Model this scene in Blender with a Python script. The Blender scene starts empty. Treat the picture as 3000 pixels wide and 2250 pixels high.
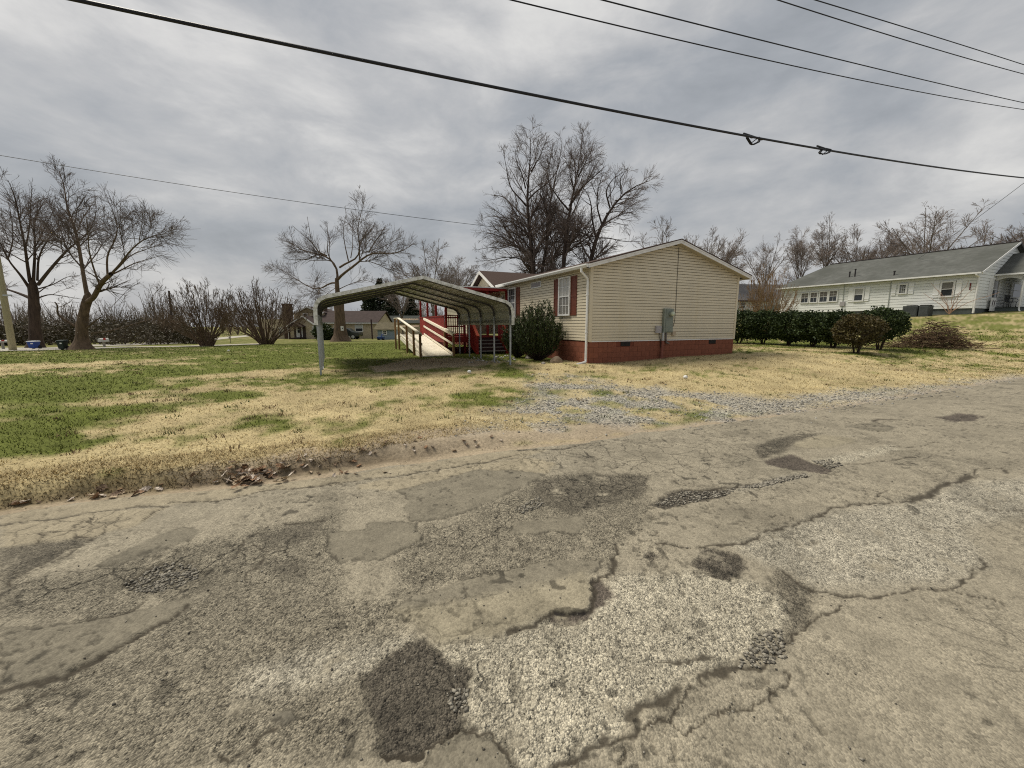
import bpy, math, random
import numpy as np
from mathutils import Vector, Matrix

# ------------------------------------------------------------------ camera
F_PX, CAM_H, PITCH = 1150.0, 1.6, math.atan(173.0 / 1150.0)
scene = bpy.context.scene
cam_data = bpy.data.cameras.new('camera')
cam_data.sensor_width = 36.0
cam_data.lens = 36.0 * F_PX / 3000.0
cam_data.clip_start = 0.05
cam_data.clip_end = 3000.0
cam = bpy.data.objects.new('camera', cam_data)
scene.collection.objects.link(cam)
cam.location = (0, 0, CAM_H)
cam.rotation_euler = (math.pi / 2 - PITCH, 0, 0)
scene.camera = cam

# ------------------------------------------------------------------ sky (overcast)
SUN_EL, SUN_AZ = math.radians(58), math.radians(-62)     # azimuth from +Y, clockwise positive
world = bpy.data.worlds.new('World')
scene.world = world
world.use_nodes = True
nt = world.node_tree
N, L = nt.nodes, nt.links
for n in list(N):
    N.remove(n)
out = N.new('ShaderNodeOutputWorld')
bg = N.new('ShaderNodeBackground')
sky = N.new('ShaderNodeTexSky')
sky.sky_type = 'NISHITA'
sky.sun_disc = False
sky.sun_elevation = SUN_EL
sky.sun_rotation = SUN_AZ
sky.air_density = 1.5
sky.dust_density = 4.0
skm = N.new('ShaderNodeVectorMath'); skm.operation = 'SCALE'; skm.inputs['Scale'].default_value = 0.07
L.new(sky.outputs[0], skm.inputs[0])
tc = N.new('ShaderNodeTexCoord')
sep = N.new('ShaderNodeSeparateXYZ'); L.new(tc.outputs['Generated'], sep.inputs[0])
def wmath(op, a, b=None, clamp=False):
    m = N.new('ShaderNodeMath'); m.operation = op; m.use_clamp = clamp
    for i, v in enumerate((a, b)):
        if v is None: continue
        if isinstance(v, (int, float)): m.inputs[i].default_value = v
        else: L.new(v, m.inputs[i])
    return m.outputs[0]
zc = wmath('ADD', wmath('ABSOLUTE', sep.outputs[2]), 0.95)
px_ = wmath('DIVIDE', sep.outputs[0], zc)
py_ = wmath('DIVIDE', sep.outputs[1], zc)
cmb = N.new('ShaderNodeCombineXYZ'); L.new(px_, cmb.inputs[0]); L.new(py_, cmb.inputs[1]); L.new(wmath('MULTIPLY', sep.outputs[2], 1.6), cmb.inputs[2])
def wnoise(scale, detail, rough, dist=0.0, off=0.0, stretch=(1, 1, 1), rot=0.0):
    mp = N.new('ShaderNodeMapping'); mp.inputs['Location'].default_value = (off, off * 0.7, off * .3)
    mp.inputs['Scale'].default_value = stretch
    mp.inputs['Rotation'].default_value = (0, 0, rot)
    L.new(cmb.outputs[0], mp.inputs[0])
    t = N.new('ShaderNodeTexNoise'); t.noise_dimensions = '3D'
    t.inputs['Scale'].default_value = scale; t.inputs['Detail'].default_value = detail
    t.inputs['Roughness'].default_value = rough; t.inputs['Distortion'].default_value = dist
    L.new(mp.outputs[0], t.inputs['Vector'])
    return t.outputs[0]
def wramp(v, stops):
    r = N.new('ShaderNodeValToRGB'); e = r.color_ramp
    e.elements[0].position, e.elements[0].color = stops[0][0], (*stops[0][1], 1)
    e.elements[1].position, e.elements[1].color = stops[-1][0], (*stops[-1][1], 1)
    for p, c in stops[1:-1]:
        k = e.elements.new(p); k.color = (*c, 1)
    L.new(v, r.inputs[0]); return r.outputs[0]
n1 = wnoise(1.75, 3, 0.5, 0.2, 7.62)
n2 = wnoise(5.6, 8, 0.58, 0.25, 7.15)
nn = wmath('ADD', wmath('MULTIPLY', n1, 0.56), wmath('MULTIPLY', n2, 0.44))
cloud = wramp(nn, [(0.30, (0.20, 0.218, 0.24)), (0.45, (0.318, 0.334, 0.356)),
                   (0.53, (0.415, 0.42, 0.428)), (0.61, (0.56, 0.555, 0.545)), (0.72, (0.74, 0.73, 0.69))])
mixs = N.new('ShaderNodeMix'); mixs.data_type = 'RGBA'
mixs.inputs[0].default_value = 0.93
L.new(skm.outputs[0], mixs.inputs[6]); L.new(cloud, mixs.inputs[7])
L.new(mixs.outputs[2], bg.inputs[0])
bg.inputs[1].default_value = 0.53
L.new(bg.outputs[0], out.inputs[0])

# ------------------------------------------------------------------ sun behind the cloud deck: broad and weak
sun_d = bpy.data.lights.new('sun', 'SUN')
sun_d.energy = 1.5
sun_d.angle = math.radians(24)
sun_d.color = (1.0, 0.94, 0.82)
sun = bpy.data.objects.new('sun', sun_d)
scene.collection.objects.link(sun)
sdir = Vector((math.sin(SUN_AZ) * math.cos(SUN_EL), math.cos(SUN_AZ) * math.cos(SUN_EL), math.sin(SUN_EL)))
sun.rotation_euler = sdir.to_track_quat('Z', 'Y').to_euler()
sun.location = (0, 0, 30)

# ------------------------------------------------------------------ exposure
scene.view_settings.view_transform = 'Standard'
scene.view_settings.look = 'None'
scene.view_settings.exposure = 1.22
scene.view_settings.gamma = 1.0
scene.render.engine = 'CYCLES'
scene.cycles.use_denoising = False
scene.cycles.filter_width = 1.1
scene.cycles.use_adaptive_sampling = False
scene.cycles.max_bounces = 5
scene.cycles.diffuse_bounces = 3
scene.cycles.transparent_max_bounces = 8

# ------------------------------------------------------------------ survey helpers
TH = math.radians(24.5)                    # the road, the house and the carport share this bearing
CU, SU = math.cos(TH), math.sin(TH)
CP, SP = math.cos(PITCH), math.sin(PITCH)
def ray(px, py):
    a = (px - 1500.0) / F_PX; b = (1125.0 - py) / F_PX
    return np.array((a, CP + b * SP, -SP + b * CP))
def at(px, py, Y):                         # the point seen at a photo position, Y metres ahead
    r = ray(px, py); return Vector((r[0] / r[1] * Y, Y, CAM_H + r[2] / r[1] * Y))
def flat(px, py, z=0.0):                   # the point on a level plane
    r = ray(px, py); t = (z - CAM_H) / r[2]; return r[0] * t, r[1] * t
def sd(x, y): return x * CU + y * SU, -x * SU + y * CU      # along the road / away from the road
def xy(s, d): return s * CU - d * SU, s * SU + d * CU
def smooth(a, b, x):
    t = np.clip((np.asarray(x, float) - a) / (b - a), 0, 1); return t * t * (3 - 2 * t)

def _hash(ix, iy, seed):
    h = (ix.astype(np.int64) * 374761393 + iy.astype(np.int64) * 668265263 + seed * 974711) & 0x7fffffff
    h = ((h ^ (h >> 13)) * 1274126177) & 0x7fffffff
    h = ((h ^ (h >> 16)) * 69069 + 12345) & 0x7fffffff
    return ((h >> 7) & 0xffff) / 65535.0
def vnoise(x, y, seed=0):
    x = np.asarray(x, float); y = np.asarray(y, float)
    ix, iy = np.floor(x), np.floor(y); fx, fy = x - ix, y - iy
    fx = fx * fx * (3 - 2 * fx); fy = fy * fy * (3 - 2 * fy)
    ix = ix.astype(np.int64); iy = iy.astype(np.int64)
    a = _hash(ix, iy, seed); b = _hash(ix + 1, iy, seed); c = _hash(ix, iy + 1, seed); d = _hash(ix + 1, iy + 1, seed)
    return (a * (1 - fx) + b * fx) * (1 - fy) + (c * (1 - fx) + d * fx) * fy
def fbm(x, y, octv=4, seed=0, gain=0.5):
    v = 0; amp = 1; tot = 0
    for k in range(octv):
        v = v + amp * vnoise(x * 2 ** k + 17.3 * k, y * 2 ** k - 9.1 * k, seed + k * 7); tot += amp; amp *= gain
    return v / tot
def voro(x, y, seed=0):                    # distance to nearest cell border (approx), cell id
    ix, iy = np.floor(x).astype(np.int64), np.floor(y).astype(np.int64)
    f1 = np.full(x.shape, 9.0); f2 = np.full(x.shape, 9.0); cid = np.zeros(x.shape)
    for dx in (-1, 0, 1):
        for dy in (-1, 0, 1):
            cx, cy = ix + dx, iy + dy
            jx = cx + 0.12 + 0.76 * _hash(cx, cy, seed); jy = cy + 0.12 + 0.76 * _hash(cx, cy, seed + 5)
            dd = np.hypot(jx - x, jy - y); idv = _hash(cx, cy, seed + 11)
            closer = dd < f1
            f2 = np.where(closer, f1, np.minimum(f2, dd)); cid = np.where(closer, idv, cid); f1 = np.where(closer, dd, f1)
    return f2 - f1, cid

# ------------------------------------------------------------------ mesh helpers
def link(o): scene.collection.objects.link(o); return o
def mesh_from(name, V, Fc, mats, smooth_shade=False, attrs=None):
    me = bpy.data.meshes.new(name)
    V = np.asarray(V, np.float32)
    if isinstance(Fc, np.ndarray):
        nf, k = Fc.shape
        me.vertices.add(len(V)); me.vertices.foreach_set('co', V.ravel())
        me.loops.add(nf * k); me.loops.foreach_set('vertex_index', Fc.astype(np.int32).ravel())
        me.polygons.add(nf); me.polygons.foreach_set('loop_start', np.arange(0, nf * k, k, dtype=np.int32))
        me.polygons.foreach_set('loop_total', np.full(nf, k, np.int32))
        me.update(calc_edges=True)
    else:
        me.from_pydata([tuple(map(float, v)) for v in V], [], Fc)
    for m in (mats if isinstance(mats, (list, tuple)) else [mats]): me.materials.append(m)
    if smooth_shade: me.polygons.foreach_set('use_smooth', np.ones(len(me.polygons), bool))
    for k, v in (attrs or {}).items():
        v = np.asarray(v, np.float32)
        if v.ndim == 2:
            c = np.ones((len(v), 4), np.float32); c[:, :3] = v
            me.attributes.new(k, 'FLOAT_COLOR', 'POINT').data.foreach_set('color', c.ravel())
        else:
            me.attributes.new(k, 'FLOAT', 'POINT').data.foreach_set('value', v)
    return me
def tag(o, label=None, cat=None, group=None, kind=None):
    for k, v in (('label', label), ('category', cat), ('group', group), ('kind', kind)):
        if v: o[k] = v
    return o
def empty(name, loc=(0, 0, 0), rz=0.0, **kw):
    o = link(bpy.data.objects.new(name, None)); o.location = loc; o.rotation_euler = (0, 0, rz)
    o.empty_display_size = 0.2
    return tag(o, **kw)
class MB:
    """collects faces, builds one mesh object"""
    def __init__(s): s.v, s.f = [], []
    def add(s, vs, fs):
        n = len(s.v); s.v += [tuple(v) for v in vs]; s.f += [tuple(i + n for i in f) for f in fs]; return s
    def box(s, x0, x1, y0, y1, z0, z1):
        return s.add([(x0, y0, z0), (x1, y0, z0), (x1, y1, z0), (x0, y1, z0), (x0, y0, z1), (x1, y0, z1), (x1, y1, z1), (x0, y1, z1)],
                     [(0, 3, 2, 1), (4, 5, 6, 7), (0, 1, 5, 4), (1, 2, 6, 5), (2, 3, 7, 6), (3, 0, 4, 7)])
    def hexa(s, a, b):                      # two quads, a below/behind, b matching
        return s.add(list(a) + list(b), [(0, 3, 2, 1), (4, 5, 6, 7), (0, 1, 5, 4), (1, 2, 6, 5), (2, 3, 7, 6), (3, 0, 4, 7)])
    def beam(s, p, q, w, h, up=(0, 0, 1)):
        p, q = Vector(p), Vector(q); t = (q - p).normalized(); up = Vector(up)
        a = t.cross(up)
        if a.length < 1e-4: a = t.cross(Vector((1, 0, 0)))
        a.normalize(); b = a.cross(t).normalized()
        a *= w / 2; b *= h / 2
        return s.hexa([p - a - b, p + a - b, p + a + b, p - a + b], [q - a - b, q + a - b, q + a + b, q - a + b])
    def prism(s, pts, vec):                 # a planar outline pushed along vec
        n = len(pts); vec = Vector(vec)
        vs = [Vector(p) for p in pts] + [Vector(p) + vec for p in pts]
        fs = [tuple(reversed(range(n))), tuple(range(n, 2 * n))] + [(i, (i + 1) % n, n + (i + 1) % n, n + i) for i in range(n)]
        return s.add(vs, fs)
    def tube(s, pts, r, k=8, caps=True):
        pts = [Vector(p) for p in pts]; rr = r if isinstance(r, (list, tuple)) else [r] * len(pts)
        base = len(s.v); ref = Vector((0, 0, 1)); prev = None
        for i, p in enumerate(pts):
            t = (pts[min(i + 1, len(pts) - 1)] - pts[max(i - 1, 0)]).normalized()
            if prev is None:
                a = t.cross(ref if abs(t.z) < 0.95 else Vector((1, 0, 0))).normalized()
            else:
                a = (prev - t * prev.dot(t)).normalized()
            prev = a; b = t.cross(a)
            for j in range(k):
                g = 2 * math.pi * j / k
                s.v.append(tuple(p + (a * math.cos(g) + b * math.sin(g)) * rr[i]))
        for i in range(len(pts) - 1):
            for j in range(k):
                s.f.append((base + i * k + j, base + i * k + (j + 1) % k, base + (i + 1) * k + (j + 1) % k, base + (i + 1) * k + j))
        if caps:
            s.f.append(tuple(base + j for j in reversed(range(k))))
            s.f.append(tuple(base + (len(pts) - 1) * k + j for j in range(k)))
        return s
    def lathe(s, c, prof, k=16, axis='Z'):
        base = len(s.v); c = Vector(c)
        for r, z in prof:
            for j in range(k):
                g = 2 * math.pi * j / k
                q = Vector((r * math.cos(g), r * math.sin(g), z))
                if axis == 'Y': q = Vector((q.x, q.z, q.y))
                if axis == 'X': q = Vector((q.z, q.x, q.y))
                s.v.append(tuple(c + q))
        for i in range(len(prof) - 1):
            for j in range(k):
                s.f.append((base + i * k + j, base + i * k + (j + 1) % k, base + (i + 1) * k + (j + 1) % k, base + (i + 1) * k + j))
        s.f.append(tuple(base + j for j in reversed(range(k)))); s.f.append(tuple(base + (len(prof) - 1) * k + j for j in range(k)))
        return s
    def mesh(s, name, m, sm=False): return mesh_from(name, s.v, s.f, m, sm)
    def build(s, name, m, parent=None, sm=False, loc=None, bevel=0, **kw):
        o = link(bpy.data.objects.new(name, s.mesh(name, m, sm)))
        if parent: o.parent = parent
        if loc: o.location = loc
        if bevel:
            b = o.modifiers.new('bevel', 'BEVEL'); b.width = bevel; b.segments = 2; b.limit_method = 'ANGLE'
        return tag(o, **kw)
def inst(name, me, parent=None, loc=(0, 0, 0), rot=(0, 0, 0), sc=(1, 1, 1), **kw):
    o = link(bpy.data.objects.new(name, me)); o.parent = parent; o.location = loc; o.rotation_euler = rot; o.scale = sc
    return tag(o, **kw)
def copy_tree(o, parent=None):
    c = o.copy(); link(c); c.parent = parent
    for ch in list(o.children): copy_tree(ch, c)
    return c

# ------------------------------------------------------------------ materials
MATS = {}
def mat(name, col, rough=0.8, var=0.12, vscale=6.0, bump=0.0, bscale=40.0, metal=0.0, spec=0.3, col2=None, stretch=(1, 1, 1), dirt=None, dscale=1.5, dth=(0.5, 0.7), objrand=0.0, detail=5):
    if name in MATS: return MATS[name]
    m = bpy.data.materials.new(name); m.use_nodes = True
    nt = m.node_tree; N = nt.nodes; L = nt.links
    b = N['Principled BSDF']
    b.inputs['Roughness'].default_value = rough; b.inputs['Metallic'].default_value = metal
    b.inputs['Specular IOR Level'].default_value = spec
    tc = N.new('ShaderNodeTexCoord'); mp = N.new('ShaderNodeMapping'); mp.inputs['Scale'].default_value = stretch
    L.new(tc.outputs['Object'], mp.inputs[0])
    t = N.new('ShaderNodeTexNoise'); t.inputs['Scale'].default_value = vscale; t.inputs['Detail'].default_value = detail; t.inputs['Roughness'].default_value = 0.62
    L.new(mp.outputs[0], t.inputs['Vector'])
    r = N.new('ShaderNodeValToRGB')
    c2 = col2 or tuple(c * (1 + var) for c in col)
    c1 = tuple(c * (1 - var) for c in col)
    r.color_ramp.elements[0].position = 0.32; r.color_ramp.elements[0].color = (*c1, 1)
    r.color_ramp.elements[1].position = 0.68; r.color_ramp.elements[1].color = (*c2, 1)
    L.new(t.outputs[0], r.inputs[0]); cur = r.outputs[0]
    if dirt:
        t2 = N.new('ShaderNodeTexNoise'); t2.inputs['Scale'].default_value = dscale; t2.inputs['Detail'].default_value = 8; t2.inputs['Roughness'].default_value = 0.7
        L.new(mp.outputs[0], t2.inputs['Vector'])
        mr = N.new('ShaderNodeMapRange'); mr.inputs[1].default_value, mr.inputs[2].default_value = dth
        L.new(t2.outputs[0], mr.inputs[0])
        mx = N.new('ShaderNodeMix'); mx.data_type = 'RGBA'; L.new(mr.outputs[0], mx.inputs[0]); L.new(cur, mx.inputs[6]); mx.inputs[7].default_value = (*dirt, 1)
        cur = mx.outputs[2]
    if objrand:
        oi = N.new('ShaderNodeObjectInfo'); mr = N.new('ShaderNodeMapRange'); mr.inputs[3].default_value, mr.inputs[4].default_value = 1 - objrand, 1 + objrand
        L.new(oi.outputs['Random'], mr.inputs[0])
        sc = N.new('ShaderNodeVectorMath'); sc.operation = 'SCALE'; L.new(cur, sc.inputs[0]); L.new(mr.outputs[0], sc.inputs['Scale']); cur = sc.outputs[0]
    L.new(cur, b.inputs['Base Color'])
    if bump:
        t3 = N.new('ShaderNodeTexNoise'); t3.inputs['Scale'].default_value = bscale; t3.inputs['Detail'].default_value = 4
        L.new(mp.outputs[0], t3.inputs['Vector'])
        bp = N.new('ShaderNodeBump'); bp.inputs['Strength'].default_value = bump; bp.inputs['Distance'].default_value = 0.02
        L.new(t3.outputs[0], bp.inputs['Height']); L.new(bp.outputs[0], b.inputs['Normal'])
    MATS[name] = m; return m
def attr_mat(name, attr='col', rough=0.9, fine=None, bump=0.0, bscale=60.0, spec=0.2, trans=0.0):
    m = bpy.data.materials.new(name); m.use_nodes = True
    nt = m.node_tree; N = nt.nodes; L = nt.links; b = N['Principled BSDF']
    b.inputs['Roughness'].default_value = rough; b.inputs['Specular IOR Level'].default_value = spec
    a = N.new('ShaderNodeAttribute'); a.attribute_name = attr
    L.new(a.outputs['Color'], b.inputs['Base Color'])
    MATS[name] = m; return m
# ------------------------------------------------------------------ terrain
_Ss = [-200, -40, 0, 8, 15.75, 22, 26, 32, 38, 45, 55, 80, 200]
_Sz = [0.05, 0.15, 0.2, 0.22, 0.42, 0.48, 0.56, 0.86, 1.5, 2.42, 3.1, 4.2, 6.0]
_ss = np.linspace(-200, 200, 801)
_zz = np.convolve(np.pad(np.interp(_ss, _Ss, _Sz), 6, mode='edge'), np.ones(13) / 13, 'valid')
_edge_px = [(-400, 1560), (-150, 1530), (0, 1510), (140, 1485), (325, 1463), (524, 1443), (705, 1425), (900, 1406), (1171, 1366), (1488, 1318), (1713, 1298),
            (1898, 1267), (2042, 1252), (2253, 1222), (2384, 1204), (2678, 1159), (3000, 1107)]
_es = [sd(*flat(*p)) for p in _edge_px]
ES = np.array([e[0] for e in _es]); ED = np.array([e[1] for e in _es])
def edge_d(s):
    s = np.asarray(s, float)
    return np.interp(s, ES, ED) + (fbm(s * 2.2, s * 0 + 3.3, 4, 41) - 0.5) * 0.16
def terrain(x, y):
    x = np.asarray(x, float); y = np.asarray(y, float)
    s, d = sd(x, y); e = edge_d(s)
    zs = np.interp(s, _ss, _zz)
    w = 1 - smooth(15, 30, s)
    zs = zs - w * (0.75 * smooth(22, 66, d) + 0.5 * smooth(66, 140, d))
    zs = zs - 0.06 * np.exp(-((s + 0.2) ** 2) / 6 - ((d - 14.5) ** 2) / 6)
    bank_w = smooth(4.0, 0.5, s)                          # the raised grass verge left of the drive
    t = bank_w * smooth(0.14, 0.42, d - e + (fbm(s * 3, d * 0, 3, 45) - .5) * .16) * 0.15 + (1 - bank_w) * 0.02 * smooth(0.0, 0.6, d - e)
    t2 = smooth(0.3, 6.5, d - e)
    road_z = np.interp(s, [0, 22, 50, 200], [0, 0, 1.7, 5.2])
    z = road_z * (1 - t2) + zs * t2 + t * (1 - t2)
    z = z + (fbm(x * 0.5, y * 0.5, 3, 5) - 0.5) * 0.10 * smooth(0.2, 3, d - e) * (1 - smooth(40, 60, np.hypot(x, y)))
    return np.where(d < e, road_z, z)
_ts = np.geomspace(1.0, 250.0, 1400)
def ground_at(px, py):
    r = ray(px, py); P = r[None] * _ts[:, None]; hgt = P[:, 2] + CAM_H - terrain(P[:, 0], P[:, 1])
    i = int(np.argmax(hgt < 0)); i = max(i, 1); f = hgt[i - 1] / (hgt[i - 1] - hgt[i]); p = P[i - 1] + (P[i] - P[i - 1]) * f
    return Vector((p[0], p[1], float(terrain(p[0], p[1]))))
def gz(x, y): return float(terrain(x, y))

# ------------------------------------------------------------------ masks traced on the ground
VW = {'f': (0, 0, 1.0), 'o': (0, 0, 2212 / 3000.0), 'a': (900, 1300, 2.212), 'b': (0, 1350, 2.212), 'c': (2000, 1100, 2.212),
      'd': (0, 1550, 1.4747), 'e': (1500, 1550, 1.4747), 'g': (1500, 1050, 2.765), 'h': (0, 950, 1.4747)}
def trace(v, pts):
    ox, oy, k = VW[v]; return np.array([flat(ox + p[0] / k, oy + p[1] / k) for p in pts])
def seg_dist(x, y, P, closed=False):
    best = np.full(x.shape, 1e9); n = len(P)
    for i in range(n if closed else n - 1):
        a, b = P[i], P[(i + 1) % n]; ab = b - a; l2 = max(ab @ ab, 1e-9)
        t = np.clip(((x - a[0]) * ab[0] + (y - a[1]) * ab[1]) / l2, 0, 1)
        best = np.minimum(best, np.hypot(x - a[0] - t * ab[0], y - a[1] - t * ab[1]))
    return best
def sdf(x, y, P):                          # negative inside
    dist = seg_dist(x, y, P, True); ins = np.zeros(x.shape, bool); n = len(P)
    for i in range(n):
        a, b = P[i], P[(i + 1) % n]
        if a[1] == b[1]: continue
        c = ((a[1] > y) != (b[1] > y)) & (x < (b[0] - a[0]) * (y - a[1]) / (b[1] - a[1]) + a[0])
        ins ^= c
    return np.where(ins, -dist, dist)
def near(P, x, y, m):
    return (x > P[:, 0].min() - m) & (x < P[:, 0].max() + m) & (y > P[:, 1].min() - m) & (y < P[:, 1].max() + m)

# kind: colour, aggregate 0..1, height (m), edge crack strength, edge softness
SURF = {'smooth': ((.20, .186, .152), .10, .004, .8, .018), 'smooth2': ((.285, .262, .205), .14, .005, .5, .06), 'grey': ((.165, .155, .13), .12, .004, .5, .02),
        'pale': ((.46, .435, .365), 1.0, -.002, .35, .06), 'pale2': ((.41, .39, .335), .9, -.003, .2, .10), 'coarse': ((.25, .232, .19), 1.0, -.006, .2, .08),
        'dark': ((.112, .102, .086), 1.0, -.008, .5, .025), 'dark2': ((.115, .10, .088), .6, -.008, .3, .022), 'dim': ((.155, .143, .118), .9, -.006, .15, .045),
        'stones': ((.20, .185, .15), .6, -.020, .5, .04), 'edge': ((.305, .275, .212), .12, .002, 0, .03)}
PATCHES = [
 ('edge', 'b', [(0, 340), (720, 250), (1560, 165), (2212, 100), (2212, 150), (1700, 200), (1400, 265), (1000, 290), (560, 345), (0, 420)]),
 ('edge', 'b', [(0, 420), (560, 345), (1090, 295), (860, 430), (640, 480), (560, 520), (240, 540), (0, 560)]),
 ('edge', 'a', [(0, 235), (600, 150), (1300, 45), (1560, 40), (1440, 80), (1150, 125), (700, 195), (0, 280)]),
 ('edge', 'a', [(320, 270), (700, 200), (1150, 130), (1400, 90), (1600, 120), (1560, 195), (1080, 175), (850, 240), (580, 300), (330, 295)]),
 ('coarse', 'b', [(620, 700), (1500, 480), (2212, 330), (2212, 1106), (900, 1106), (0, 1000), (0, 820)]),
 ('coarse', 'd', [(0, 700), (500, 520), (900, 330), (1700, 300), (1800, 480), (1560, 640), (1620, 950), (1200, 1032), (0, 1032)]),
 ('pale2', 'd', [(1050, 620), (1300, 530), (1640, 480), (1760, 490), (1560, 620), (1300, 690), (1060, 700)]),
 ('coarse', 'a', [(620, 560), (1000, 480), (1560, 200), (2212, 200), (2212, 480), (1960, 700), (1900, 830), (1000, 900), (560, 980)]),
 ('dim', 'a', [(1480, 240), (1800, 190), (2212, 200), (2212, 300), (1980, 380), (1700, 450), (1540, 390), (1450, 330)]),
 ('dim', 'b', [(1690, 480), (1900, 400), (2120, 390), (2080, 450), (1980, 520), (1760, 560)]),
 ('dim', 'b', [(0, 570), (240, 540), (500, 490), (560, 520), (380, 600), (230, 690), (60, 790), (0, 800)]),
 ('dim', 'b', [(1730, 620), (1970, 640), (1960, 740), (1790, 750)]),
 ('smooth', 'b', [(620, 680), (860, 560), (1180, 430), (1330, 440), (1240, 520), (1000, 600), (800, 660)]),
 ('stones', 'b', [(810, 790), (960, 700), (1060, 650), (1260, 660), (1300, 740), (1150, 800), (950, 860), (830, 830)]),
 ('smooth', 'a', [(580, 300), (850, 240), (1080, 175), (1400, 175), (1560, 205), (1460, 245), (1300, 320), (1180, 385), (960, 470), (770, 510), (690, 490), (610, 440), (660, 370), (640, 340)]),
 ('smooth', 'a', [(150, 580), (360, 550), (400, 520), (620, 490), (720, 510), (700, 570), (740, 620), (690, 650), (500, 755), (380, 760), (200, 750), (140, 680)]),
 ('smooth', 'a', [(1330, 510), (1800, 460), (1810, 500), (1760, 590), (1600, 570), (1330, 590)]),
 ('smooth', 'o', [(845, 1310), (900, 1285), (1050, 1240), (1180, 1210), (1300, 1203), (1290, 1240), (1180, 1275), (960, 1315), (860, 1325)]),
 ('smooth2', 'o', [(850, 1318), (960, 1308), (1120, 1275), (1262, 1240), (1285, 1270), (1275, 1315), (1200, 1345), (1110, 1385), (1060, 1397), (940, 1385), (890, 1350)]),
 ('smooth', 'd', [(0, 440), (150, 425), (500, 370), (820, 300), (830, 320), (620, 450), (500, 510), (340, 590), (280, 640), (140, 660), (0, 650)]),
 ('grey', 'd', [(1165, 830), (1200, 790), (1280, 785), (1270, 830), (1210, 870)]),
 ('pale', 'e', [(0, 470), (150, 400), (280, 420), (350, 340), (440, 210), (560, 200), (780, 180), (1000, 220), (1150, 250), (1200, 350), (1190, 420), (1050, 500), (900, 600), (700, 690), (500, 800), (400, 950), (200, 1020), (0, 1060)]),
 ('pale', 'd', [(1900, 520), (2230, 480), (2230, 1040), (2212, 1000), (2030, 860), (2020, 640)]),
 ('dark2', 'e', [(160, 375), (330, 350), (350, 230), (390, 230), (440, 280), (360, 350), (300, 400), (190, 430)]),
 ('dark', 'd', [(1560, 640), (1700, 540), (1810, 490), (1900, 520), (2020, 620), (2020, 760), (1980, 880), (1780, 990), (1640, 960), (1600, 740)]),
 ('smooth', 'd', [(1850, 1000), (1880, 950), (2000, 870), (2100, 890), (2212, 1000), (2260, 1090), (1760, 1090)]),
 ('pale2', 'c', [(340, 1100), (700, 980), (960, 890), (1340, 830), (1500, 810), (1800, 700), (2300, 660), (2300, 880), (1850, 1000), (1940, 1200), (1700, 1327), (800, 1360), (650, 1250), (400, 1150)]),
 ('dark', 'c', [(130, 1120), (350, 1150), (440, 1260), (330, 1310), (200, 1300), (60, 1220)]),
 ('dark2', 'c', [(520, 550), (700, 510), (800, 550), (960, 610), (930, 640), (700, 610), (560, 580)]),
 ('dark', 'c', [(-230, 830), (-100, 770), (0, 740), (250, 740), (370, 720), (300, 770), (0, 840), (-120, 860)]),
 ('pale2', 'c', [(370, 725), (500, 700), (640, 660), (800, 640), (810, 655), (640, 690), (500, 725), (375, 745)]),
 ('dark2', 'c', [(1650, 270), (1800, 245), (1950, 265), (1900, 295), (1750, 295)]),
 ('smooth2', 'c', [(720, 420), (900, 385), (1100, 410), (1130, 440), (900, 470), (740, 470)]),
 ('pale', 'c', [(840, 560), (950, 530), (1350, 450), (1400, 480), (1000, 580)]),
 ('dim', 'c', [(480, 450), (700, 380), (900, 370), (740, 430), (640, 500), (500, 540)]),
 ('smooth', 'c', [(1040, 330), (1240, 305), (1380, 340), (1330, 365), (1150, 350)]),
 ('dark', 'e', [(575, 120), (600, 102), (645, 108), (650, 130), (610, 138)]),
 ('dim', 'e', [(1150, 190), (1220, 210), (1290, 260), (1290, 400), (1200, 500), (1160, 580), (1130, 560), (1200, 420), (1190, 320), (1120, 250)]),
]
THIN, MID, WIDE = .007, .010, .015
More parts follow.
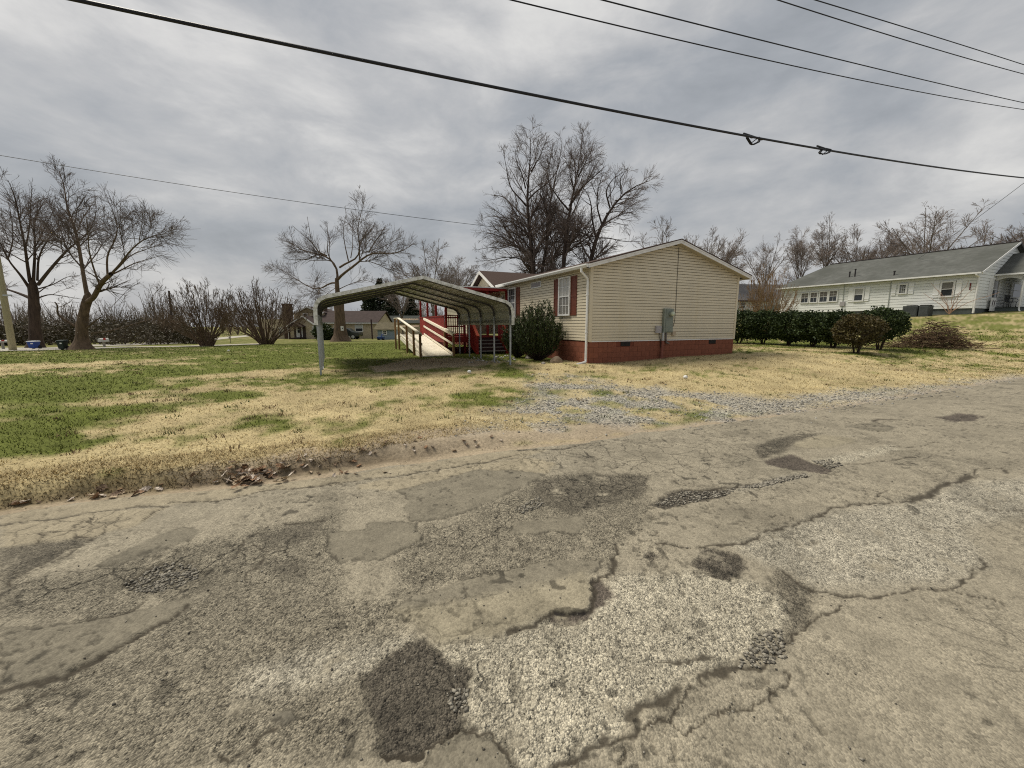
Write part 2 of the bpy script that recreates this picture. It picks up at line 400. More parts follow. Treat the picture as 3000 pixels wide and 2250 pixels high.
CRACKS = [
 (WIDE, 'b', [(-150, 440), (0, 420), (200, 390), (420, 375), (560, 345), (760, 320), (900, 300), (1000, 290), (1090, 295)]),
 (MID, 'b', [(1100, 270), (1400, 265), (1500, 250), (1700, 200), (1900, 180), (2212, 150)]),
 (MID, 'a', [(0, 280), (250, 250), (430, 230), (560, 215), (700, 195), (900, 160), (1150, 125), (1280, 90), (1370, 75)]),
 (WIDE, 'a', [(1150, 125), (1280, 90), (1370, 75)]), (WIDE, 'a', [(1370, 45), (1500, 40), (1650, 40), (1800, 5)]),
 (THIN, 'b', [(1070, 295), (940, 370), (860, 430)]), (THIN, 'b', [(800, 340), (740, 390), (690, 420), (640, 480), (560, 510)]),
 (THIN, 'b', [(560, 380), (500, 410), (450, 440), (470, 460)]), (THIN, 'b', [(590, 370), (610, 400), (570, 450)]),
 (THIN, 'b', [(380, 400), (260, 450), (240, 540)]), (MID, 'b', [(250, 470), (480, 460), (560, 520), (380, 600), (230, 680), (60, 780), (20, 830)]),
 (WIDE, 'b', [(480, 485), (545, 500)]), (WIDE, 'b', [(2110, 385), (1950, 390), (1870, 400)]), (MID, 'b', [(1690, 470), (1600, 510), (1530, 610)]),
 (MID, 'b', [(1640, 520), (1740, 580), (1650, 680), (1600, 760)]), (WIDE, 'b', [(800, 800), (950, 700), (1060, 650)]), (MID, 'b', [(930, 890), (860, 970), (760, 1000), (600, 1000)]),
 (MID, 'c', [(-160, 1090), (0, 1115), (150, 1115), (260, 1100), (390, 1080), (560, 1010)]), (WIDE, 'c', [(560, 1010), (700, 970), (870, 910), (960, 860), (1160, 830), (1340, 825), (1500, 810)]),
 (.035, 'c', [(1500, 810), (1600, 760), (1680, 710), (1800, 690), (1860, 650)]), (MID, 'c', [(1860, 650), (1930, 610), (2080, 600), (2120, 640)]),
 (THIN, 'c', [(1230, 800), (1270, 770), (1380, 755), (1480, 780), (1440, 820)]), (WIDE, 'c', [(370, 710), (480, 695), (620, 665)]), (WIDE, 'c', [(0, 740), (180, 740), (370, 720)]),
 (.035, 'c', [(1230, 300), (1270, 285), (1460, 290)]), (WIDE, 'c', [(1420, 310), (1480, 320), (1580, 328)]), (MID, 'c', [(1000, 580), (1180, 570), (1300, 550), (1530, 525)]),
 (THIN, 'c', [(560, 910), (640, 905), (720, 920), (750, 960)]), (MID, 'c', [(2000, 870), (2230, 875)]), (MID, 'c', [(1340, 460), (1480, 470), (1660, 435)]),
 (WIDE, 'e', [(0, 460), (100, 430), (180, 370), (340, 350), (350, 250), (420, 190), (440, 60)]), (MID, 'e', [(420, 940), (590, 860), (650, 830)]),
 (THIN, 'e', [(590, 870), (740, 765), (770, 690)]), (THIN, 'e', [(650, 840), (720, 900), (800, 850), (960, 780), (1100, 700), (1190, 660), (1195, 620)]),
 (WIDE, 'e', [(150, 1040), (200, 1020), (410, 950), (420, 890)]), (.035, 'e', [(510, 810), (640, 740), (710, 690)]),
 (WIDE, 'e', [(820, 680), (900, 620), (1050, 600), (1160, 570)]), (MID, 'e', [(1160, 570), (1180, 500), (1270, 430), (1290, 400), (1420, 330)]),
 (WIDE, 'e', [(1170, 180), (1250, 250), (1450, 290), (1580, 280)]), (MID, 'e', [(1580, 280), (1700, 260), (1900, 265), (2030, 150), (2000, 110)]), (THIN, 'e', [(1900, 265), (2080, 300), (2130, 330)]),
 (MID, 'e', [(640, 600), (740, 590), (860, 570)]), (MID, 'e', [(840, 80), (960, 70), (1060, 40)]), (THIN, 'e', [(500, 950), (470, 1032)]),
 (WIDE, 'd', [(0, 690), (130, 660), (270, 640), (350, 590), (500, 510), (600, 460), (700, 400), (800, 330)]), (MID, 'd', [(60, 780), (250, 690), (330, 660)]),
 (MID, 'd', [(540, 230), (640, 170), (760, 160), (830, 140)]), (MID, 'd', [(80, 220), (250, 130), (440, 20)]), (MID, 'd', [(960, 1000), (1060, 960), (1170, 890)]),
 (MID, 'd', [(1640, 960), (1800, 980), (1990, 870)]), (MID, 'd', [(2000, 870), (2120, 890), (2212, 990)]),
]
# zones of map cracking: cell size, line width
ALLIG = [
 (.30, .010, 'c', [(-700, 300), (-300, 380), (0, 440), (300, 470), (560, 420), (700, 380), (640, 500), (520, 560), (560, 660), (300, 640), (0, 680), (-400, 600), (-700, 480)]),
 (.55, .008, 'a', [(1000, 130), (1560, 40), (1900, 0), (2300, 60), (2300, 190), (1870, 190), (1550, 190), (1080, 170)]),
 (.13, .012, 'a', [(1500, 230), (1800, 190), (2212, 190), (2212, 270), (2000, 380), (1700, 450), (1560, 400)]),
 (.16, .014, 'a', [(780, 520), (1180, 390), (1330, 320), (1560, 380), (1330, 520), (1330, 600), (1150, 720), (760, 640)]),
 (.20, .012, 'b', [(0, 800), (800, 650), (1600, 520), (2100, 450), (2000, 760), (1100, 900), (500, 1000), (0, 950)]),
 (.09, .016, 'c', [(-160, 800), (0, 740), (370, 715), (250, 770), (0, 840)]),
 (.30, .010, 'b', [(0, 430), (560, 350), (1000, 300), (640, 480), (240, 540), (0, 550)]),
]
def road_surface(x, y):
    s, d = sd(x, y)
    wx = x + (fbm(x * 6, y * 6, 3, 11) - .5) * .08 + (fbm(x * 17, y * 17, 2, 15) - .5) * .034 + (fbm(x * 45, y * 45, 2, 12) - .5) * .026
    wy = y + (fbm(x * 6, y * 6, 3, 13) - .5) * .08 + (fbm(x * 17, y * 17, 2, 16) - .5) * .034 + (fbm(x * 45, y * 45, 2, 14) - .5) * .026
    big = fbm(x * .7, y * .7, 4, 21); mid = fbm(x * 3.1, y * 3.1, 4, 22); fine = fbm(x * 22, y * 22, 3, 23)
    col = np.array((.280, .259, .212))[None] * (0.80 + .26 * big + .16 * mid)[:, None]
    agg = np.clip(.30 + .5 * (mid - .5) + .3 * (big - .5), 0, 1)
    h = (big - .5) * .03 + (mid - .5) * .008
    wheel = np.exp(-((d - 3.2) / .5) ** 2) + np.exp(-((d - 1.5) / .5) ** 2)
    col *= (1 + .06 * wheel)[:, None]
    for k, v, pts in PATCHES:
        P = trace(v, pts); i = np.nonzero(near(P, x, y, .3))[0]
        if not len(i): continue
        c, ag, hh, ec, soft = SURF[k]
        q = sdf(wx[i], wy[i], P); m = smooth(soft, -soft, q) * (1 if k in ('smooth', 'smooth2', 'grey', 'edge') else smooth(.16, .42, fbm(x[i] * 7, y[i] * 7, 4, 33, .65)))
        tint = 0.86 + .16 * mid[i] + .13 * fine[i]
        col[i] = col[i] * (1 - m[:, None]) + (np.array(c)[None] * tint[:, None]) * m[:, None]
        agg[i] = agg[i] * (1 - m) + ag * m
        h[i] += hh * smooth(soft * .7, -soft * .7, q)
        if ec:
            ln = np.exp(-(q / .009) ** 2) * ec * smooth(.35, .62, fbm(x[i] * 5, y[i] * 5, 3, 31))
            col[i] *= (1 - .72 * ln)[:, None]; h[i] -= .010 * ln
    al = np.zeros(len(x)); f1 = np.zeros(len(x)); f2 = np.zeros(len(x))
    for cell, w, v, pts in ALLIG:
        P = trace(v, pts); i = np.nonzero(near(P, x, y, .2))[0]
        if not len(i): continue
        q = sdf(wx[i], wy[i], P); m = smooth(.12, -.12, q) * smooth(.30, .5, fbm(x[i] * 2.3, y[i] * 2.3, 3, 47) + .12)
        if cell < .18: f2[i] = np.maximum(f2[i], m)
        else: f1[i] = np.maximum(f1[i], m)
        continue
        g, cid = voro(wx[i] / cell, wy[i] / cell * 1.15, 71)
        ln = np.exp(-(g * cell / (w * 1.25)) ** 2) * m
        al[i] = np.maximum(al[i], ln)
        col[i] *= (1 + .10 * (cid - .5) * m)[:, None]; h[i] += .006 * (cid - .5) * m
    cr = al * .8
    for w, v, pts in CRACKS:
        P = trace(v, pts); i = np.nonzero(near(P, x, y, .25))[0]
        if not len(i): continue
        q = seg_dist(wx[i], wy[i], P); ww = w * (.25 + 1.3 * fbm(x[i] * 9, y[i] * 9, 4, 51, .7))
        cr[i] = np.maximum(cr[i], np.exp(-(q / ww) ** 4))
        crumble = np.exp(-(q / (w * 2.6)) ** 2) * smooth(.45, .7, fbm(x[i] * 12, y[i] * 12, 2, 53))
        col[i] *= (1 - .22 * crumble)[:, None]; agg[i] = np.maximum(agg[i], crumble)
    f1 = np.maximum(f1 * .9, .55 * smooth(.60, .68, fbm(x * .8 + 31, y * .8, 4, 171))); f2 = np.maximum(f2 * .8, .5 * smooth(.64, .70, fbm(x * 1.1 + 57, y * 1.1, 4, 172)))
    f1 = f1 * smooth(.22, .44, fbm(x * 3.3, y * 3.3, 3, 177)); f2 = f2 * smooth(.25, .5, fbm(x * 4.1, y * 4.1, 3, 178))
    mot = fbm(x * 9, y * 9, 5, 181, .75); col *= (.66 + .68 * mot)[:, None]
    stain = smooth(.56, .72, fbm(x * 1.6, y * 1.6, 5, 183, .6)); col *= (1 - .20 * stain)[:, None]
    pits = smooth(.66, .74, fbm(x * 26, y * 26, 2, 185)) * smooth(.40, .62, fbm(x * 1.9, y * 1.9, 3, 186)); col *= (1 - .42 * pits)[:, None]; h -= .006 * pits
    dark = np.array((.040, .034, .026))
    cr = np.clip(cr, 0, 1)
    col = col * (1 - .88 * cr[:, None]) + dark * (.88 * cr[:, None])
    h -= .005 * cr
    sp = smooth(.80, .86, vnoise(x * 16, y * 16, 61)) * smooth(.5, .8, vnoise(x * 3, y * 3, 62))   # tar crumbs
    col *= (1 - .6 * sp)[:, None]
    agg = np.clip(agg * (1 - .9 * cr), 0, 1)
    h += (fbm(x * 45, y * 45, 2, 63) - .5) * .012 * agg
    col = col * np.array((.945, .90, .815))[None]
    return np.clip(col, .015, .8), agg, h, f1 * (1 - .8 * cr), f2 * (1 - .8 * cr)

# ------------------------------------------------------------------ lawn, drive, bare soil
GPTS = [  # photo position -> share of green
 (0, 1070, .75), (150, 1110, .45), (60, 1095, .15), (330, 1065, .7), (330, 1080, .1), (600, 1050, .75), (800, 1060, 1.0), (700, 1080, .95), (500, 1110, .85), (250, 1150, .9), (60, 1180, .95),
 (620, 1130, .25), (700, 1120, .15), (560, 1165, .2), (780, 1140, .6), (900, 1140, .55), (640, 1180, .72), (480, 1190, .55), (420, 1200, .15), (300, 1235, .95), (120, 1230, .9), (50, 1340, .95), (180, 1330, .8),
 (350, 1290, .2), (450, 1290, .3), (250, 1395, .12), (60, 1420, .1), (430, 1340, .15), (700, 1250, .10), (850, 1200, .12), (760, 1260, .42), (950, 1180, .06), (1150, 1170, .05), (1150, 1260, .05), (1000, 1220, .04),
 (1250, 1210, .12), (1350, 1140, .35), (1450, 1130, .5), (1420, 1180, .5), (1000, 1075, .85), (1050, 1040, .9), (1250, 1060, .8), (1300, 1085, .6), (1100, 1020, .95), (900, 1010, .9), (1440, 1085, .6), (1560, 1090, .3),
 (1700, 1090, .06), (1900, 1090, .10), (2100, 1080, .08), (2300, 1070, .16), (2500, 1090, .05), (2200, 1050, .35), (2400, 1040, .75), (2600, 1040, .5), (2800, 1050, .4), (2900, 1090, .2), (2600, 1110, .05), (2990, 1060, .35),
 (2900, 1000, .6), (2980, 960, .65), (2850, 950, .6), (2700, 930, .4), (2300, 1030, .75), (2000, 1140, .06), (2300, 1150, .10), (500, 1012, .7), (50, 1040, .7), (1500, 1060, .85), (1480, 1045, .7)]
_ga = np.array([[math.atan2(*flat(p[0], max(p[1], 985))) * 4, math.log(np.hypot(*flat(p[0], max(p[1], 985)))) * 5, p[2]] for p in GPTS])
GRASS_EDGE = trace('h', [(-400, 880), (0, 790), (350, 730), (700, 670), (950, 640), (1100, 600), (1500, 555), (1700, 505), (1850, 480), (2000, 470), (2040, 400), (1960, 330), (2060, 250), (2250, 215), (2600, -60), (2600, -120), (-400, -120)])
GRAVEL = [trace('f', [(1385, 1285), (1400, 1240), (1500, 1205), (1560, 1180), (1545, 1135), (1600, 1116), (1720, 1122), (1790, 1142), (1930, 1146), (2010, 1158), (2150, 1162), (2300, 1172), (2320, 1213), (2042, 1248), (1898, 1250), (1820, 1262), (1700, 1268), (1560, 1275)]),
          trace('f', [(2042, 1252), (2253, 1223), (2384, 1205), (2678, 1160), (3000, 1108), (3000, 1098), (2814, 1120), (2640, 1138), (2497, 1145), (2289, 1166), (2150, 1170), (2000, 1190)])]
SOIL = [trace('h', [(600, 700), (950, 655), (1100, 622), (1500, 580), (1700, 530), (1850, 500), (2040, 485), (2250, 475), (2500, 440), (2750, 420), (2800, 480), (2212, 550), (1700, 640), (1000, 720)]),
        trace('f', [(1080, 1090), (1200, 1068), (1330, 1062), (1450, 1075), (1400, 1092), (1250, 1100), (1100, 1110)])]
LEAFY = trace('f', [(1720, 1072), (1900, 1066), (2140, 1032), (2200, 1040), (2000, 1072), (1760, 1085)])
def lawn_fields(x, y):
    r = np.maximum(np.hypot(x, y), .5)
    a = np.arctan2(x, y) * 4; b = np.log(r) * 5
    num = np.zeros(len(x)); den = np.full(len(x), 1e-6)
    for ga, gb, gv in _ga:
        w = 1.0 / ((a - ga) ** 2 + (b - gb) ** 2 + .015) ** 1.6
        num += w * gv; den += w
    g = num / den
    n = .55 * fbm(x * .9, y * .9, 4, 81) + .45 * fbm(x * 3.7, y * 3.7, 3, 82)
    green = smooth(-.24, .24, g - (1.9 * (n - .5) + .42)) * .92
    wx = x + (fbm(x * 2.5, y * 2.5, 3, 83) - .5) * .7; wy = y + (fbm(x * 2.5, y * 2.5, 3, 84) - .5) * .7
    gv = np.zeros(len(x)); so = np.zeros(len(x))
    for P in GRAVEL: gv = np.maximum(gv, smooth(.5, -.6, sdf(wx, wy, P)))
    for P in SOIL: so = np.maximum(so, smooth(.15, -.2, sdf(wx, wy, P)))
    lf = smooth(.2, -.2, sdf(wx, wy, LEAFY))
    s, d = sd(x, y); e = edge_d(s)
    so = np.maximum(so, smooth(.30, .05, d - e + (n - .5) * .3))
    patchy = smooth(.42, .62, fbm(x * 1.7, y * 1.7, 4, 85) + .25 * smooth(6.2, 9.5, s) )
    gv = gv * np.clip(.15 + patchy, 0, .85)
    return green, gv, so, lf, n
def lawn_colour(x, y):
    green, gv, so, lf, n = lawn_fields(x, y)
    f1 = fbm(x * 1.3, y * 1.3, 4, 91)[:, None]; f2 = fbm(x * 9, y * 9, 3, 92)[:, None]
    tan = np.array((.43, .35, .19)) * (.60 + .45 * f1 + .40 * f2); thatch = smooth(.5, .68, fbm(x * 2.1, y * 2.1, 5, 93, .6))[:, None]; tan = tan * (1 - .4 * thatch) + np.array((.25, .19, .10)) * .4 * thatch
    grn = np.array((.098, .125, .018)) * (.60 + .45 * f1 + .40 * f2)
    col = tan * (1 - green[:, None]) + grn * green[:, None]
    far = smooth(26, 60, np.hypot(x, y))[:, None]
    col = col * (1 - far * .4) + np.array((.17, .15, .06)) * far * .4
    soil = np.array((.345, .28, .195)) * (.72 + .3 * f1 + .3 * f2)
    grav = np.array((.27, .255, .225)) * (.65 + .4 * f1 + .5 * f2)
    s, d = sd(x, y)
    col = col * (1 - so[:, None]) + soil * so[:, None]
    col = col * (1 - gv[:, None]) + grav * gv[:, None]
    col = col * (1 - .6 * lf[:, None]) + np.array((.20, .12, .07)) * .6 * lf[:, None]
    lip_shade = (smooth(2.2, -.5, s) * np.exp(-((d - edge_d(s) - .20 + (n - .5) * .2) / .09) ** 2))[:, None]  # shadow under the overhanging grass, painted into the ground colour
    col = col * (1 - .7 * lip_shade) + np.array((.075, .052, .03)) * .7 * lip_shade
    bare = np.clip(np.maximum(np.maximum(so, gv), .5 * lf), 0, 1)
    return col, green, bare, gv

# ------------------------------------------------------------------ one fan of vertices, road inside its edge, ground outside
th = np.concatenate([np.linspace(-100, -58, 60, endpoint=False), np.linspace(-58, 57, 820, endpoint=False), np.linspace(57, 64, 40)])
th = np.radians(th); NT = len(th)
def edge_radius(t):
    sx, cy = np.sin(t), np.cos(t); lo = np.full(t.shape, 1.0); hi = np.full(t.shape, 140.0)
    for _ in range(40):
        m = (lo + hi) / 2; s, d = sd(m * sx, m * cy); ins = d < edge_d(s)
        lo = np.where(ins, m, lo); hi = np.where(ins, hi, m)
    return lo
RE = edge_radius(th)
NR = 350
k = np.linspace(0, 1, NR)[None, :]
r = 0.75 * (RE[:, None] / 0.75) ** k
X = (r * np.sin(th)[:, None]).ravel(); Y = (r * np.cos(th)[:, None]).ravel()
rc, ra, rh, rf1, rf2 = road_surface(X, Y)
sR, dR = sd(X, Y)
rz_ = np.interp(sR, [0, 22, 50, 200], [0, 0, 1.7, 5.2]) + rh
lastrow = np.zeros((NT, NR), bool); lastrow[:, -1] = True
def grid_faces(nt_, nr_):
    i = np.arange(nt_ - 1)[:, None] * nr_ + np.arange(nr_ - 1)[None, :]
    return np.stack([i, i + nr_, i + nr_ + 1, i + 1], -1).reshape(-1, 4)[:, ::-1]
def nodes(m): return m.node_tree.nodes, m.node_tree.links
# road material: traced colour, stones of two sizes by the aggregate share
m_road = attr_mat('asphalt', 'col', .92, spec=.25)
N, L = nodes(m_road); B = N['Principled BSDF']
A = N['Attribute']; A2 = N.new('ShaderNodeAttribute'); A2.attribute_name = 'agg'
geo = N.new('ShaderNodeNewGeometry')
def nmath(op, a, b=None, clamp=False):
    q = N.new('ShaderNodeMath'); q.operation = op; q.use_clamp = clamp
    for i, v in enumerate((a, b)):
        if v is None: continue
        if isinstance(v, (int, float)): q.inputs[i].default_value = v
        else: L.new(v, q.inputs[i])
    return q.outputs[0]
def vor(scale, feat='F1'):
    v = N.new('ShaderNodeTexVoronoi'); v.feature = feat; v.inputs['Scale'].default_value = scale
    L.new(geo.outputs['Position'], v.inputs['Vector']); return v
v1, v2 = vor(120), vor(58)
def rnd(v):
    sp = N.new('ShaderNodeSeparateColor'); L.new(v.outputs['Color'], sp.inputs[0]); return sp.outputs[0]
st = nmath('ADD', nmath('MULTIPLY', rnd(v1), .6), nmath('MULTIPLY', rnd(v2), .4))        # 0..1
dev = nmath('SUBTRACT', st, .5)
amt = nmath('ADD', nmath('MULTIPLY', A2.outputs['Fac'], 1.15), .42)
pit = nmath('MULTIPLY', nmath('GREATER_THAN', rnd(v2), .86), nmath('MULTIPLY', A2.outputs['Fac'], -.34))
fac = nmath('ADD', nmath('ADD', nmath('MULTIPLY', dev, amt), pit), 1.0)
sc_ = N.new('ShaderNodeVectorMath'); sc_.operation = 'SCALE'
tw_ = N.new('ShaderNodeTexNoise'); tw_.inputs['Scale'].default_value = 9.0; tw_.inputs['Detail'].default_value = 4; L.new(geo.outputs['Position'], tw_.inputs['Vector'])
wv = N.new('ShaderNodeVectorMath'); wv.operation = 'MULTIPLY_ADD'; L.new(tw_.outputs['Color'], wv.inputs[0]); wv.inputs[1].default_value = (.16, .16, 0); L.new(geo.outputs['Position'], wv.inputs[2])
def crackline(scale, width, attr):
    v = N.new('ShaderNodeTexVoronoi'); v.voronoi_dimensions = '2D'; v.feature = 'DISTANCE_TO_EDGE'; v.inputs['Scale'].default_value = scale; L.new(wv.outputs[0], v.inputs['Vector'])
    mr = N.new('ShaderNodeMapRange'); mr.inputs[1].default_value = 0; mr.inputs[2].default_value = width * scale; mr.inputs[3].default_value = 1; mr.inputs[4].default_value = 0; L.new(v.outputs['Distance'], mr.inputs[0])
    at_ = N.new('ShaderNodeAttribute'); at_.attribute_name = attr
    return nmath('MULTIPLY', mr.outputs[0], at_.outputs['Fac'], True)
ln_ = nmath('MAXIMUM', nmath('MAXIMUM', crackline(3.0, .011, 'map1'), crackline(1.3, .010, 'map1')), crackline(8.0, .010, 'map2'))
fac = nmath('MULTIPLY', fac, nmath('SUBTRACT', 1.0, nmath('MULTIPLY', ln_, .68)))
L.new(A.outputs['Color'], sc_.inputs[0]); L.new(fac, sc_.inputs['Scale']); L.new(sc_.outputs[0], B.inputs['Base Color'])
bp = N.new('ShaderNodeBump'); bp.inputs['Distance'].default_value = .010
hh = nmath('SUBTRACT', nmath('SUBTRACT', nmath('MULTIPLY', st, .5), nmath('MULTIPLY', ln_, 1.5)), nmath('ADD', v1.outputs['Distance'], nmath('MULTIPLY', v2.outputs['Distance'], .8)))
L.new(hh, bp.inputs['Height']); L.new(nmath('ADD', nmath('MULTIPLY', A2.outputs['Fac'], .7), .18), bp.inputs['Strength']); L.new(bp.outputs[0], B.inputs['Normal'])
road_me = mesh_from('road', np.stack([X, Y, rz_], 1), grid_faces(NT, NR), m_road, True, {'col': rc, 'agg': ra, 'map1': rf1, 'map2': rf2})
tag(link(bpy.data.objects.new('road', road_me)), 'cracked and patched pale grey asphalt road across the foreground', kind='structure')
NG = 170
kk = np.linspace(0, 1, NG)[None, :]
g0 = RE[:, None]; g1 = np.maximum(700.0, RE[:, None] * 4)
rg = g0 * (g1 / g0) ** (kk ** 1.35)
GX = (rg * np.sin(th)[:, None]).ravel(); GY = (rg * np.cos(th)[:, None]).ravel()
GZ = terrain(GX, GY).reshape(NT, NG); GZ[:, 0] = rz_.reshape(NT, NR)[:, -1]; GZ = GZ.ravel()
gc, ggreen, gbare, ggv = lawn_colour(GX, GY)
m_ground = attr_mat('lawn_ground', 'col', .95, spec=.1)
N, L = nodes(m_ground); B = N['Principled BSDF']; A = N['Attribute']; A2 = N.new('ShaderNodeAttribute'); A2.attribute_name = 'gravel'
geo = N.new('ShaderNodeNewGeometry')
t = N.new('ShaderNodeTexNoise'); t.inputs['Scale'].default_value = 28; t.inputs['Detail'].default_value = 6; t.inputs['Roughness'].default_value = .75
L.new(geo.outputs['Position'], t.inputs['Vector'])
v1 = vor(38); 
nz = nmath('MULTIPLY', nmath('SUBTRACT', t.outputs[0], .5), 2.0)
sz = nmath('MULTIPLY', nmath('SUBTRACT', rnd(v1), .5), 1.6)
mixv = nmath('ADD', nmath('MULTIPLY', nz, nmath('SUBTRACT', 1.0, nmath('MULTIPLY', A2.outputs['Fac'], .6))), nmath('MULTIPLY', sz, A2.outputs['Fac']))
sc_ = N.new('ShaderNodeVectorMath'); sc_.operation = 'SCALE'
L.new(A.outputs['Color'], sc_.inputs[0]); L.new(nmath('ADD', mixv, 1.0), sc_.inputs['Scale']); L.new(sc_.outputs[0], B.inputs['Base Color'])
bp = N.new('ShaderNodeBump'); bp.inputs['Distance'].default_value = .03; bp.inputs['Strength'].default_value = .6
L.new(nmath('SUBTRACT', t.outputs[0], nmath('MULTIPLY', nmath('MULTIPLY', v1.outputs['Distance'], A2.outputs['Fac']), 1.2)), bp.inputs['Height']); L.new(bp.outputs[0], B.inputs['Normal'])
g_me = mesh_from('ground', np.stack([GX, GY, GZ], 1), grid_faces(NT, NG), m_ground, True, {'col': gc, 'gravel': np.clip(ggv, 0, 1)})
tag(link(bpy.data.objects.new('ground', g_me)), 'patchy green and straw coloured lawn rising gently to the right', kind='structure')
# ------------------------------------------------------------------ building helpers
class Pl:
    """a vertical plane on a thing: t along it, z up, o outwards"""
    def __init__(s, org, t, o): s.c, s.t, s.o = Vector((*org, 0)), Vector((*t, 0)), Vector((*o, 0))
    def p(s, t, z, o=0.0): q = s.c + s.t * t + s.o * o; return Vector((q.x, q.y, z))
    def box(s, mb, t0, t1, z0, z1, o0, o1):
        return mb.hexa([s.p(t0, z0, o0), s.p(t1, z0, o0), s.p(t1, z0, o1), s.p(t0, z0, o1)], [s.p(t0, z1, o0), s.p(t1, z1, o0), s.p(t1, z1, o1), s.p(t0, z1, o1)])
M_glass = mat('window_glass', (.035, .04, .045), .06, .2, 3, spec=.6)
M_curtain = mat('curtained_glass', (.42, .41, .38), .25, .22, 14, spec=.5, stretch=(9, 9, .6))
M_blind = mat('blind_behind_glass', (.20, .19, .17), .15, .25, 10, spec=.5, stretch=(1, 1, 6))
M_white = mat('white_paint', (.74, .735, .71), .5, .05, 3, dirt=(.50, .46, .38), dscale=2.5, dth=(.55, .85))
def window(root, pl, t0, t1, z0, z1, cols=3, rows=2, top=None, bot=None, fr=.055, proud=.05, frame_m=None, cols_b=None, rows_b=None, label=None, base=.024):
    frame_m = frame_m or M_white; top = top or M_glass; bot = bot or M_glass
    pl = Pl((pl.c.x + pl.o.x * base, pl.c.y + pl.o.y * base), (pl.t.x, pl.t.y), (pl.o.x, pl.o.y))
    mb = MB()
    pl.box(mb, t0, t0 + fr, z0, z1, -base, proud); pl.box(mb, t1 - fr, t1, z0, z1, -base, proud)
    pl.box(mb, t0 + fr, t1 - fr, z0, z0 + fr, -base, proud * 1.05); pl.box(mb, t0 + fr, t1 - fr, z1 - fr, z1, -base, proud * 1.05)
    w = mb.build('window', frame_m, root)
    if label: w['label'] = label
    zm = (z0 + z1) / 2
    mb = MB(); pl.box(mb, t0 + fr, t1 - fr, zm - .022, zm + .022, .0, proud * .8); mb.build('sash_rail', frame_m, w)
    for (za, zb, m, cc, rr) in ((zm + .022, z1 - fr, top, cols, rows), (z0 + fr, zm - .022, bot, cols if cols_b is None else cols_b, rows if rows_b is None else rows_b)):
        ta, tb = t0 + fr, t1 - fr; g = .009
        mb = MB()
        for i in range(1, cc): c = ta + (tb - ta) * i / cc; pl.box(mb, c - g, c + g, za, zb, .004, proud * .5)
        for j in range(1, rr):
            c = za + (zb - za) * j / rr
            for i in range(cc):
                pl.box(mb, ta + (tb - ta) * i / cc + (g if i else 0), ta + (tb - ta) * (i + 1) / cc - (g if i < cc - 1 else 0), c - g, c + g, .004, proud * .48)
        if mb.v: mb.build('muntin', frame_m, w)
        for i in range(cc):
            for j in range(rr):
                mb = MB(); a0, a1 = ta + (tb - ta) * i / cc + g, ta + (tb - ta) * (i + 1) / cc - g; b0, b1 = za + (zb - za) * j / rr + g, za + (zb - za) * (j + 1) / rr - g
                pl.box(mb, a0, a1, b0, b1, .002, proud * .3); mb.build('pane', m, w)
    return w
def siding(wall, pl, t0, t1, z0, z1, step, m, proud=.022, lap=.13):
    n = int(round((z1 - z0) / step))
    me = {}
    for i in range(n):
        za = z0 + i * step; zb = min(za + step, z1)
        spans = [(t0, t1)]
        for (a, b) in spans:
            key = (round(a, 3), round(b, 3), round(zb - za, 4))
            if key not in me:
                mb = MB(); h = (zb - za); g = h * lap
                mb.hexa([pl.p(a, g, -.012), pl.p(b, g, -.012), pl.p(b, g, proud), pl.p(a, g, proud)], [pl.p(a, h, -.012), pl.p(b, h, -.012), pl.p(b, h, proud * .55), pl.p(a, h, proud * .55)])
                me[key] = mb.mesh('siding_plank', m)
            inst('siding_plank', me[key], wall, (0, 0, za))

# ------------------------------------------------------------------ the mobile home
HS, HD = 8.23, 11.52
hx, hy = xy(HS, HD)
house = empty('house', (hx, hy, 0), TH, label='beige vinyl sided single storey house with brown shutters beside the carport', cat='house')
W, LN, ZB, ZE = 7.52, 19.0, 1.03, 3.60
SL = .272; ZP = ZE + SL * W / 2
M_sid = mat('beige_vinyl', (.62, .55, .41), .45, .05, 2.2, dirt=(.50, .42, .26), dscale=1.1, dth=(.52, .85), objrand=.035, bump=.05, bscale=60)
M_skirt = mat('painted_block', (.225, .078, .044), .8, .2, 3, bump=.35, bscale=45, dirt=(.14, .065, .04), dscale=1.6, dth=(.5, .8), objrand=.05)
M_mortar = mat('painted_joint', (.18, .055, .032), .9, .2, 8)
M_shut = mat('brown_shutter', (.14, .042, .024), .55, .15, 8)
M_shingle = mat('brown_shingles', (.062, .038, .03), .95, .3, 30, bump=.4, bscale=60)
M_vent = mat('dark_vent', (.025, .022, .02), .8, .2, 20)
gp = Pl((0, 0), (1, 0), (0, -1)); lp = Pl((0, 0), (0, 1), (-1, 0))
RB0, RB1, RDEP = 8.0, 12.6, 1.9          # the recessed porch
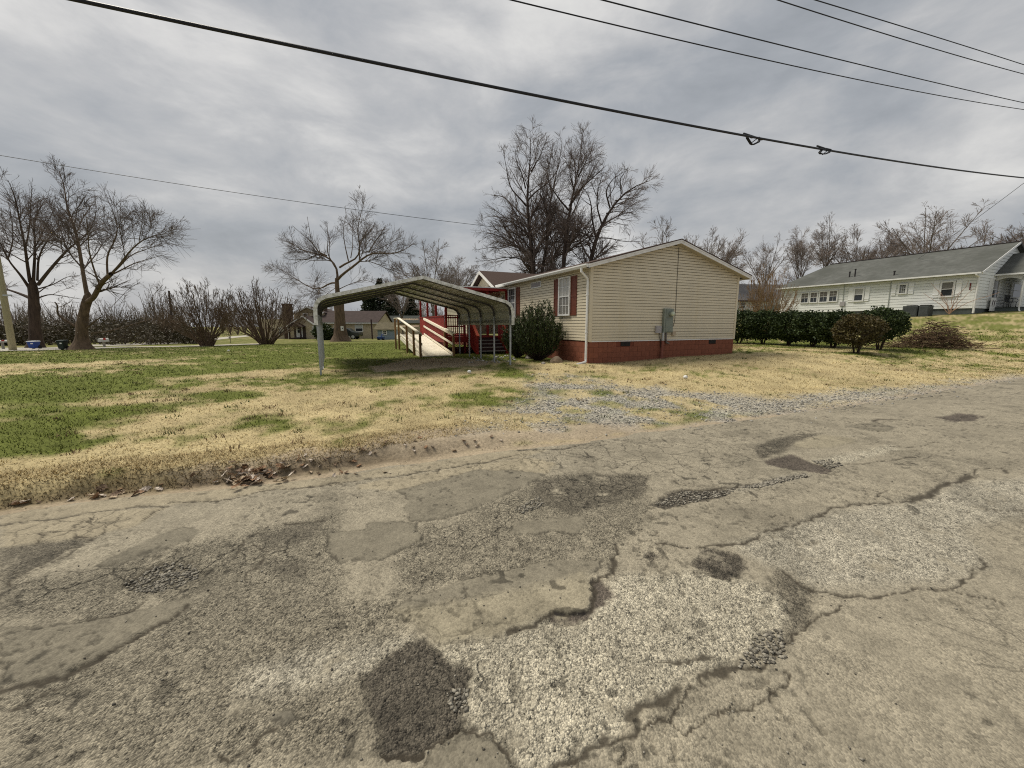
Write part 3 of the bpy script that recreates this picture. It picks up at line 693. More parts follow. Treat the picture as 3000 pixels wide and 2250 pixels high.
# walls behind the siding
mb = MB(); mb.prism([(.02, .025, ZB), (W - .02, .025, ZB), (W - .02, .025, ZE), (W / 2, .025, ZP - .02), (.02, .025, ZE)], (0, .095, 0))
M_lapshade = mat('lap_shade_backing', (.20, .155, .085), .9, .1, 5)  # dark backing colour paints the shadow lines between the planks
wall_g = mb.build('wall', M_lapshade, house)
siding(wall_g, gp, 0, W, ZB, ZB + .104 * 24, .104, M_sid)
z = ZB + .104 * 24
while z < ZP - .12:
    zb = z + .104; a0 = max((z - ZE) / SL, 0); a1 = max((zb - ZE) / SL, 0)
    mb = MB(); zg0 = z + .0165; mb.hexa([gp.p(a0, zg0, -.012), gp.p(W - a0, zg0, -.012), gp.p(W - a0, zg0, .022), gp.p(a0, zg0, .022)], [gp.p(a1, zb, -.012), gp.p(W - a1, zb, -.012), gp.p(W - a1, zb, .012), gp.p(a1, zb, .012)])
    mb.build('siding_plank', M_sid, wall_g); z = zb
mb = MB(); mb.box(.025, .12, .12, RB0, ZB, ZE); wall_l = mb.build('wall', M_lapshade, house)
mb = MB(); mb.box(.025, .12, RB1, LN, ZB, ZE); wall_m = mb.build('wall', M_lapshade, house)
siding(wall_l, lp, 0, RB0, ZB, ZB + round(.104 * 24, 3), .104, M_sid)
siding(wall_m, lp, RB1, LN, ZB, ZB + round(.104 * 24, 3), .104, M_sid)
mb = MB(); mb.box(W - .12, W - .02, .12, LN - .1, ZB, ZE); mb.box(.02, W - .02, LN - .1, LN, ZB, ZE); mb.build('wall', M_sid, house)
# porch recess: back wall, side walls, ceiling
mb = MB(); mb.box(RDEP, RDEP + .08, RB0, RB1, ZB, ZE); mb.box(.12, RDEP, RB1, RB1 + .08, ZB, ZE); mb.box(.12, RDEP, RB0 - .08, RB0, ZB, ZE); rw = mb.build('wall', M_sid, house)
fp = Pl((0, RB1), (1, 0), (0, -1)); bpn = Pl((RDEP, 0), (0, 1), (-1, 0))
siding(rw, fp, .12, RDEP - .02, ZB + .02, ZB + .02 + 24 * .104, .104, M_sid)
siding(rw, bpn, RB0, RB1 - .02, ZB + .02, ZB + .02 + 24 * .104, .104, M_sid)
mb = MB(); mb.box(.12, RDEP, RB0, RB1, ZE - .06, ZE - .01); mb.build('porch_ceiling', M_white, house)
window(house, fp, .5, 1.5, ZB + .95, ZB + 2.1, 3, 2)
window(house, bpn, RB0 + .6, RB0 + 1.5, ZB + .9, ZB + 2.1, 2, 2)
mb = MB(); bpn.box(mb, RB0 + 2.3, RB0 + 3.25, ZB + .02, ZB + 2.08, .0, .04); dr = mb.build('door', mat('dark_door', (.05, .02, .018), .5, .1), house)
mb = MB(); mb.lathe(bpn.p(RB0 + 2.4, ZB + 1.0, .07), [(.03, -.03), (.04, 0), (.03, .03)], 8, 'X'); mb.build('handle', mat('brass', (.5, .38, .15), .3, .1, metal=1), dr)
# corner trims, seam
mb = MB(); gp.box(mb, -.02, .09, ZB - .02, ZE + .03, .004, .03); lp.box(mb, -.03, .09, ZB - .02, ZE + .0, .02, .032); mb.build('corner_trim', M_sid, house)
mb = MB(); gp.box(mb, W - .09, W + .02, ZB - .02, ZE + .03, .004, .03); mb.build('corner_trim', M_sid, house)
# skirting of painted blocks
mb = MB(); gp.box(mb, .04, W - .04, -.3, ZB - .02, -.2, -.02); lp.box(mb, .2, RB0 + 11, -.3, ZB - .02, -.2, -.02); sk = mb.build('skirting', M_mortar, house)
bm = {}
def block(pl, t0, t1, z0, z1):
    key = (id(pl), round(t1 - t0, 3), round(z1 - z0, 3))
    if key not in bm:
        b = MB(); pl.box(b, 0, t1 - t0, 0, z1 - z0, -.02, .0); bm[key] = b.mesh('block', M_skirt)
    q = pl.t * t0
    inst('block', bm[key], sk, (q.x, q.y, z0))
for pl, t1, vents in ((gp, W - .02, ((1.42, 1.86), (6.0, 6.42))), (lp, 12.0, ())):
    for row in range(5):
        z1 = ZB - .03 - row * .195; z0 = z1 - .19; t = .02 if row % 2 == 0 else .22
        if row % 2: block(pl, .02, .21, z0, z1)
        while t < t1 - .05:
            te = min(t + .39, t1)
            if not (row == 0 and any(te > v[0] + .05 and t < v[1] - .05 for v in vents)): block(pl, t, te, z0, z1)
            t += .40
mb = MB(); mb.box(W - .2, W - .02, .22, LN, -.3, ZB - .02); mb.build('skirting', M_skirt, house)
for a0, a1 in ((1.42, 1.84), (6.0, 6.4)):
    mb = MB(); gp.box(mb, a0, a1, ZB - .2, ZB - .05, -.02, .012); v = mb.build('vent', M_vent, house)
    mb = MB()
    for q in range(4): gp.box(mb, a0 + .02, a1 - .02, ZB - .185 + q * .034, ZB - .17 + q * .034, .012, .02)
    mb.build('louvre', M_vent, v)
mb = MB(); gp.box(mb, 0, W, ZB - .03, ZB + .005, .001, .024); mb.build('starter_strip', M_white, house)
# roof
OV, RK = .32, .34
def roof_slab(a0, a1, b0, b1, th0, th1):   # a from eave to ridge, thickness band above the rafter line
    za, zb = ZE + SL * a0, ZE + SL * a1
    return [(a0, b0, za + th0), (a1, b0, zb + th0), (a1, b1, zb + th0), (a0, b1, za + th0)], [(a0, b0, za + th1), (a1, b0, zb + th1), (a1, b1, zb + th1), (a0, b1, za + th1)]
mb = MB(); mb.hexa(*roof_slab(-OV, W / 2, -RK - .02, LN + .3, .10, .135)); 
A_, B_ = roof_slab(-OV, W / 2, -RK - .02, LN + .3, .10, .135)
mir = lambda P: [(W - p[0], p[1], p[2]) for p in P]
def flip(P): return [P[1], P[0], P[3], P[2]]
mb.hexa(flip(mir(A_)), flip(mir(B_))); mb.build('roof', M_shingle, house)
M_fascia = mat('white_fascia', (.70, .68, .64), .5, .05, 4, dirt=(.45, .42, .36), dscale=3, dth=(.5, .8))
M_soffit = mat('soffit', (.42, .38, .29), .7, .06, 5)
for sgn in (0, 1):
    f = (lambda P: P) if sgn == 0 else (lambda P: flip(mir(P)))
    A_, B_ = roof_slab(-OV, W / 2, -RK, -RK + .03, -.03, .098); mb = MB(); mb.hexa(f(A_), f(B_)); rb = mb.build('rake_board', M_fascia, house)
    A_, B_ = roof_slab(-OV, W / 2, -RK - .012, -RK + .0, .05, .098); mb = MB(); mb.hexa(f(A_), f(B_)); mb.build('rake_trim', M_fascia, rb)
    A_, B_ = roof_slab(-OV, W / 2, -RK + .03, .0, .0, .03); mb = MB(); mb.hexa(f(A_), f(B_)); mb.build('soffit', M_soffit, house)
mb = MB(); mb.box(-OV + .02, -.002, .0, LN, ZE - .10, ZE - .08); mb.box(W + .002, W + OV - .02, .0, LN, ZE - .10, ZE - .08); mb.build('soffit', M_soffit, house)
mb = MB(); mb.box(W + OV - .02, W + OV, -RK + .03, LN, ZE - .12, ZE + .0); mb.build('fascia', M_fascia, house)
# gutter and downspout on the long side
g0, g1 = -RK + .02, LN + .3
for b0, b1 in ((g0, RB0 - .3), (RB1 + .4, g1)):
    mb = MB(); zt = ZE - SL * OV + .10
    mb.prism([(-OV - .01, b0, zt), (-OV - .01, b0, zt - .11), (-OV - .07, b0, zt - .11), (-OV - .115, b0, zt - .04), (-OV - .115, b0, zt)], (0, b1 - b0, 0)); mb.build('gutter', M_white, house)
zt = ZE - SL * OV - .02
dsp = MB(); dsp.tube([(-OV - .06, .02, zt + .02), (-OV - .06, .02, zt - .10), (-.09, .06, zt - .32), (-.075, .06, zt - .45), (-.075, .06, ZB), (-.075, .06, .42), (-.10, .03, .30), (-.55, -.10, .245)], .043, 6)
ds = dsp.build('downspout', M_white, house)
for zz_ in (ZB + .3, ZB + 1.6):
    mb = MB(); mb.box(-.125, -.02, .02, .10, zz_, zz_ + .03); mb.build('strap', M_white, ds)
# windows and shutters on the long side
def shutter(pl, t0, t1, z0, z1):
    mb = MB(); pl.box(mb, t0, t1, z0, z1, .016, .03); sh = mb.build('shutter', M_shut, house)
    mb = MB()
    for (a, b, c, d) in ((t0, t0 + .04, z0, z1), (t1 - .04, t1, z0, z1), (t0 + .04, t1 - .04, z0, z0 + .07), (t0 + .04, t1 - .04, z1 - .07, z1), (t0 + .04, t1 - .04, (z0 + z1) / 2 - .035, (z0 + z1) / 2 + .035)):
        pl.box(mb, a, b, c, d, .03, .042)
    mb.build('shutter_frame', M_shut, sh)
window(house, lp, 1.2, 2.02, 1.95, 3.40, 3, 2, M_curtain, M_blind, .06, .06, cols_b=3, rows_b=2)
shutter(lp, .80, 1.19, 1.95, 3.38); shutter(lp, 2.03, 2.42, 1.95, 3.38)
window(house, lp, 6.0, 6.88, 1.95, 3.40, 3, 2, M_glass, M_glass, .06, .06)
shutter(lp, 5.58, 5.99, 1.95, 3.38); shutter(lp, 6.89, 7.28, 1.95, 3.38)
mb = MB()
for (a, b, c, d) in ((3.5, 4.42, 3.19, 3.23), (3.5, 4.42, 3.41, 3.45), (3.5, 3.54, 3.23, 3.41), (4.38, 4.42, 3.23, 3.41)): lp.box(mb, a, b, c, d, .004, .05)
tw = mb.build('window', M_white, house)
for q in range(2): mb = MB(); lp.box(mb, 3.54 + q * .42, 3.96 + q * .42 - .01, 3.23, 3.41, .004, .030); mb.build('pane', mat('brown_glass', (.10, .065, .045), .15, .15, spec=.5), tw)
# cross gable over the porch
GC, GH, GW_ = 10.3, ZE + 1.02, 2.35
mb = MB(); mb.prism([(-.005, GC - 2.05, ZE - .06), (-.005, GC + 2.05, ZE - .06), (-.005, GC, GH - .14)], (.08, 0, 0)); cg = mb.build('gable', M_sid, house)
z = ZE - .06
while z < GH - .3:
    t = (z - ZE + .06) / (GH - .14 - ZE + .06); t2 = (z + .1 - ZE + .06) / (GH - .14 - ZE + .06); w0, w1 = 2.05 * (1 - t), 2.05 * (1 - t2)
    mb = MB(); mb.hexa([lp.p(GC - w0, z, .006), lp.p(GC + w0, z, .006), lp.p(GC + w0, z, .022), lp.p(GC - w0, z, .022)], [lp.p(GC - w1, z + .1, .006), lp.p(GC + w1, z + .1, .006), lp.p(GC + w1, z + .1, .009), lp.p(GC - w1, z + .1, .009)])
    mb.build('siding_plank', M_sid, cg); z += .1
ridge_in = (GH - ZE) / SL
for sg in (-1, 1):
    e = (-.34, GC + sg * GW_, ZE - .10); p = (-.34, GC, GH); ei = (.0, GC + sg * GW_, ZE - .10); pi_ = (ridge_in, GC, GH)
    up = Vector((0, 0, .05))
    q = [Vector(e), Vector(p), Vector(pi_), Vector(ei)]
    if sg > 0: q = q[::-1]
    mb = MB(); mb.hexa(q, [v + up for v in q]); mb.build('roof', M_shingle, house)
    mb = MB(); mb.beam(Vector(e) + Vector((-.018, 0, -.05)), Vector(p) + Vector((-.018, 0, -.05)), .03, .15); mb.build('rake_board', M_fascia, house)
# entry lamp, cable seam on the gable
mb = MB(); lp.box(mb, 7.62, 7.74, 2.95, 3.15, .016, .05); lm = mb.build('floodlight', M_white, house)
for sg in (-1, 1): mb = MB(); mb.lathe(lp.p(7.68 + sg * .1, 2.98, .13), [(.03, .08), (.05, .03), (.07, -.06), (.055, -.07)], 10, 'X'); mb.build('lamp_head', M_white, lm)
M_wire = mat('black_cable', (.012, .012, .013), .5, .1)
mb = MB(); mb.tube([gp.p(3.98, ZP - .10, .03), gp.p(3.985, 3.4, .03), gp.p(4.0, 2.4, .03), gp.p(3.99, 1.75, .03), gp.p(3.93, 1.55, .03), gp.p(3.84, 1.50, .03)], .008, 5); mb.build('service_cable', M_wire, house)
# electric panel
M_box = mat('grey_green_enamel', (.20, .225, .19), .5, .08, 5, dirt=(.10, .085, .06), dscale=4, dth=(.55, .8))
ep = tag(empty('electric_panel', (0, 0, 0)), 'grey green electric meter panel on the beige gable wall', 'electric panel')
ep.matrix_world = Matrix.Translation((hx, hy, 0)) @ Matrix.Rotation(TH, 4, 'Z')
mb = MB(); gp.box(mb, 3.34, 3.81, 1.31, 2.22, .018, .13); mb.build('cabinet', M_box, ep, bevel=.01)
mb = MB(); gp.box(mb, 3.42, 3.79, 1.35, 1.84, .13, .145); mb.build('cabinet_door', M_box, ep, bevel=.006)
mb = MB(); gp.box(mb, 3.42, 3.79, 1.88, 2.20, .13, .142); mb.build('meter_cover', M_box, ep, bevel=.006)
mb = MB(); mb.lathe(gp.p(3.64, 2.02, .142), [(.105, .0), (.105, -.05), (.09, -.06)], 16, 'Y'); mt = mb.build('meter', M_box, ep)
mb = MB(); mb.lathe(gp.p(3.64, 2.02, .20), [(.085, .0), (.085, -.07), (.06, -.10), (.01, -.105)], 16, 'Y'); mb.build('glass_dome', mat('meter_glass', (.50, .55, .42), .1, .2, 20, spec=.6), mt, sm=True)
mb = MB(); mb.tube([gp.p(3.37, 1.31, .09), gp.p(3.36, 1.0, .09)], .04, 10); mb.build('conduit', mat('galvanised', (.45, .46, .46), .45, .1, 8, metal=.4), ep)
mb = MB(); mb.tube([gp.p(3.36, 1.0, .09), gp.p(3.34, .2, .09)], .048, 10); mb.build('conduit', mat('painted_conduit', (.22, .08, .055), .7, .15), ep)
mb = MB(); mb.tube([gp.p(3.52, 1.31, .08), gp.p(3.53, 1.06, .08), gp.p(3.60, .92, .05), gp.p(3.8, .88, -.02)], .034, 8); mb.build('conduit', mat('grey_conduit', (.16, .14, .13), .7, .1), ep)
mb = MB(); mb.tube([gp.p(3.22, 1.32, .06), gp.p(3.25, 1.1, .05), gp.p(3.3, .95, .06), gp.p(3.33, .7, .05)], .012, 6); mb.build('cable', M_wire, ep)
mb = MB(); gp.box(mb, 3.0, 3.27, 1.29, 1.56, .018, .10); tag(mb.build('junction_box', mat('grey_box', (.36, .34, .34), .6, .08), None, bevel=.008), 'small light grey utility box left of the electric panel', 'utility box').matrix_world = ep.matrix_world
mb = MB(); gp.box(mb, 3.86, 4.03, 1.20, 1.36, .018, .09); tag(mb.build('junction_box', mat('tan_box', (.44, .36, .26), .6, .08), None, bevel=.008), 'small tan utility box right of the electric panel', 'utility box').matrix_world = ep.matrix_world

# ------------------------------------------------------------------ carport
CS, CD, CW, CL = -.35, 12.36, 5.93, 6.0
cx, cy = xy(CS, CD)
carport = empty('carport', (cx, cy, 0), TH, label='open metal carport with pale arched roof on thin steel posts', cat='carport')
M_galv = mat('galvanised_post', (.34, .36, .37), .45, .15, 9, metal=.5, dirt=(.25, .24, .22), dscale=5)
M_frame = mat('dull_steel_bow', (.10, .095, .09), .6, .2, 9, metal=.4)
M_panel = mat('pale_roof_sheet', (.31, .31, .25), .5, .10, 3, dirt=(.30, .29, .23), dscale=1.2, dth=(.45, .75), stretch=(1, .4, 1))
M_trim = mat('weathered_white_trim', (.74, .74, .71), .5, .08, 6, dirt=(.27, .27, .20), dscale=7, dth=(.42, .68))
def gzc(a, b):
    x_, y_ = xy(CS + a, CD + b); return gz(x_, y_)
ZL = .20                                   # level the roof is set out from
half = [(0, 1.72), (.01, 1.88), (.05, 1.99), (.13, 2.08), (.25, 2.145), (CW / 2, 2.80)]
path = [(a, ZL + z) for a, z in half] + [(CW - a, ZL + z) for a, z in half[-2::-1]]
def path_at(t):                            # arc length parameter along the bow
    seg = [math.dist(path[i], path[i + 1]) for i in range(len(path) - 1)]; T = t * sum(seg)
    for i, l in enumerate(seg):
        if T <= l + 1e-9: f = T / l; return tuple(path[i][j] * (1 - f) + path[i + 1][j] * f for j in (0, 1))
        T -= l
    return path[-1]
NB = 5
for i in range(NB):
    b = .03 + i * (CL - .06) / (NB - 1)
    for a in (0, CW):
        zg = gzc(a, b) - .05
        mb = MB(); mb.box(a - .026, a + .026, b - .026, b + .026, zg, ZL + 1.74); pst = mb.build('post', M_galv, carport)
        mb = MB(); mb.box(a - .031, a + .031, b - .031, b + .031, ZL + .98, ZL + 1.05); mb.build('post_sleeve', M_galv, pst)
    mb = MB()
    for k_ in range(len(path) - 1):
        p, q = path[k_], path[k_ + 1]
        mb.beam((p[0], b, p[1]), (q[0], b, q[1]), .055, .055, (0, 1, 0))
    mb.build('roof_bow', M_frame, carport)
for a in (0, CW): mb = MB(); mb.box(a - .03, a + .03, .06, CL - .06, gzc(a, 3) - .06, gzc(a, 3) - .0); mb.build('base_rail', M_galv, carport)
# roof sheets run front to back, each follows its stretch of the bow
full = [(0, ZL + 1.40)] + path + [(CW, ZL + 1.40)]
seg = [math.dist(full[i], full[i + 1]) for i in range(len(full) - 1)]; cum = np.concatenate([[0], np.cumsum(seg)]); TOT = cum[-1]
def fp_at(T):
    return np.interp(T, cum, [p[0] for p in full]), np.interp(T, cum, [p[1] for p in full])
def nrm(T):
    p, q = np.array(fp_at(max(T - .02, 0))), np.array(fp_at(min(T + .02, TOT))); t = (q - p) / np.linalg.norm(q - p); return np.array((-t[1], t[0]))
NSH = 10
for i in range(NSH):
    T0, T1 = TOT * i / NSH, TOT * (i + 1) / NSH + (.03 if i < NSH - 1 else 0)
    samp = []; Tn = T0
    ribs = np.linspace(T0, T1, 4)
    Ts = sorted(set(list(np.linspace(T0, T1, 13)) + [c for c in cum if T0 < c < T1]))
    prof = []
    for T in Ts:
        rib = any(abs(T - rr) < .03 for rr in ribs)
        p = np.array(fp_at(T)); n_ = nrm(T); off = .040 + (.018 if rib else 0) + (.004 if i % 2 else 0)
        prof.append(p + n_ * off)
    V = [(p[0], -.12, p[1]) for p in prof] + [(p[0], CL + .1, p[1]) for p in prof]
    V2 = [(p[0], -.12, p[1] + .006) for p in prof] + [(p[0], CL + .1, p[1] + .006) for p in prof]
    n = len(prof); mb = MB(); mb.add(V + V2, [(j, j + 1, n + j + 1, n + j) for j in range(n - 1)] + [(2 * n + j + 1, 2 * n + j, 3 * n + j, 3 * n + j + 1) for j in range(n - 1)])
    mb.build('roof_panel', M_panel, carport)
for b in (-.15, CL + .10):                 # end trims
    mb = MB()
    for k_ in range(len(full) - 1):
        p, q = np.array(full[k_]), np.array(full[k_ + 1]); m_ = (p + q) / 2
        p2, q2 = p + nrm(cum[k_]) * .025, q + nrm(cum[k_ + 1]) * .025
        mb.beam((p2[0], b + .015, p2[1]), (q2[0], b + .015, q2[1]), .10, .03, (0, 1, 0))
    mb.build('end_trim', M_trim, carport)

# ------------------------------------------------------------------ red deck with roof, steps
deck = empty('front_deck', (hx, hy, 0), TH, label='dark red wooden porch deck with railings, roof posts and steps', cat='deck')
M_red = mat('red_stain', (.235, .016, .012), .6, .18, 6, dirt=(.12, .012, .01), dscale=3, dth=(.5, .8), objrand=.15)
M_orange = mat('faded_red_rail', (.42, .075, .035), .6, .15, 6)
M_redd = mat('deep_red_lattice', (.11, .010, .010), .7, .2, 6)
D0, D1, DA = 6.9, 12.8, -3.3; DZ = ZB
mb = MB(); 
n = 24
for i in range(n):
    b0 = D0 + (D1 - D0) * i / n; mb = MB(); mb.box(DA, -.03, b0 + .004, b0 + (D1 - D0) / n - .004, DZ - .04, DZ - .002); mb.build('floor_board', M_red, deck)
mb = MB(); mb.box(DA - .02, -.03, D0 - .04, D0, DZ - .26, DZ + .0); mb.box(DA - .045, DA - .005, D0, D1, DZ - .26, DZ + .0); mb.build('rim_joist', M_red, deck)
def zg_(a, b):
    x_, y_ = xy(HS + a, HD + b); return gz(x_, y_)
for b in (D0 + .05, 8.9, 10.85, D1 - .05):
    mb = MB(); mb.box(DA - .0, DA + .1, b - .05, b + .05, zg_(DA, b) - .05, 3.30); mb.build('post', M_red, deck)
for a in (-2.35, -2.15, -.52, -.12):
    mb = MB(); mb.box(a - .05, a + .05, D0 - .0, D0 + .1, zg_(a, D0) - .05, 3.30 if a in (-.12,) else DZ + 1.02); mb.build('post', M_red, deck)
mb = MB(); mb.box(-1.2, -1.1, D0, D0 + .1, DZ, 3.3); mb.build('post', M_red, deck)
# solid board screen along the ramp side
nb = 46
for i in range(nb):
    b0 = D0 + .1 + (D1 - D0 - .2) * i / nb; mb = MB(); mb.box(DA - .03, DA - .008, b0 + .003, b0 + (D1 - D0 - .2) / nb - .003, DZ - .02, DZ + .98); mb.build('screen_board', M_red, deck)
mb = MB(); mb.box(DA - .06, DA + .10, D0 + .02, D1, DZ + .982, DZ + 1.02); mb.build('cap_rail', M_red, deck)
# pickets at the front
for z in (DZ + .08, DZ + .5, DZ + .92): mb = MB(); mb.box(DA + .1, -2.4, D0 + .03, D0 + .07, z - .03, z + .03); mb.build('rail', M_red, deck)
for i in range(7): a = DA + .17 + i * .105; mb = MB(); mb.box(a - .018, a + .018, D0 + .0, D0 + .028, DZ + .02, DZ + 1.0); mb.build('picket', M_red, deck)
mb = MB(); mb.box(DA + .1, -2.3, D0 - .02, D0 + .12, DZ + 1.0, DZ + 1.04); mb.build('cap_rail', M_red, deck)
# lattice under the deck
for dirn in (1, -1):
    for i in range(-10, 26):
        a = DA + i * .13; b_ = a + dirn * .62
        p, q = (a, D0 - .01, zg_(DA, D0)), (b_, D0 - .01, zg_(DA, D0) + .62)
        def cl(p, q, lo, hi):
            (x0, _, z0), (x1, _, z1) = p, q; ts = [0, 1]
            for e in (lo, hi):
                t = (e - x0) / (x1 - x0); ts.append(t)
            t0 = max(0, min((lo - x0) / (x1 - x0), (hi - x0) / (x1 - x0))); t1 = min(1, max((lo - x0) / (x1 - x0), (hi - x0) / (x1 - x0)))
            return None if t1 - t0 < .05 else ((x0 + (x1 - x0) * t0, p[1], z0 + (z1 - z0) * t0), (x0 + (x1 - x0) * t1, p[1], z0 + (z1 - z0) * t1))
        c = cl(p, q, DA, -2.2)
        if c:
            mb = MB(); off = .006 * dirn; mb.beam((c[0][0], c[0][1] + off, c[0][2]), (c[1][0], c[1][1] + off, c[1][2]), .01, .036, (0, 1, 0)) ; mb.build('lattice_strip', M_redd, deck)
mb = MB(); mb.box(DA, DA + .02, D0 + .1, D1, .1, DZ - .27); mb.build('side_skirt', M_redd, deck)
# roof of the deck
mb = MB(); mb.box(DA - .12, -.2, D0 - .15, D1 + .1, 3.38, 3.42); mb.build('roof_sheet', M_white, deck)
mb = MB(); mb.box(DA - .10, -.2, D0 - .13, D0 - .09, 3.25, 3.378); mb.box(DA - .10, DA - .06, D0 - .09, D1, 3.25, 3.378); mb.build('roof_fascia', M_red, deck)
for i in range(8):
    b = D0 + .1 + i * .8; mb = MB(); mb.box(DA - .05, -.2, b, b + .04, 3.28, 3.376); mb.build('rafter', M_red, deck)
# steps
SA0, SA1 = -2.10, -.58; NS = 5; run = .26; zg = zg_(-1.3, 5.8); rise = (DZ - zg) / (NS + .0)
M_tread = mat('grey_tread', (.20, .185, .17), .8, .2, 8); M_dk = mat('dark_riser', (.03, .012, .012), .8, .2)
for i in range(1, NS):
    z = DZ - rise * i; b1 = D0 - .04 - run * (i - 1); mb = MB(); mb.box(SA0 + .06, SA1 - .06, b1 - run, b1 - .01, z - .035, z); mb.build('tread', M_tread, deck)
    mb = MB(); mb.box(SA0 + .06, SA1 - .06, b1 - .03, b1 - .012, z + .003, z + rise - .038); mb.build('riser', M_dk, deck)
for a in (SA0, SA1):
    bl = D0 - .04 - run * (NS - 1)
    mb = MB(); mb.prism([(a - .025, D0 - .045, DZ - .02), (a - .025, D0 - .045, DZ - .4), (a - .025, bl, zg - .04), (a - .025, bl, zg + .12)], (.05, 0, 0)); mb.build('stringer', M_red, deck)
    mb = MB(); mb.box(a - .045, a + .045, bl - .05, bl + .04, zg - .05, zg + .86); mb.build('newel', M_red, deck)
    mb = MB(); mb.box(a - .045, a + .045, D0 - .14, D0 - .045, DZ - .2, DZ + .98); mb.build('newel', M_red, deck)
    mb = MB(); mb.beam((a, bl - .12, zg + .86), (a, D0 - .02, DZ + 1.0), .13, .04); mb.build('handrail', M_orange, deck)
    for j in range(5):
        t = (j + .5) / 5; b = bl + (D0 - .1 - bl) * t; z0 = zg + (DZ - zg) * t
        mb = MB(); mb.box(a - .03, a - .008, b - .07, b + .07, z0 + .02, z0 + .86); mb.build('picket', M_red, deck)

# ------------------------------------------------------------------ raw timber ramp
ramp = empty('wheelchair_ramp', (hx, hy, 0), TH, label='unpainted timber wheelchair ramp with handrails leading up to the red deck', cat='ramp')
M_pine = mat('raw_pine', (.82, .76, .62), .75, .10, 5, stretch=(3, .6, 3), dirt=(.58, .48, .33), dscale=4, dth=(.5, .8), objrand=.10)
M_pine2 = mat('weathered_pine_post', (.235, .135, .06), .8, .2, 6, stretch=(3, 3, .6), objrand=.3)
R0, R1, RA0, RA1 = 5.45, 11.3, -4.72, -3.42
zlo = zg_(-4, R0) + .05; zhi = DZ
rz = lambda b: zlo + (zhi - zlo) * (b - R0) / (R1 - R0)
nbd = 40
for i in range(nbd):
    b0 = R0 + (R1 - R0) * i / nbd; b1 = R0 + (R1 - R0) * (i + 1) / nbd - .006
    mb = MB(); mb.hexa([(RA0, b0, rz(b0) - .035), (RA1, b0, rz(b0) - .035), (RA1, b1, rz(b1) - .035), (RA0, b1, rz(b1) - .035)], [(RA0, b0, rz(b0)), (RA1, b0, rz(b0)), (RA1, b1, rz(b1)), (RA0, b1, rz(b1))]); mb.build('deck_board', M_pine, ramp)
for i in range(9):
    b0 = R1 + i * .15; mb = MB(); mb.box(RA0, RA1, b0, b0 + .143, zhi - .037, zhi - .001); mb.build('deck_board', M_pine, ramp)
for a in (RA0 - .02, RA1 + .02):
    mb = MB(); mb.beam((a, R0, rz(R0) - .12), (a, R1, zhi - .14), .04, .17); mb.build('side_joist', M_pine, ramp)
    mb = MB(); mb.beam((a, R1, zhi - .14), (a, R1 + 1.35, zhi - .14), .04, .2); mb.build('side_joist', M_pine, ramp)
posts = [R0 + .03, 6.95, 8.75, R1, R1 + 1.3]
for a in (RA0 - .085, RA1 + .085):
    for b in posts:
        if a > -4 and b > 8: 
            continue
        mb = MB(); mb.box(a - .045, a + .045, b - .045, b + .045, zg_(a, b) - .06, rz(min(b, R1)) + .93); mb.build('post', M_pine2, ramp)
    ax = a + (.06 if a < -4 else -.06)
    for hgt, w_ in ((.90, .09), (.50, .09)):
        mb = MB(); mb.beam((ax, R0 - .05, rz(R0) + hgt), (ax, R1, zhi + hgt), .035, w_); mb.build('rail', M_pine, ramp)
    mb = MB(); mb.beam((a, R0 - .1, rz(R0) + .955), (a, R1, zhi + .955), .14, .035); mb.build('cap_rail', M_pine, ramp)
    if a < -4:
        mb = MB(); mb.box(a - .07, a + .07, R1 + .0, R1 + 1.35, zhi + .94, zhi + .975); mb.build('cap_rail', M_pine, ramp)
        mb = MB(); mb.box(ax - .0175, ax + .0175, R1, R1 + 1.35, zhi + .46, zhi + .55); mb.build('rail', M_pine, ramp)
    mb = MB(); mb.beam((ax, R0, rz(R0) + .06), (ax, R1, zhi + .06), .03, .09); mb.build('kick_board', M_pine, ramp)
mb = MB(); mb.box(RA0 - .1, RA1, R1 + 1.31, R1 + 1.35, zhi + .86, zhi + .95); mb.box(RA0 - .1, RA1, R1 + 1.31, R1 + 1.35, zhi + .46, zhi + .55); mb.build('rail', M_pine, ramp)
for b in (R0 + .03, 6.95): pass
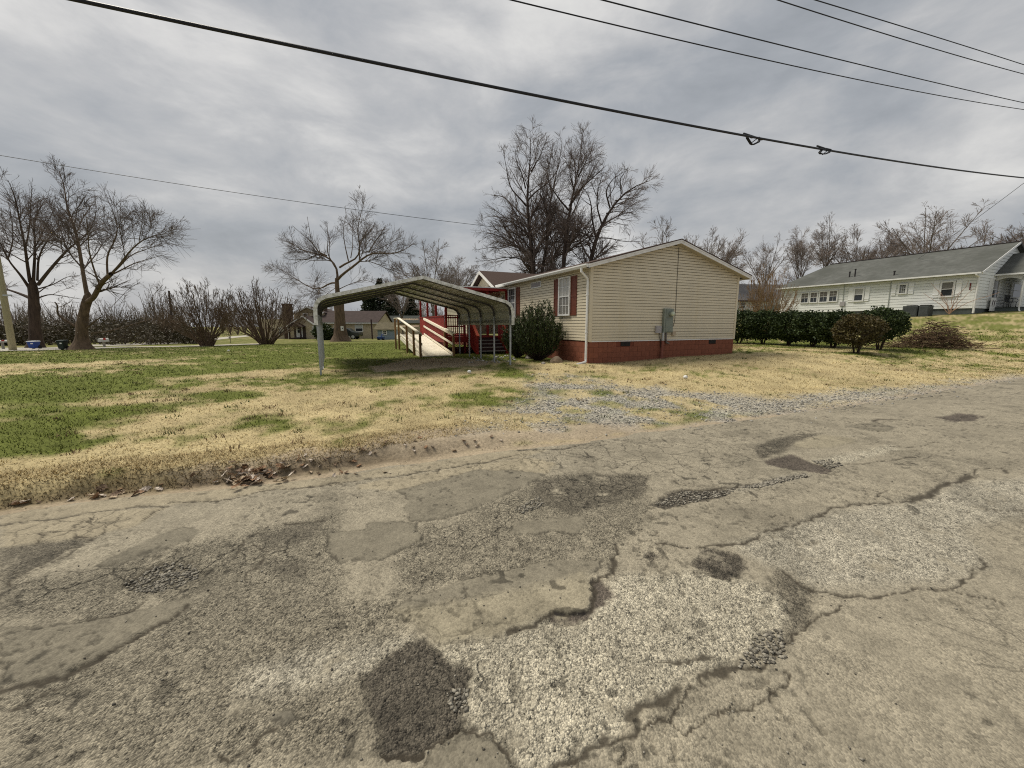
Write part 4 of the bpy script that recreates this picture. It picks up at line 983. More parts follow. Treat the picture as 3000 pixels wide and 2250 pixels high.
# ------------------------------------------------------------------ trees: limbs laid out, twigs grown from them
rng = np.random.default_rng(7)
def resample(P, R, n):
    P = np.asarray(P, float); R = np.asarray(R, float)
    l = np.concatenate([[0], np.cumsum(np.linalg.norm(np.diff(P, axis=0), axis=1))]); t = np.linspace(0, l[-1], n)
    out = np.stack([np.interp(t, l, P[:, i]) for i in range(3)], 1)
    for _ in range(2): out[1:-1] = .25 * out[:-2] + .5 * out[1:-1] + .25 * out[2:]
    return out, np.interp(t, l, R)
def tubes(P, R, k):
    """P (B,n,3) R (B,n) -> verts, quads"""
    B, n, _ = P.shape
    T = np.gradient(P, axis=1); T /= np.linalg.norm(T, axis=2, keepdims=True) + 1e-9
    ref = np.tile(np.array((.31, .87, .38)), (B, 1))
    A = np.zeros_like(P); a = np.cross(T[:, 0], ref); a /= np.linalg.norm(a, axis=1, keepdims=True) + 1e-9
    for i in range(n):
        a = a - T[:, i] * (a * T[:, i]).sum(1, keepdims=True); a /= np.linalg.norm(a, axis=1, keepdims=True) + 1e-9; A[:, i] = a
    C = np.cross(T, A); g = np.arange(k) * 2 * np.pi / k
    V = P[:, :, None, :] + R[:, :, None, None] * (A[:, :, None, :] * np.cos(g)[None, None, :, None] + C[:, :, None, :] * np.sin(g)[None, None, :, None])
    idx = np.arange(B * n * k).reshape(B, n, k)
    a0 = idx[:, :-1]; b0 = idx[:, 1:]
    Fq = np.stack([a0, np.roll(a0, -1, 2), np.roll(b0, -1, 2), b0], -1).reshape(-1, 4)
    return V.reshape(-1, 3), Fq
def spawn(P, R, per_m, tmin, ang, lr, n, wander, trop, rr=.6, rmin=.004, lmax=9, lmin=.15, taper=.25, droop=0.0, expo=1.0):
    """children of every branch in P"""
    B, m, _ = P.shape
    ln = np.linalg.norm(np.diff(P, axis=1), axis=2).sum(1)
    cnt = np.maximum(1, rng.poisson(per_m * ln * (1 - tmin)))
    b = np.repeat(np.arange(B), cnt); K = len(b)
    t = tmin + (1 - tmin) * rng.random(K) ** expo; t = np.minimum(t, .995)
    f = t * (m - 1); i = np.floor(f).astype(int); f = (f - i)[:, None]
    p0 = P[b, i] * (1 - f) + P[b, i + 1] * f; r0 = R[b, i] * (1 - f[:, 0]) + R[b, i + 1] * f[:, 0]
    tan = P[b, i + 1] - P[b, i]; tan /= np.linalg.norm(tan, axis=1, keepdims=True) + 1e-9
    rv = rng.normal(size=(K, 3)); rv -= tan * (rv * tan).sum(1, keepdims=True); rv /= np.linalg.norm(rv, axis=1, keepdims=True) + 1e-9
    an = np.radians(rng.uniform(ang[0], ang[1], K))[:, None]
    d = tan * np.cos(an) + rv * np.sin(an)
    L_ = np.clip(ln[b] * rng.uniform(lr[0], lr[1], K) * (1.22 - 1.0 * t), lmin, lmax)
    rc = np.maximum(np.minimum(r0 * rr, L_ * .03 + .003), rmin)
    out = np.zeros((K, n, 3)); out[:, 0] = p0; step = (L_ / (n - 1))[:, None]
    for q in range(1, n):
        d = d + rng.normal(size=(K, 3)) * wander; d[:, 2] += trop - droop * q / n
        d /= np.linalg.norm(d, axis=1, keepdims=True) + 1e-9
        out[:, q] = out[:, q - 1] + d * step
    Rr = rc[:, None] * np.linspace(1, taper, n)[None, :]
    return out, np.maximum(Rr, rmin * .6)
def bark(name, col, var=.3): return mat(name, col, .95, .45, 5, bump=.9, bscale=9, stretch=(1.6, 1.6, .3))
M_bark = bark('dark_bark', (.058, .040, .030)); M_bark2 = bark('brown_bark', (.13, .090, .060)); M_twig = mat('twigs', (.13, .10, .085), .95, .25, 2)
M_twig2 = mat('brown_twigs', (.125, .085, .055), .95, .25, 2); M_greytwig = mat('grey_twigs', (.21, .17, .148), .95, .25, 2)
M_barkf = bark('grey_bark', (.15, .122, .10))
def make_crown(levels, sides):
    V, Fq, off = [], [], 0
    for (P, R), k in zip(levels, sides):
        v, f = tubes(P, R, k); V.append(v); Fq.append(f + off); off += len(v)
    return np.concatenate(V), np.concatenate(Fq)
def bare_tree(name, base, limbs, spec, label, group=None, mt=None, mc=None, trunk=None, rmin=.006, cat='tree', slim=1.0):
    """limbs: list of (points, r0, r1) in world; trunk likewise; spec: list of spawn dicts"""
    root = empty(name, base, label=label, cat=cat, group=group); b = np.array(base)
    mt = mt or M_bark; mc = mc or M_twig
    lim = [resample(np.array([tuple(p) for p in P]) - b, np.maximum(np.linspace(r0, r1, len(P)) * .68 * slim, rmin * 1.5), 14) for P, r0, r1 in limbs]
    if trunk:
        P, Rr = trunk; Rr = [q * slim for q in Rr]; tp, tr = resample(np.array([tuple(p) for p in P]) - b, Rr, 16)
        v, f = tubes(tp[None], tr[None], 12)
        a = np.arctan2(v[:, 1] - tp[:, 1].repeat(12), v[:, 0] - tp[:, 0].repeat(12)); z = v[:, 2]
        sc = 1 + (.10 * np.sin(a * 5 + 1.3) + .06 * np.sin(a * 9)) * np.clip(1.4 - z / 2.2, .15, 1) + .5 * (fbm(a * 1.6 + 9, z * 1.3, 3, 19) - .5)
        v[:, :2] = tp[:, :2].repeat(12, 0) + (v[:, :2] - tp[:, :2].repeat(12, 0)) * sc[:, None]
        o = link(bpy.data.objects.new('trunk', mesh_from('trunk', v, f, mt, True))); o.parent = root
    P = np.stack([l[0] for l in lim]); R = np.stack([l[1] for l in lim])
    v, f = tubes(P, R, 7); o = link(bpy.data.objects.new('limbs', mesh_from('limbs', v, f, mt, True))); o.parent = root
    lev = []; cur = (P, R)
    for s_ in spec:
        cur = spawn(*cur, rmin=rmin, **s_); lev.append(cur)
    sides = [4, 3, 3, 3, 3][:len(lev)]
    V, Fq = make_crown(lev, sides)
    o = link(bpy.data.objects.new('crown', mesh_from('crown', V, Fq, mc, False))); o.parent = root
    return root
def zpts(view, Y, pts, jit=0.0, seed=0):
    ox, oy, k = view; r_ = random.Random(seed); out = []; dy = r_.uniform(-1, 1) * jit
    for i, p in enumerate(pts): out.append(at(ox + p[0] / k, oy + p[1] / k, Y + dy * i / max(1, len(pts) - 1)))
    return out
Z1, Z2, Z6, Z5 = (0, 450, 2.553), (600, 550, 3.016), (1350, 350, 2.766), (2100, 600, 2.458)

# the leaning sycamore-like tree at the left
YB = 25.0
pB = at(0 + 610 / 2.553, 1000, YB); baseB = (pB.x, YB, gz(pB.x, YB))
def limbset(view, Y, defs, jit):
    return [(zpts(view, Y, pts, jit, i * 13 + 5), r0, r1) for i, (pts, r0, r1) in enumerate(defs)]
LB = [([(655, 1080), (640, 1000), (620, 900), (600, 750), (575, 600), (540, 500), (490, 400), (480, 320), (500, 250), (440, 130)], .30, .03),
      ([(650, 1110), (700, 1080), (760, 960), (830, 900)], .36, .27), ([(820, 910), (900, 830), (960, 740), (1050, 650), (1180, 600), (1300, 600)], .17, .02),
      ([(805, 910), (795, 750), (850, 680), (890, 560), (850, 440), (800, 330)], .14, .02), ([(740, 970), (690, 830), (660, 700), (660, 600), (640, 450)], .13, .02),
      ([(830, 900), (890, 850), (970, 760), (1080, 720), (1200, 680)], .14, .02), ([(835, 905), (900, 875), (1000, 820), (1110, 790), (1210, 760)], .12, .02),
      ([(605, 1320), (530, 1270), (460, 1230), (420, 1190), (440, 1140), (410, 1110)], .17, .07), ([(430, 1150), (470, 1140), (520, 1110)], .06, .02), ([(640, 1310), (700, 1260), (760, 1220)], .15, .06),
      ([(680, 1345), (820, 1330), (950, 1290), (1080, 1255), (1130, 1240)], .10, .05), ([(1085, 1245), (1090, 1220), (1110, 1150), (1150, 1050), (1220, 980)], .05, .015),
      ([(850, 1130), (900, 1080), (960, 1010), (1050, 960)], .035, .01), ([(570, 600), (620, 480), (690, 380), (720, 330)], .07, .015), ([(880, 560), (930, 480), (1000, 430)], .05, .015), ([(1040, 655), (1060, 540), (1070, 430)], .06, .015)]
TW = [dict(per_m=3.2, tmin=.2, ang=(22, 55), lr=(.25, .55), n=6, wander=.14, trop=.05, rr=.5, lmax=3.8, expo=.75),
      dict(per_m=3.8, tmin=.12, ang=(22, 55), lr=(.45, .85), n=4, wander=.15, trop=.05, rr=.6, lmax=2.0),
      dict(per_m=8.0, tmin=.08, ang=(18, 48), lr=(.6, 1.15), n=2, wander=.1, trop=.05, rr=.7, lmax=1.0)]
bare_tree('bare_tree', baseB, limbset(Z1, YB, LB, 3.0), TW, 'bare leaning tree with thick pruned trunk beside the green wheelie bin', 'bare trees on the far side street', M_bark2, M_twig,
          trunk=([Vector(baseB) - Vector((0, 0, .2)), Vector(baseB) + Vector((0, 0, .25))] + zpts(Z1, YB, [(612, 1380), (615, 1300), (628, 1200), (650, 1100), (660, 1060), (664, 1035)]), [1.25, .75, .52, .47, .42, .38, .32, .08]), rmin=.008, slim=.60)
# the dark oak behind it
YA = 31.0
pA = at(265 / 2.553, 1000, YA); baseA = (pA.x, YA, gz(pA.x, YA))
LA = [([(225, 1080), (180, 1060), (100, 1030), (0, 1000), (-120, 930)], .30, .06), ([(215, 1000), (170, 930), (130, 880), (60, 800), (0, 660), (-60, 560)], .24, .03), ([(225, 960), (200, 800), (190, 700), (150, 520), (110, 300), (60, 200)], .26, .02),
      ([(250, 960), (255, 850), (265, 700), (250, 500), (300, 400), (350, 330)], .25, .02), ([(285, 980), (370, 870), (440, 790), (530, 690), (600, 650), (700, 560), (720, 420)], .27, .02), ([(290, 1010), (400, 980), (500, 920), (600, 910)], .12, .02),
      ([(285, 1080), (370, 1050), (500, 1070), (620, 1090)], .13, .02), ([(280, 950), (285, 780), (340, 670), (420, 560), (470, 540)], .18, .02), ([(190, 720), (220, 560), (230, 380), (240, 250)], .14, .015), ([(60, 790), (100, 650), (90, 480), (60, 360)], .12, .015),
      ([(270, 690), (330, 560), (400, 430), (420, 300)], .12, .015), ([(370, 870), (420, 820), (520, 820), (590, 760)], .10, .02), ([(260, 1060), (340, 1000), (410, 960), (410, 930)], .10, .03), ([(450, 785), (560, 740), (700, 690)], .10, .015), ([(0, 1000), (-30, 880), (-60, 760)], .12, .02)]
bare_tree('bare_tree', baseA, limbset(Z1, YA, LA, 4.0), [dict(TW[0], per_m=2.9), dict(TW[1], per_m=3.2), dict(TW[2], per_m=6.5)], 'largest dark spreading bare tree at the far left edge', 'bare trees on the far side street', M_bark, M_twig,
          trunk=([Vector(baseA) - Vector((0, 0, .2)), Vector(baseA) + Vector((0, 0, .4))] + zpts(Z1, YA, [(265, 1300), (258, 1180), (248, 1080), (245, 980), (245, 930)]), [1.0, .66, .54, .50, .48, .40, .08]), rmin=.009, slim=.62)
# the pollarded tree in front of the beige house
YC = 47.0
pC = at(600 + 1200 / 3.016, 1000, YC); baseC = (pC.x, YC, gz(pC.x, YC))
LC = [([(1168, 830), (1185, 740), (1170, 700), (1090, 600), (1000, 585), (900, 570), (830, 540), (760, 480), (650, 450)], .26, .03), ([(1080, 600), (1000, 570), (950, 480), (870, 420), (780, 340)], .14, .02),
      ([(1170, 815), (1200, 770), (1270, 730), (1370, 650), (1450, 570), (1560, 575), (1680, 590), (1790, 540), (1850, 490)], .30, .03), ([(1190, 705), (1260, 650), (1360, 640), (1380, 480), (1330, 400), (1390, 200), (1420, 60)], .22, .02),
      ([(1450, 570), (1500, 480), (1560, 400), (1600, 330)], .13, .02), ([(1160, 840), (1110, 825), (1050, 880), (1010, 910), (900, 870), (800, 800), (700, 740), (600, 690)], .20, .02), ([(1365, 645), (1370, 500), (1420, 400), (1490, 300)], .13, .02),
      ([(1150, 700), (1080, 580), (1090, 450), (1080, 310)], .14, .015), ([(1180, 900), (1260, 860), (1400, 810), (1500, 840)], .10, .02), ([(1270, 650), (1240, 520), (1220, 380), (1250, 230)], .13, .015), ([(1330, 400), (1260, 300), (1240, 180)], .09, .015),
      ([(1000, 585), (900, 640), (800, 630), (700, 640)], .12, .015), ([(940, 470), (920, 340), (905, 260)], .08, .012), ([(1290, 620), (1310, 500), (1300, 380), (1320, 250)], .10, .012), ([(1420, 640), (1540, 680), (1650, 740), (1730, 700)], .10, .012), ([(1010, 910), (1005, 950)], .10, .06), ([(1160, 880), (1050, 960), (960, 990)], .06, .012)]
bare_tree('bare_tree', baseC, limbset(Z2, YC, LC, 4.5), [dict(TW[0], per_m=2.2, lmax=4.5), dict(TW[1], per_m=2.5, lmax=2.6), dict(TW[2], per_m=5.0, lmax=1.5)], 'bare tree with very thick short trunk in front of the distant beige house', 'bare trees on the far side street', M_bark2, M_twig,
          trunk=([Vector(baseC) - Vector((0, 0, .2)), Vector(baseC) + Vector((0, 0, .4))] + zpts(Z2, YC, [(1198, 1240), (1188, 1100), (1178, 980), (1172, 930), (1168, 850), (1168, 800)]), [1.5, 1.1, .80, .72, .68, .34, .28, .26]), rmin=.012, slim=.80)
# tall trees behind the house
YT = 31.0
def tall(defs, Y, label, k, spec=None):
    lim = limbset(Z6, Y, defs, 3.5); p = lim[0][0][0]; base = (p.x, Y, gz(p.x, Y))
    lim[0] = ([Vector(base) - Vector((0, 0, .3))] + lim[0][0], lim[0][1] * 1.35, lim[0][2])
    return bare_tree('bare_tree', base, lim, spec or [dict(TW[0], per_m=2.5, ang=(22, 58), lr=(.22, .42), trop=.05, tmin=.25, expo=.7, lmin=.8), dict(TW[1], per_m=3.6), dict(TW[2], per_m=8.0)], label, 'tall bare trees behind the beige house', M_bark, M_twig, rmin=.0085, slim=.82)
tall([([(600, 1260), (570, 1000), (545, 800), (530, 680), (525, 560), (570, 400), (570, 250), (560, 80)], .25, .02), ([(530, 700), (480, 640), (400, 560), (370, 400), (345, 260)], .13, .015), ([(540, 660), (600, 590), (700, 520), (770, 440), (810, 330)], .12, .015),
      ([(525, 560), (500, 450), (450, 350), (440, 240)], .10, .012), ([(570, 420), (640, 300), (690, 180)], .08, .012), ([(545, 800), (450, 730), (350, 620), (240, 610)], .10, .012), ([(560, 900), (500, 840), (400, 800), (300, 790)], .09, .012)], YT, 'tallest bare tree behind the house, its top left of the others', 1)
tall([([(640, 1250), (700, 1050), (720, 900), (700, 750), (730, 600), (790, 420), (820, 200)], .22, .02), ([(710, 860), (640, 760), (600, 640)], .10, .012), ([(705, 760), (640, 600), (660, 450)], .09, .012), ([(735, 600), (700, 430), (740, 250)], .09, .012)], YT + 1.5, 'slender bare tree rising between the two tall trunks behind the house', 2)
tall([([(830, 1200), (840, 1000), (870, 850), (880, 700), (910, 600), (940, 480), (960, 350), (990, 130)], .24, .02), ([(880, 700), (960, 570), (1060, 480), (1150, 400), (1180, 370)], .13, .015), ([(870, 730), (800, 650), (720, 530), (680, 430)], .12, .015), ([(945, 470), (1020, 330), (1070, 220)], .08, .012), ([(920, 580), (880, 430), (900, 280)], .09, .012), ([(860, 900), (780, 820), (760, 700)], .09, .012)], YT - 1.5, 'straight bare tree in the middle of the group behind the house', 3)
tall([([(1045, 1130), (1090, 970), (1140, 840), (1210, 720), (1300, 600), (1420, 520), (1530, 495)], .24, .02), ([(1095, 950), (1060, 800), (1060, 690), (1030, 600), (980, 540)], .12, .015), ([(1140, 840), (1100, 700), (1110, 560), (1160, 420)], .11, .015), ([(1210, 720), (1170, 580), (1230, 480), (1330, 420)], .11, .015), ([(1300, 600), (1290, 480), (1350, 400)], .08, .012), ([(1180, 760), (1290, 740), (1390, 760)], .08, .012), ([(1100, 960), (1200, 960), (1320, 990), (1450, 990)], .09, .012), ([(1070, 1000), (1000, 900), (960, 800)], .08, .012), ([(1250, 660), (1330, 640), (1420, 640), (1490, 600)], .07, .012), ([(1150, 830), (1230, 830), (1340, 860)], .07, .012), ([(1060, 700), (1000, 660), (950, 600)], .06, .012), ([(1190, 640), (1240, 560), (1260, 450)], .07, .012), ([(1100, 620), (1060, 520), (1070, 430)], .06, .012)], YT - 2, 'bare tree leaning right over the ridge of the beige house', 4)
DR = [dict(TW[0], per_m=2.9, droop=.05), dict(TW[1], per_m=3.2), dict(TW[2], per_m=6.5)]
tall([([(600, 1270), (560, 1120), (480, 1020), (400, 985), (300, 930), (180, 905)], .22, .02), ([(580, 1180), (500, 1130), (380, 1110), (250, 1140), (120, 1150)], .13, .015), ([(520, 1060), (470, 960), (440, 860), (380, 790)], .13, .012), ([(430, 990), (340, 1030), (220, 1040), (110, 1060)], .10, .012), ([(590, 1130), (640, 980), (610, 840)], .12, .012), ([(600, 1240), (690, 1130), (760, 1060), (800, 980)], .13, .012), ([(350, 960), (280, 880), (240, 830)], .08, .012)], YT + 5, 'low spreading bare tree left of the tall trees behind the house', 5, DR)
tall([([(700, 1270), (740, 1120), (800, 1010), (900, 930), (1000, 880)], .20, .02), ([(750, 1120), (880, 1070), (990, 1010), (1080, 1000)], .12, .012), ([(770, 1060), (720, 930), (660, 830)], .12, .012), ([(830, 1000), (850, 880), (930, 780)], .10, .012), ([(900, 1060), (960, 1130), (1080, 1120)], .08, .012)], YT + 4, 'low tangled bare tree right behind the house roof', 6, DR)

# generic bare trees for the background
def gen_limbs(h, spread, nl, fork, r0, seed, up=.6):
    r_ = random.Random(seed); L_ = []
    zf = h * fork; top = Vector((r_.uniform(-.3, .3), r_.uniform(-.3, .3), zf))
    trunk = [Vector((0, 0, -.3)), Vector((top.x * .4, top.y * .4, zf * .5)), top]
    L_.append((trunk + [top + Vector((r_.uniform(-.1, .1) * h * .3, r_.uniform(-.1, .1) * h * .3, h * .25)), Vector((r_.uniform(-.1, .1) * h, r_.uniform(-.1, .1) * h, h))], r0, r0 * .08))
    for i in range(nl):
        a = 2 * math.pi * (i + r_.random() * .7) / nl; s0 = zf * r_.uniform(.75, 1.0) + (h - zf) * r_.uniform(0, .25)
        rad = spread * r_.uniform(.65, 1.05); hh = h * r_.uniform(.6, .97); d = Vector((math.cos(a), math.sin(a), 0))
        L_.append(([Vector((0, 0, s0)), d * rad * .35 + Vector((0, 0, s0 + (hh - s0) * .38)), d * rad * .7 + Vector((0, 0, s0 + (hh - s0) * .72)), d * rad + Vector((0, 0, hh))], r0 * .5, r0 * .06))
    return L_
def vase_limbs(seed, h=5.0, spread=2.85, n=74):
    r_ = random.Random(seed); L_ = []
    for i in range(n):
        a = r_.uniform(0, 6.283); f = math.sqrt((i + .5) / n); rad = spread * f; top = h * (1 - .50 * f ** 2.4) * r_.uniform(.82, 1.0)
        d = Vector((math.cos(a), math.sin(a), 0)); w = Vector((r_.gauss(0, .12), r_.gauss(0, .12), 0))
        b = d * r_.uniform(.05, .32) + Vector((0, 0, -.2))
        L_.append(([b, b + Vector((0, 0, .7)) + d * rad * .14, d * rad * .55 + w + Vector((0, 0, top * .40)), d * rad * .88 - w + Vector((0, 0, top * .74)), d * rad + Vector((0, 0, top))], r_.uniform(.035, .065), .010))
    return L_
_gen = {}
def gtree(kind, px, py_top, Y, label, group, seed=0, sx=1.0, mt=None, mc=None, cat='tree', name='bare_tree'):
    x = at(px, 952, Y).x; zb = gz(x, Y); zt = at(px, py_top, Y).z; h = max(zt - zb, 1.0)
    key = (kind, seed)
    if key not in _gen:
        par = {'round': (10, 4.2, 7, .28, .22), 'tall': (12, 3.0, 7, .35, .2), 'wide': (9, 5.0, 9, .2, .24), 'small': (5, 2.2, 7, .2, .10), 'vase': (5, 2.3, 34, .03, .05)}[kind]
        spec = [dict(TW[0], per_m=2.8), dict(TW[1], per_m=3.0), dict(TW[2], per_m=6.0)]
        if kind == 'vase': spec = [dict(TW[0], per_m=2.2, tmin=.35, ang=(12, 38), lr=(.2, .4), lmax=1.6), dict(TW[1], per_m=3.4, tmin=.2, ang=(15, 42), lmax=.8), dict(TW[2], per_m=5.5, ang=(15, 45), lmax=.45)]
        key_lim = vase_limbs(seed) if kind == 'vase' else gen_limbs(*par, seed + 3)
        tmp = bare_tree('bare_tree', (0, 0, 0), key_lim, spec, 'x', rmin=.014 if kind not in ('vase', 'small') else .0095)
        _gen[key] = (par[0], {c.name.split('.')[0]: c.data for c in tmp.children})
        for c in list(tmp.children): bpy.data.objects.remove(c)
        bpy.data.objects.remove(tmp)
    h0, parts = _gen[key]; s_ = h / h0
    root = empty(name, (x, Y, zb), random.Random(px).uniform(0, 6.28), label=label, cat=cat, group=group); root.scale = (s_ * sx, s_ * sx, s_)
    for nm, me in parts.items():
        o = inst(nm, me, root)
        if mt or mc:
            o.material_slots[0].link = 'OBJECT'; o.material_slots[0].material = (mc if nm == 'crown' else mt) or me.materials[0]
    return root
G = 'bare trees on the skyline'
for a in [('round', 1270, 715, 58, 'pale bare round tree above the carport roof peak', 1, 1.0), ('tall', 1345, 760, 66, 'faint bare tree between the carport peak and the porch gable', 2, 1.0), ('round', 1180, 800, 75, 'low faint bare tree left of the carport peak', 2, 1.0),
          ('round', 1925, 660, 46, 'bare round tree rising just left of the house ridge', 1, .95), ('wide', 2060, 690, 60, 'faint bare tree behind the right slope of the house roof', 2, .9), ('round', 2115, 735, 70, 'far low bare tree just right of the house ridge', 1, .9),
          ('round', 2230, 700, 62, 'bare tree behind the brown shrub, right of the beige house', 2, .8), ('tall', 2330, 675, 58, 'bare tree with crooked trunk left of the white house roof', 2, .9), ('tall', 2400, 632, 62, 'tall slim bare tree over the left end of the white house roof', 1, .8),
          ('wide', 2500, 665, 60, 'dense dark bare tree behind the middle of the white house roof', 1, .9), ('wide', 2585, 690, 64, 'smaller dark bare tree right of the dense one behind the white house', 2, .8), ('round', 2690, 610, 55, 'large fan shaped bare tree behind the white house ridge', 2, 1.1),
          ('wide', 2860, 650, 66, 'blurry bare tree behind the right end of the white house ridge', 1, 1.0), ('round', 3010, 575, 60, 'bare tree cut by the right edge of the picture', 1, .9)]:
    gtree(a[0], a[1], a[2], a[3], a[4], G, a[5], a[6], M_barkf, M_greytwig)
# crape myrtles
gtree('vase', 599, 818, 29.5, 'rounded multi stemmed leafless shrub tree on the left lawn', 'leafless multi stemmed shrubs', 5, 1.0, M_bark2, M_twig2, 'shrub', 'leafless_shrub')
gtree('vase', 774, 822, 34.5, 'widest leafless shrub with arching stems in front of the beige house', 'leafless multi stemmed shrubs', 8, 1.25, M_bark2, M_twig2, 'shrub', 'leafless_shrub')
gtree('vase', 2245, 775, 31, 'tan leafless vase shaped shrub behind the evergreen hedge', 'leafless multi stemmed shrubs', 5, .72, mat('tan_stems', (.24, .16, .085), .9, .2, 3), mat('tan_twigs', (.26, .165, .085), .9, .2, 3), 'shrub', 'leafless_shrub')
for px, top, Y, lb in ((485, 905, 40, 'small round dark tree with short trunk near the side street'), (668, 940, 44, 'small bare tree on the lawn between the two leafless shrubs'), (430, 930, 52, 'thin bare sapling beyond the side street left of the dark tree')):
    gtree('small', px, top, Y, lb, 'small trees by the side street', 4, 1.0, M_bark, M_twig2)

# ------------------------------------------------------------------ evergreen leaves
def leaf_cloud(n, shape, size, up=0.0, seed=0, aspect=.45):
    """n leaf faces over a volume: shape(u) -> positions, outward normals"""
    r_ = np.random.default_rng(seed)
    P, Nn = shape(r_, n)
    d = r_.normal(size=(n, 3)) + Nn * .9; d[:, 2] += up; d /= np.linalg.norm(d, axis=1, keepdims=True)
    q = np.cross(d, r_.normal(size=(n, 3))); q /= np.linalg.norm(q, axis=1, keepdims=True)
    s = size * r_.uniform(.6, 1.4, n)[:, None]; w = q * s * aspect
    V = np.stack([P - w * .2, P + d * s * .5 + w, P + d * s, P + d * s * .5 - w], 1).reshape(-1, 3)
    Fq = np.arange(4 * n).reshape(n, 4)
    return V, Fq
def leaf_mat(name, c1, c2, rough=.6):
    m = bpy.data.materials.new(name); m.use_nodes = True; N = m.node_tree.nodes; L = m.node_tree.links; b = N['Principled BSDF']
    b.inputs['Roughness'].default_value = rough; b.inputs['Specular IOR Level'].default_value = .25
    g = N.new('ShaderNodeNewGeometry'); r = N.new('ShaderNodeValToRGB'); r.color_ramp.elements[0].color = (*c1, 1); r.color_ramp.elements[1].color = (*c2, 1)
    L.new(g.outputs['Random Per Island'], r.inputs[0]); L.new(r.outputs[0], b.inputs['Base Color']); return m
M_leaf = leaf_mat('evergreen_leaf', (.018, .030, .010), (.055, .080, .022)); M_leafb = leaf_mat('boxwood_leaf', (.020, .033, .009), (.066, .090, .024)); M_leafr = leaf_mat('bronze_leaf', (.05, .035, .012), (.10, .085, .03))
M_fir = leaf_mat('fir_needles', (.012, .020, .010), (.035, .048, .020))
def lump(rx, ry, rz, seed, amp=.22, flat_top=None, hollow=.55):
    def f(r_, n):
        d = r_.normal(size=(n, 3)); d /= np.linalg.norm(d, axis=1, keepdims=True)
        rad = hollow + (1 - hollow) * r_.random(n) ** .5
        bumps = 1 + amp * (2 * fbm(np.arctan2(d[:, 1], d[:, 0]) * 2.1 + seed, d[:, 2] * 3.1 + seed * 1.7, 3, seed) - 1) * 1.6
        P = d * np.array((rx, ry, rz)) * (rad * bumps)[:, None]
        if flat_top: P[:, 2] = np.minimum(P[:, 2], flat_top + r_.normal(size=n) * .04)
        return P, d
    return f
def evergreen(name, base, rx, ry, h, n, size, m, label, group=None, seed=0, stem=.12, up=.2, cat='shrub', amp=.25, stems=4, aspect=.45, hollow=.55):
    root = empty(name, base, label=label, cat=cat, group=group)
    V, Fq = leaf_cloud(n, lump(rx, ry, (h - stem) / 2, seed, amp, hollow=hollow), size, up, seed, aspect)
    V[:, 2] += stem + (h - stem) / 2
    o = link(bpy.data.objects.new('foliage', mesh_from('foliage', V, Fq, m))); o.parent = root
    r_ = random.Random(seed); mb = MB()
    for i in range(stems):
        a = 2 * math.pi * i / stems + r_.random(); e = Vector((math.cos(a) * rx * .55, math.sin(a) * ry * .55, h * .75))
        mb.tube([(math.cos(a) * .05, math.sin(a) * .05, -.1), e * .45 + Vector((0, 0, .1)), e], [.035, .025, .01], 5)
    mb.build('stem', M_bark, root); return root
# bushes against the house
for i, (a, b, rx, h, n, lb) in enumerate(((-.95, 1.95, .98, 2.45, 17000, 'large feathery evergreen bush under the shuttered window'), (-1.0, 3.75, .72, 2.0, 9000, 'smaller evergreen bush beside the carport corner post'))):
    x, y = xy(HS + a, HD + b)
    root = empty('evergreen_bush', (x, y, gz(x, y)), label=lb, cat='shrub', group='evergreen bushes at the house wall')
    r_ = np.random.default_rng(40 + i)
    ns = 260 if i == 0 else 150
    az = r_.random(ns) * 2 * np.pi; rr_ = np.sqrt(r_.random(ns)); hh = h * (.60 + .40 * r_.random(ns)) * (1 - .40 * rr_ ** 2)
    P = np.zeros((ns, 6, 3)); t = np.linspace(0, 1, 6)
    for q in range(6):
        w_ = (t[q] ** .6) * (1.12 - .22 * t[q] ** 2) * rr_ * rx * (1 + .12 * r_.normal(size=ns)); P[:, q, 0] = np.cos(az) * (w_ + .05); P[:, q, 1] = np.sin(az) * (w_ + .05); P[:, q, 2] = hh * t[q]
    V, Fq = tubes(P, np.tile(np.linspace(.010, .004, 6), (ns, 1)), 3); o = link(bpy.data.objects.new('stems', mesh_from('stems', V, Fq, M_bark))); o.parent = root
    tt = .22 + .78 * r_.random(n) ** .8; bi = r_.integers(0, ns, n); f = tt * 5; k0 = np.minimum(f.astype(int), 4); ff = (f - k0)[:, None]
    base_p = P[bi, k0] * (1 - ff) + P[bi, k0 + 1] * ff + r_.normal(size=(n, 3)) * .025
    d = P[bi, k0 + 1] - P[bi, k0]; d /= np.linalg.norm(d, axis=1, keepdims=True); d = d + r_.normal(size=(n, 3)) * .55; d /= np.linalg.norm(d, axis=1, keepdims=True)
    q = np.cross(d, r_.normal(size=(n, 3))); q /= np.linalg.norm(q, axis=1, keepdims=True); s = .075 * r_.uniform(.6, 1.5, n)[:, None]; w_ = q * s * .18
    V = np.stack([base_p, base_p + d * s * .5 + w_, base_p + d * s, base_p + d * s * .5 - w_], 1).reshape(-1, 3)
    o = link(bpy.data.objects.new('foliage', mesh_from('foliage', V, np.arange(4 * n).reshape(n, 4), M_leafb))); o.parent = root
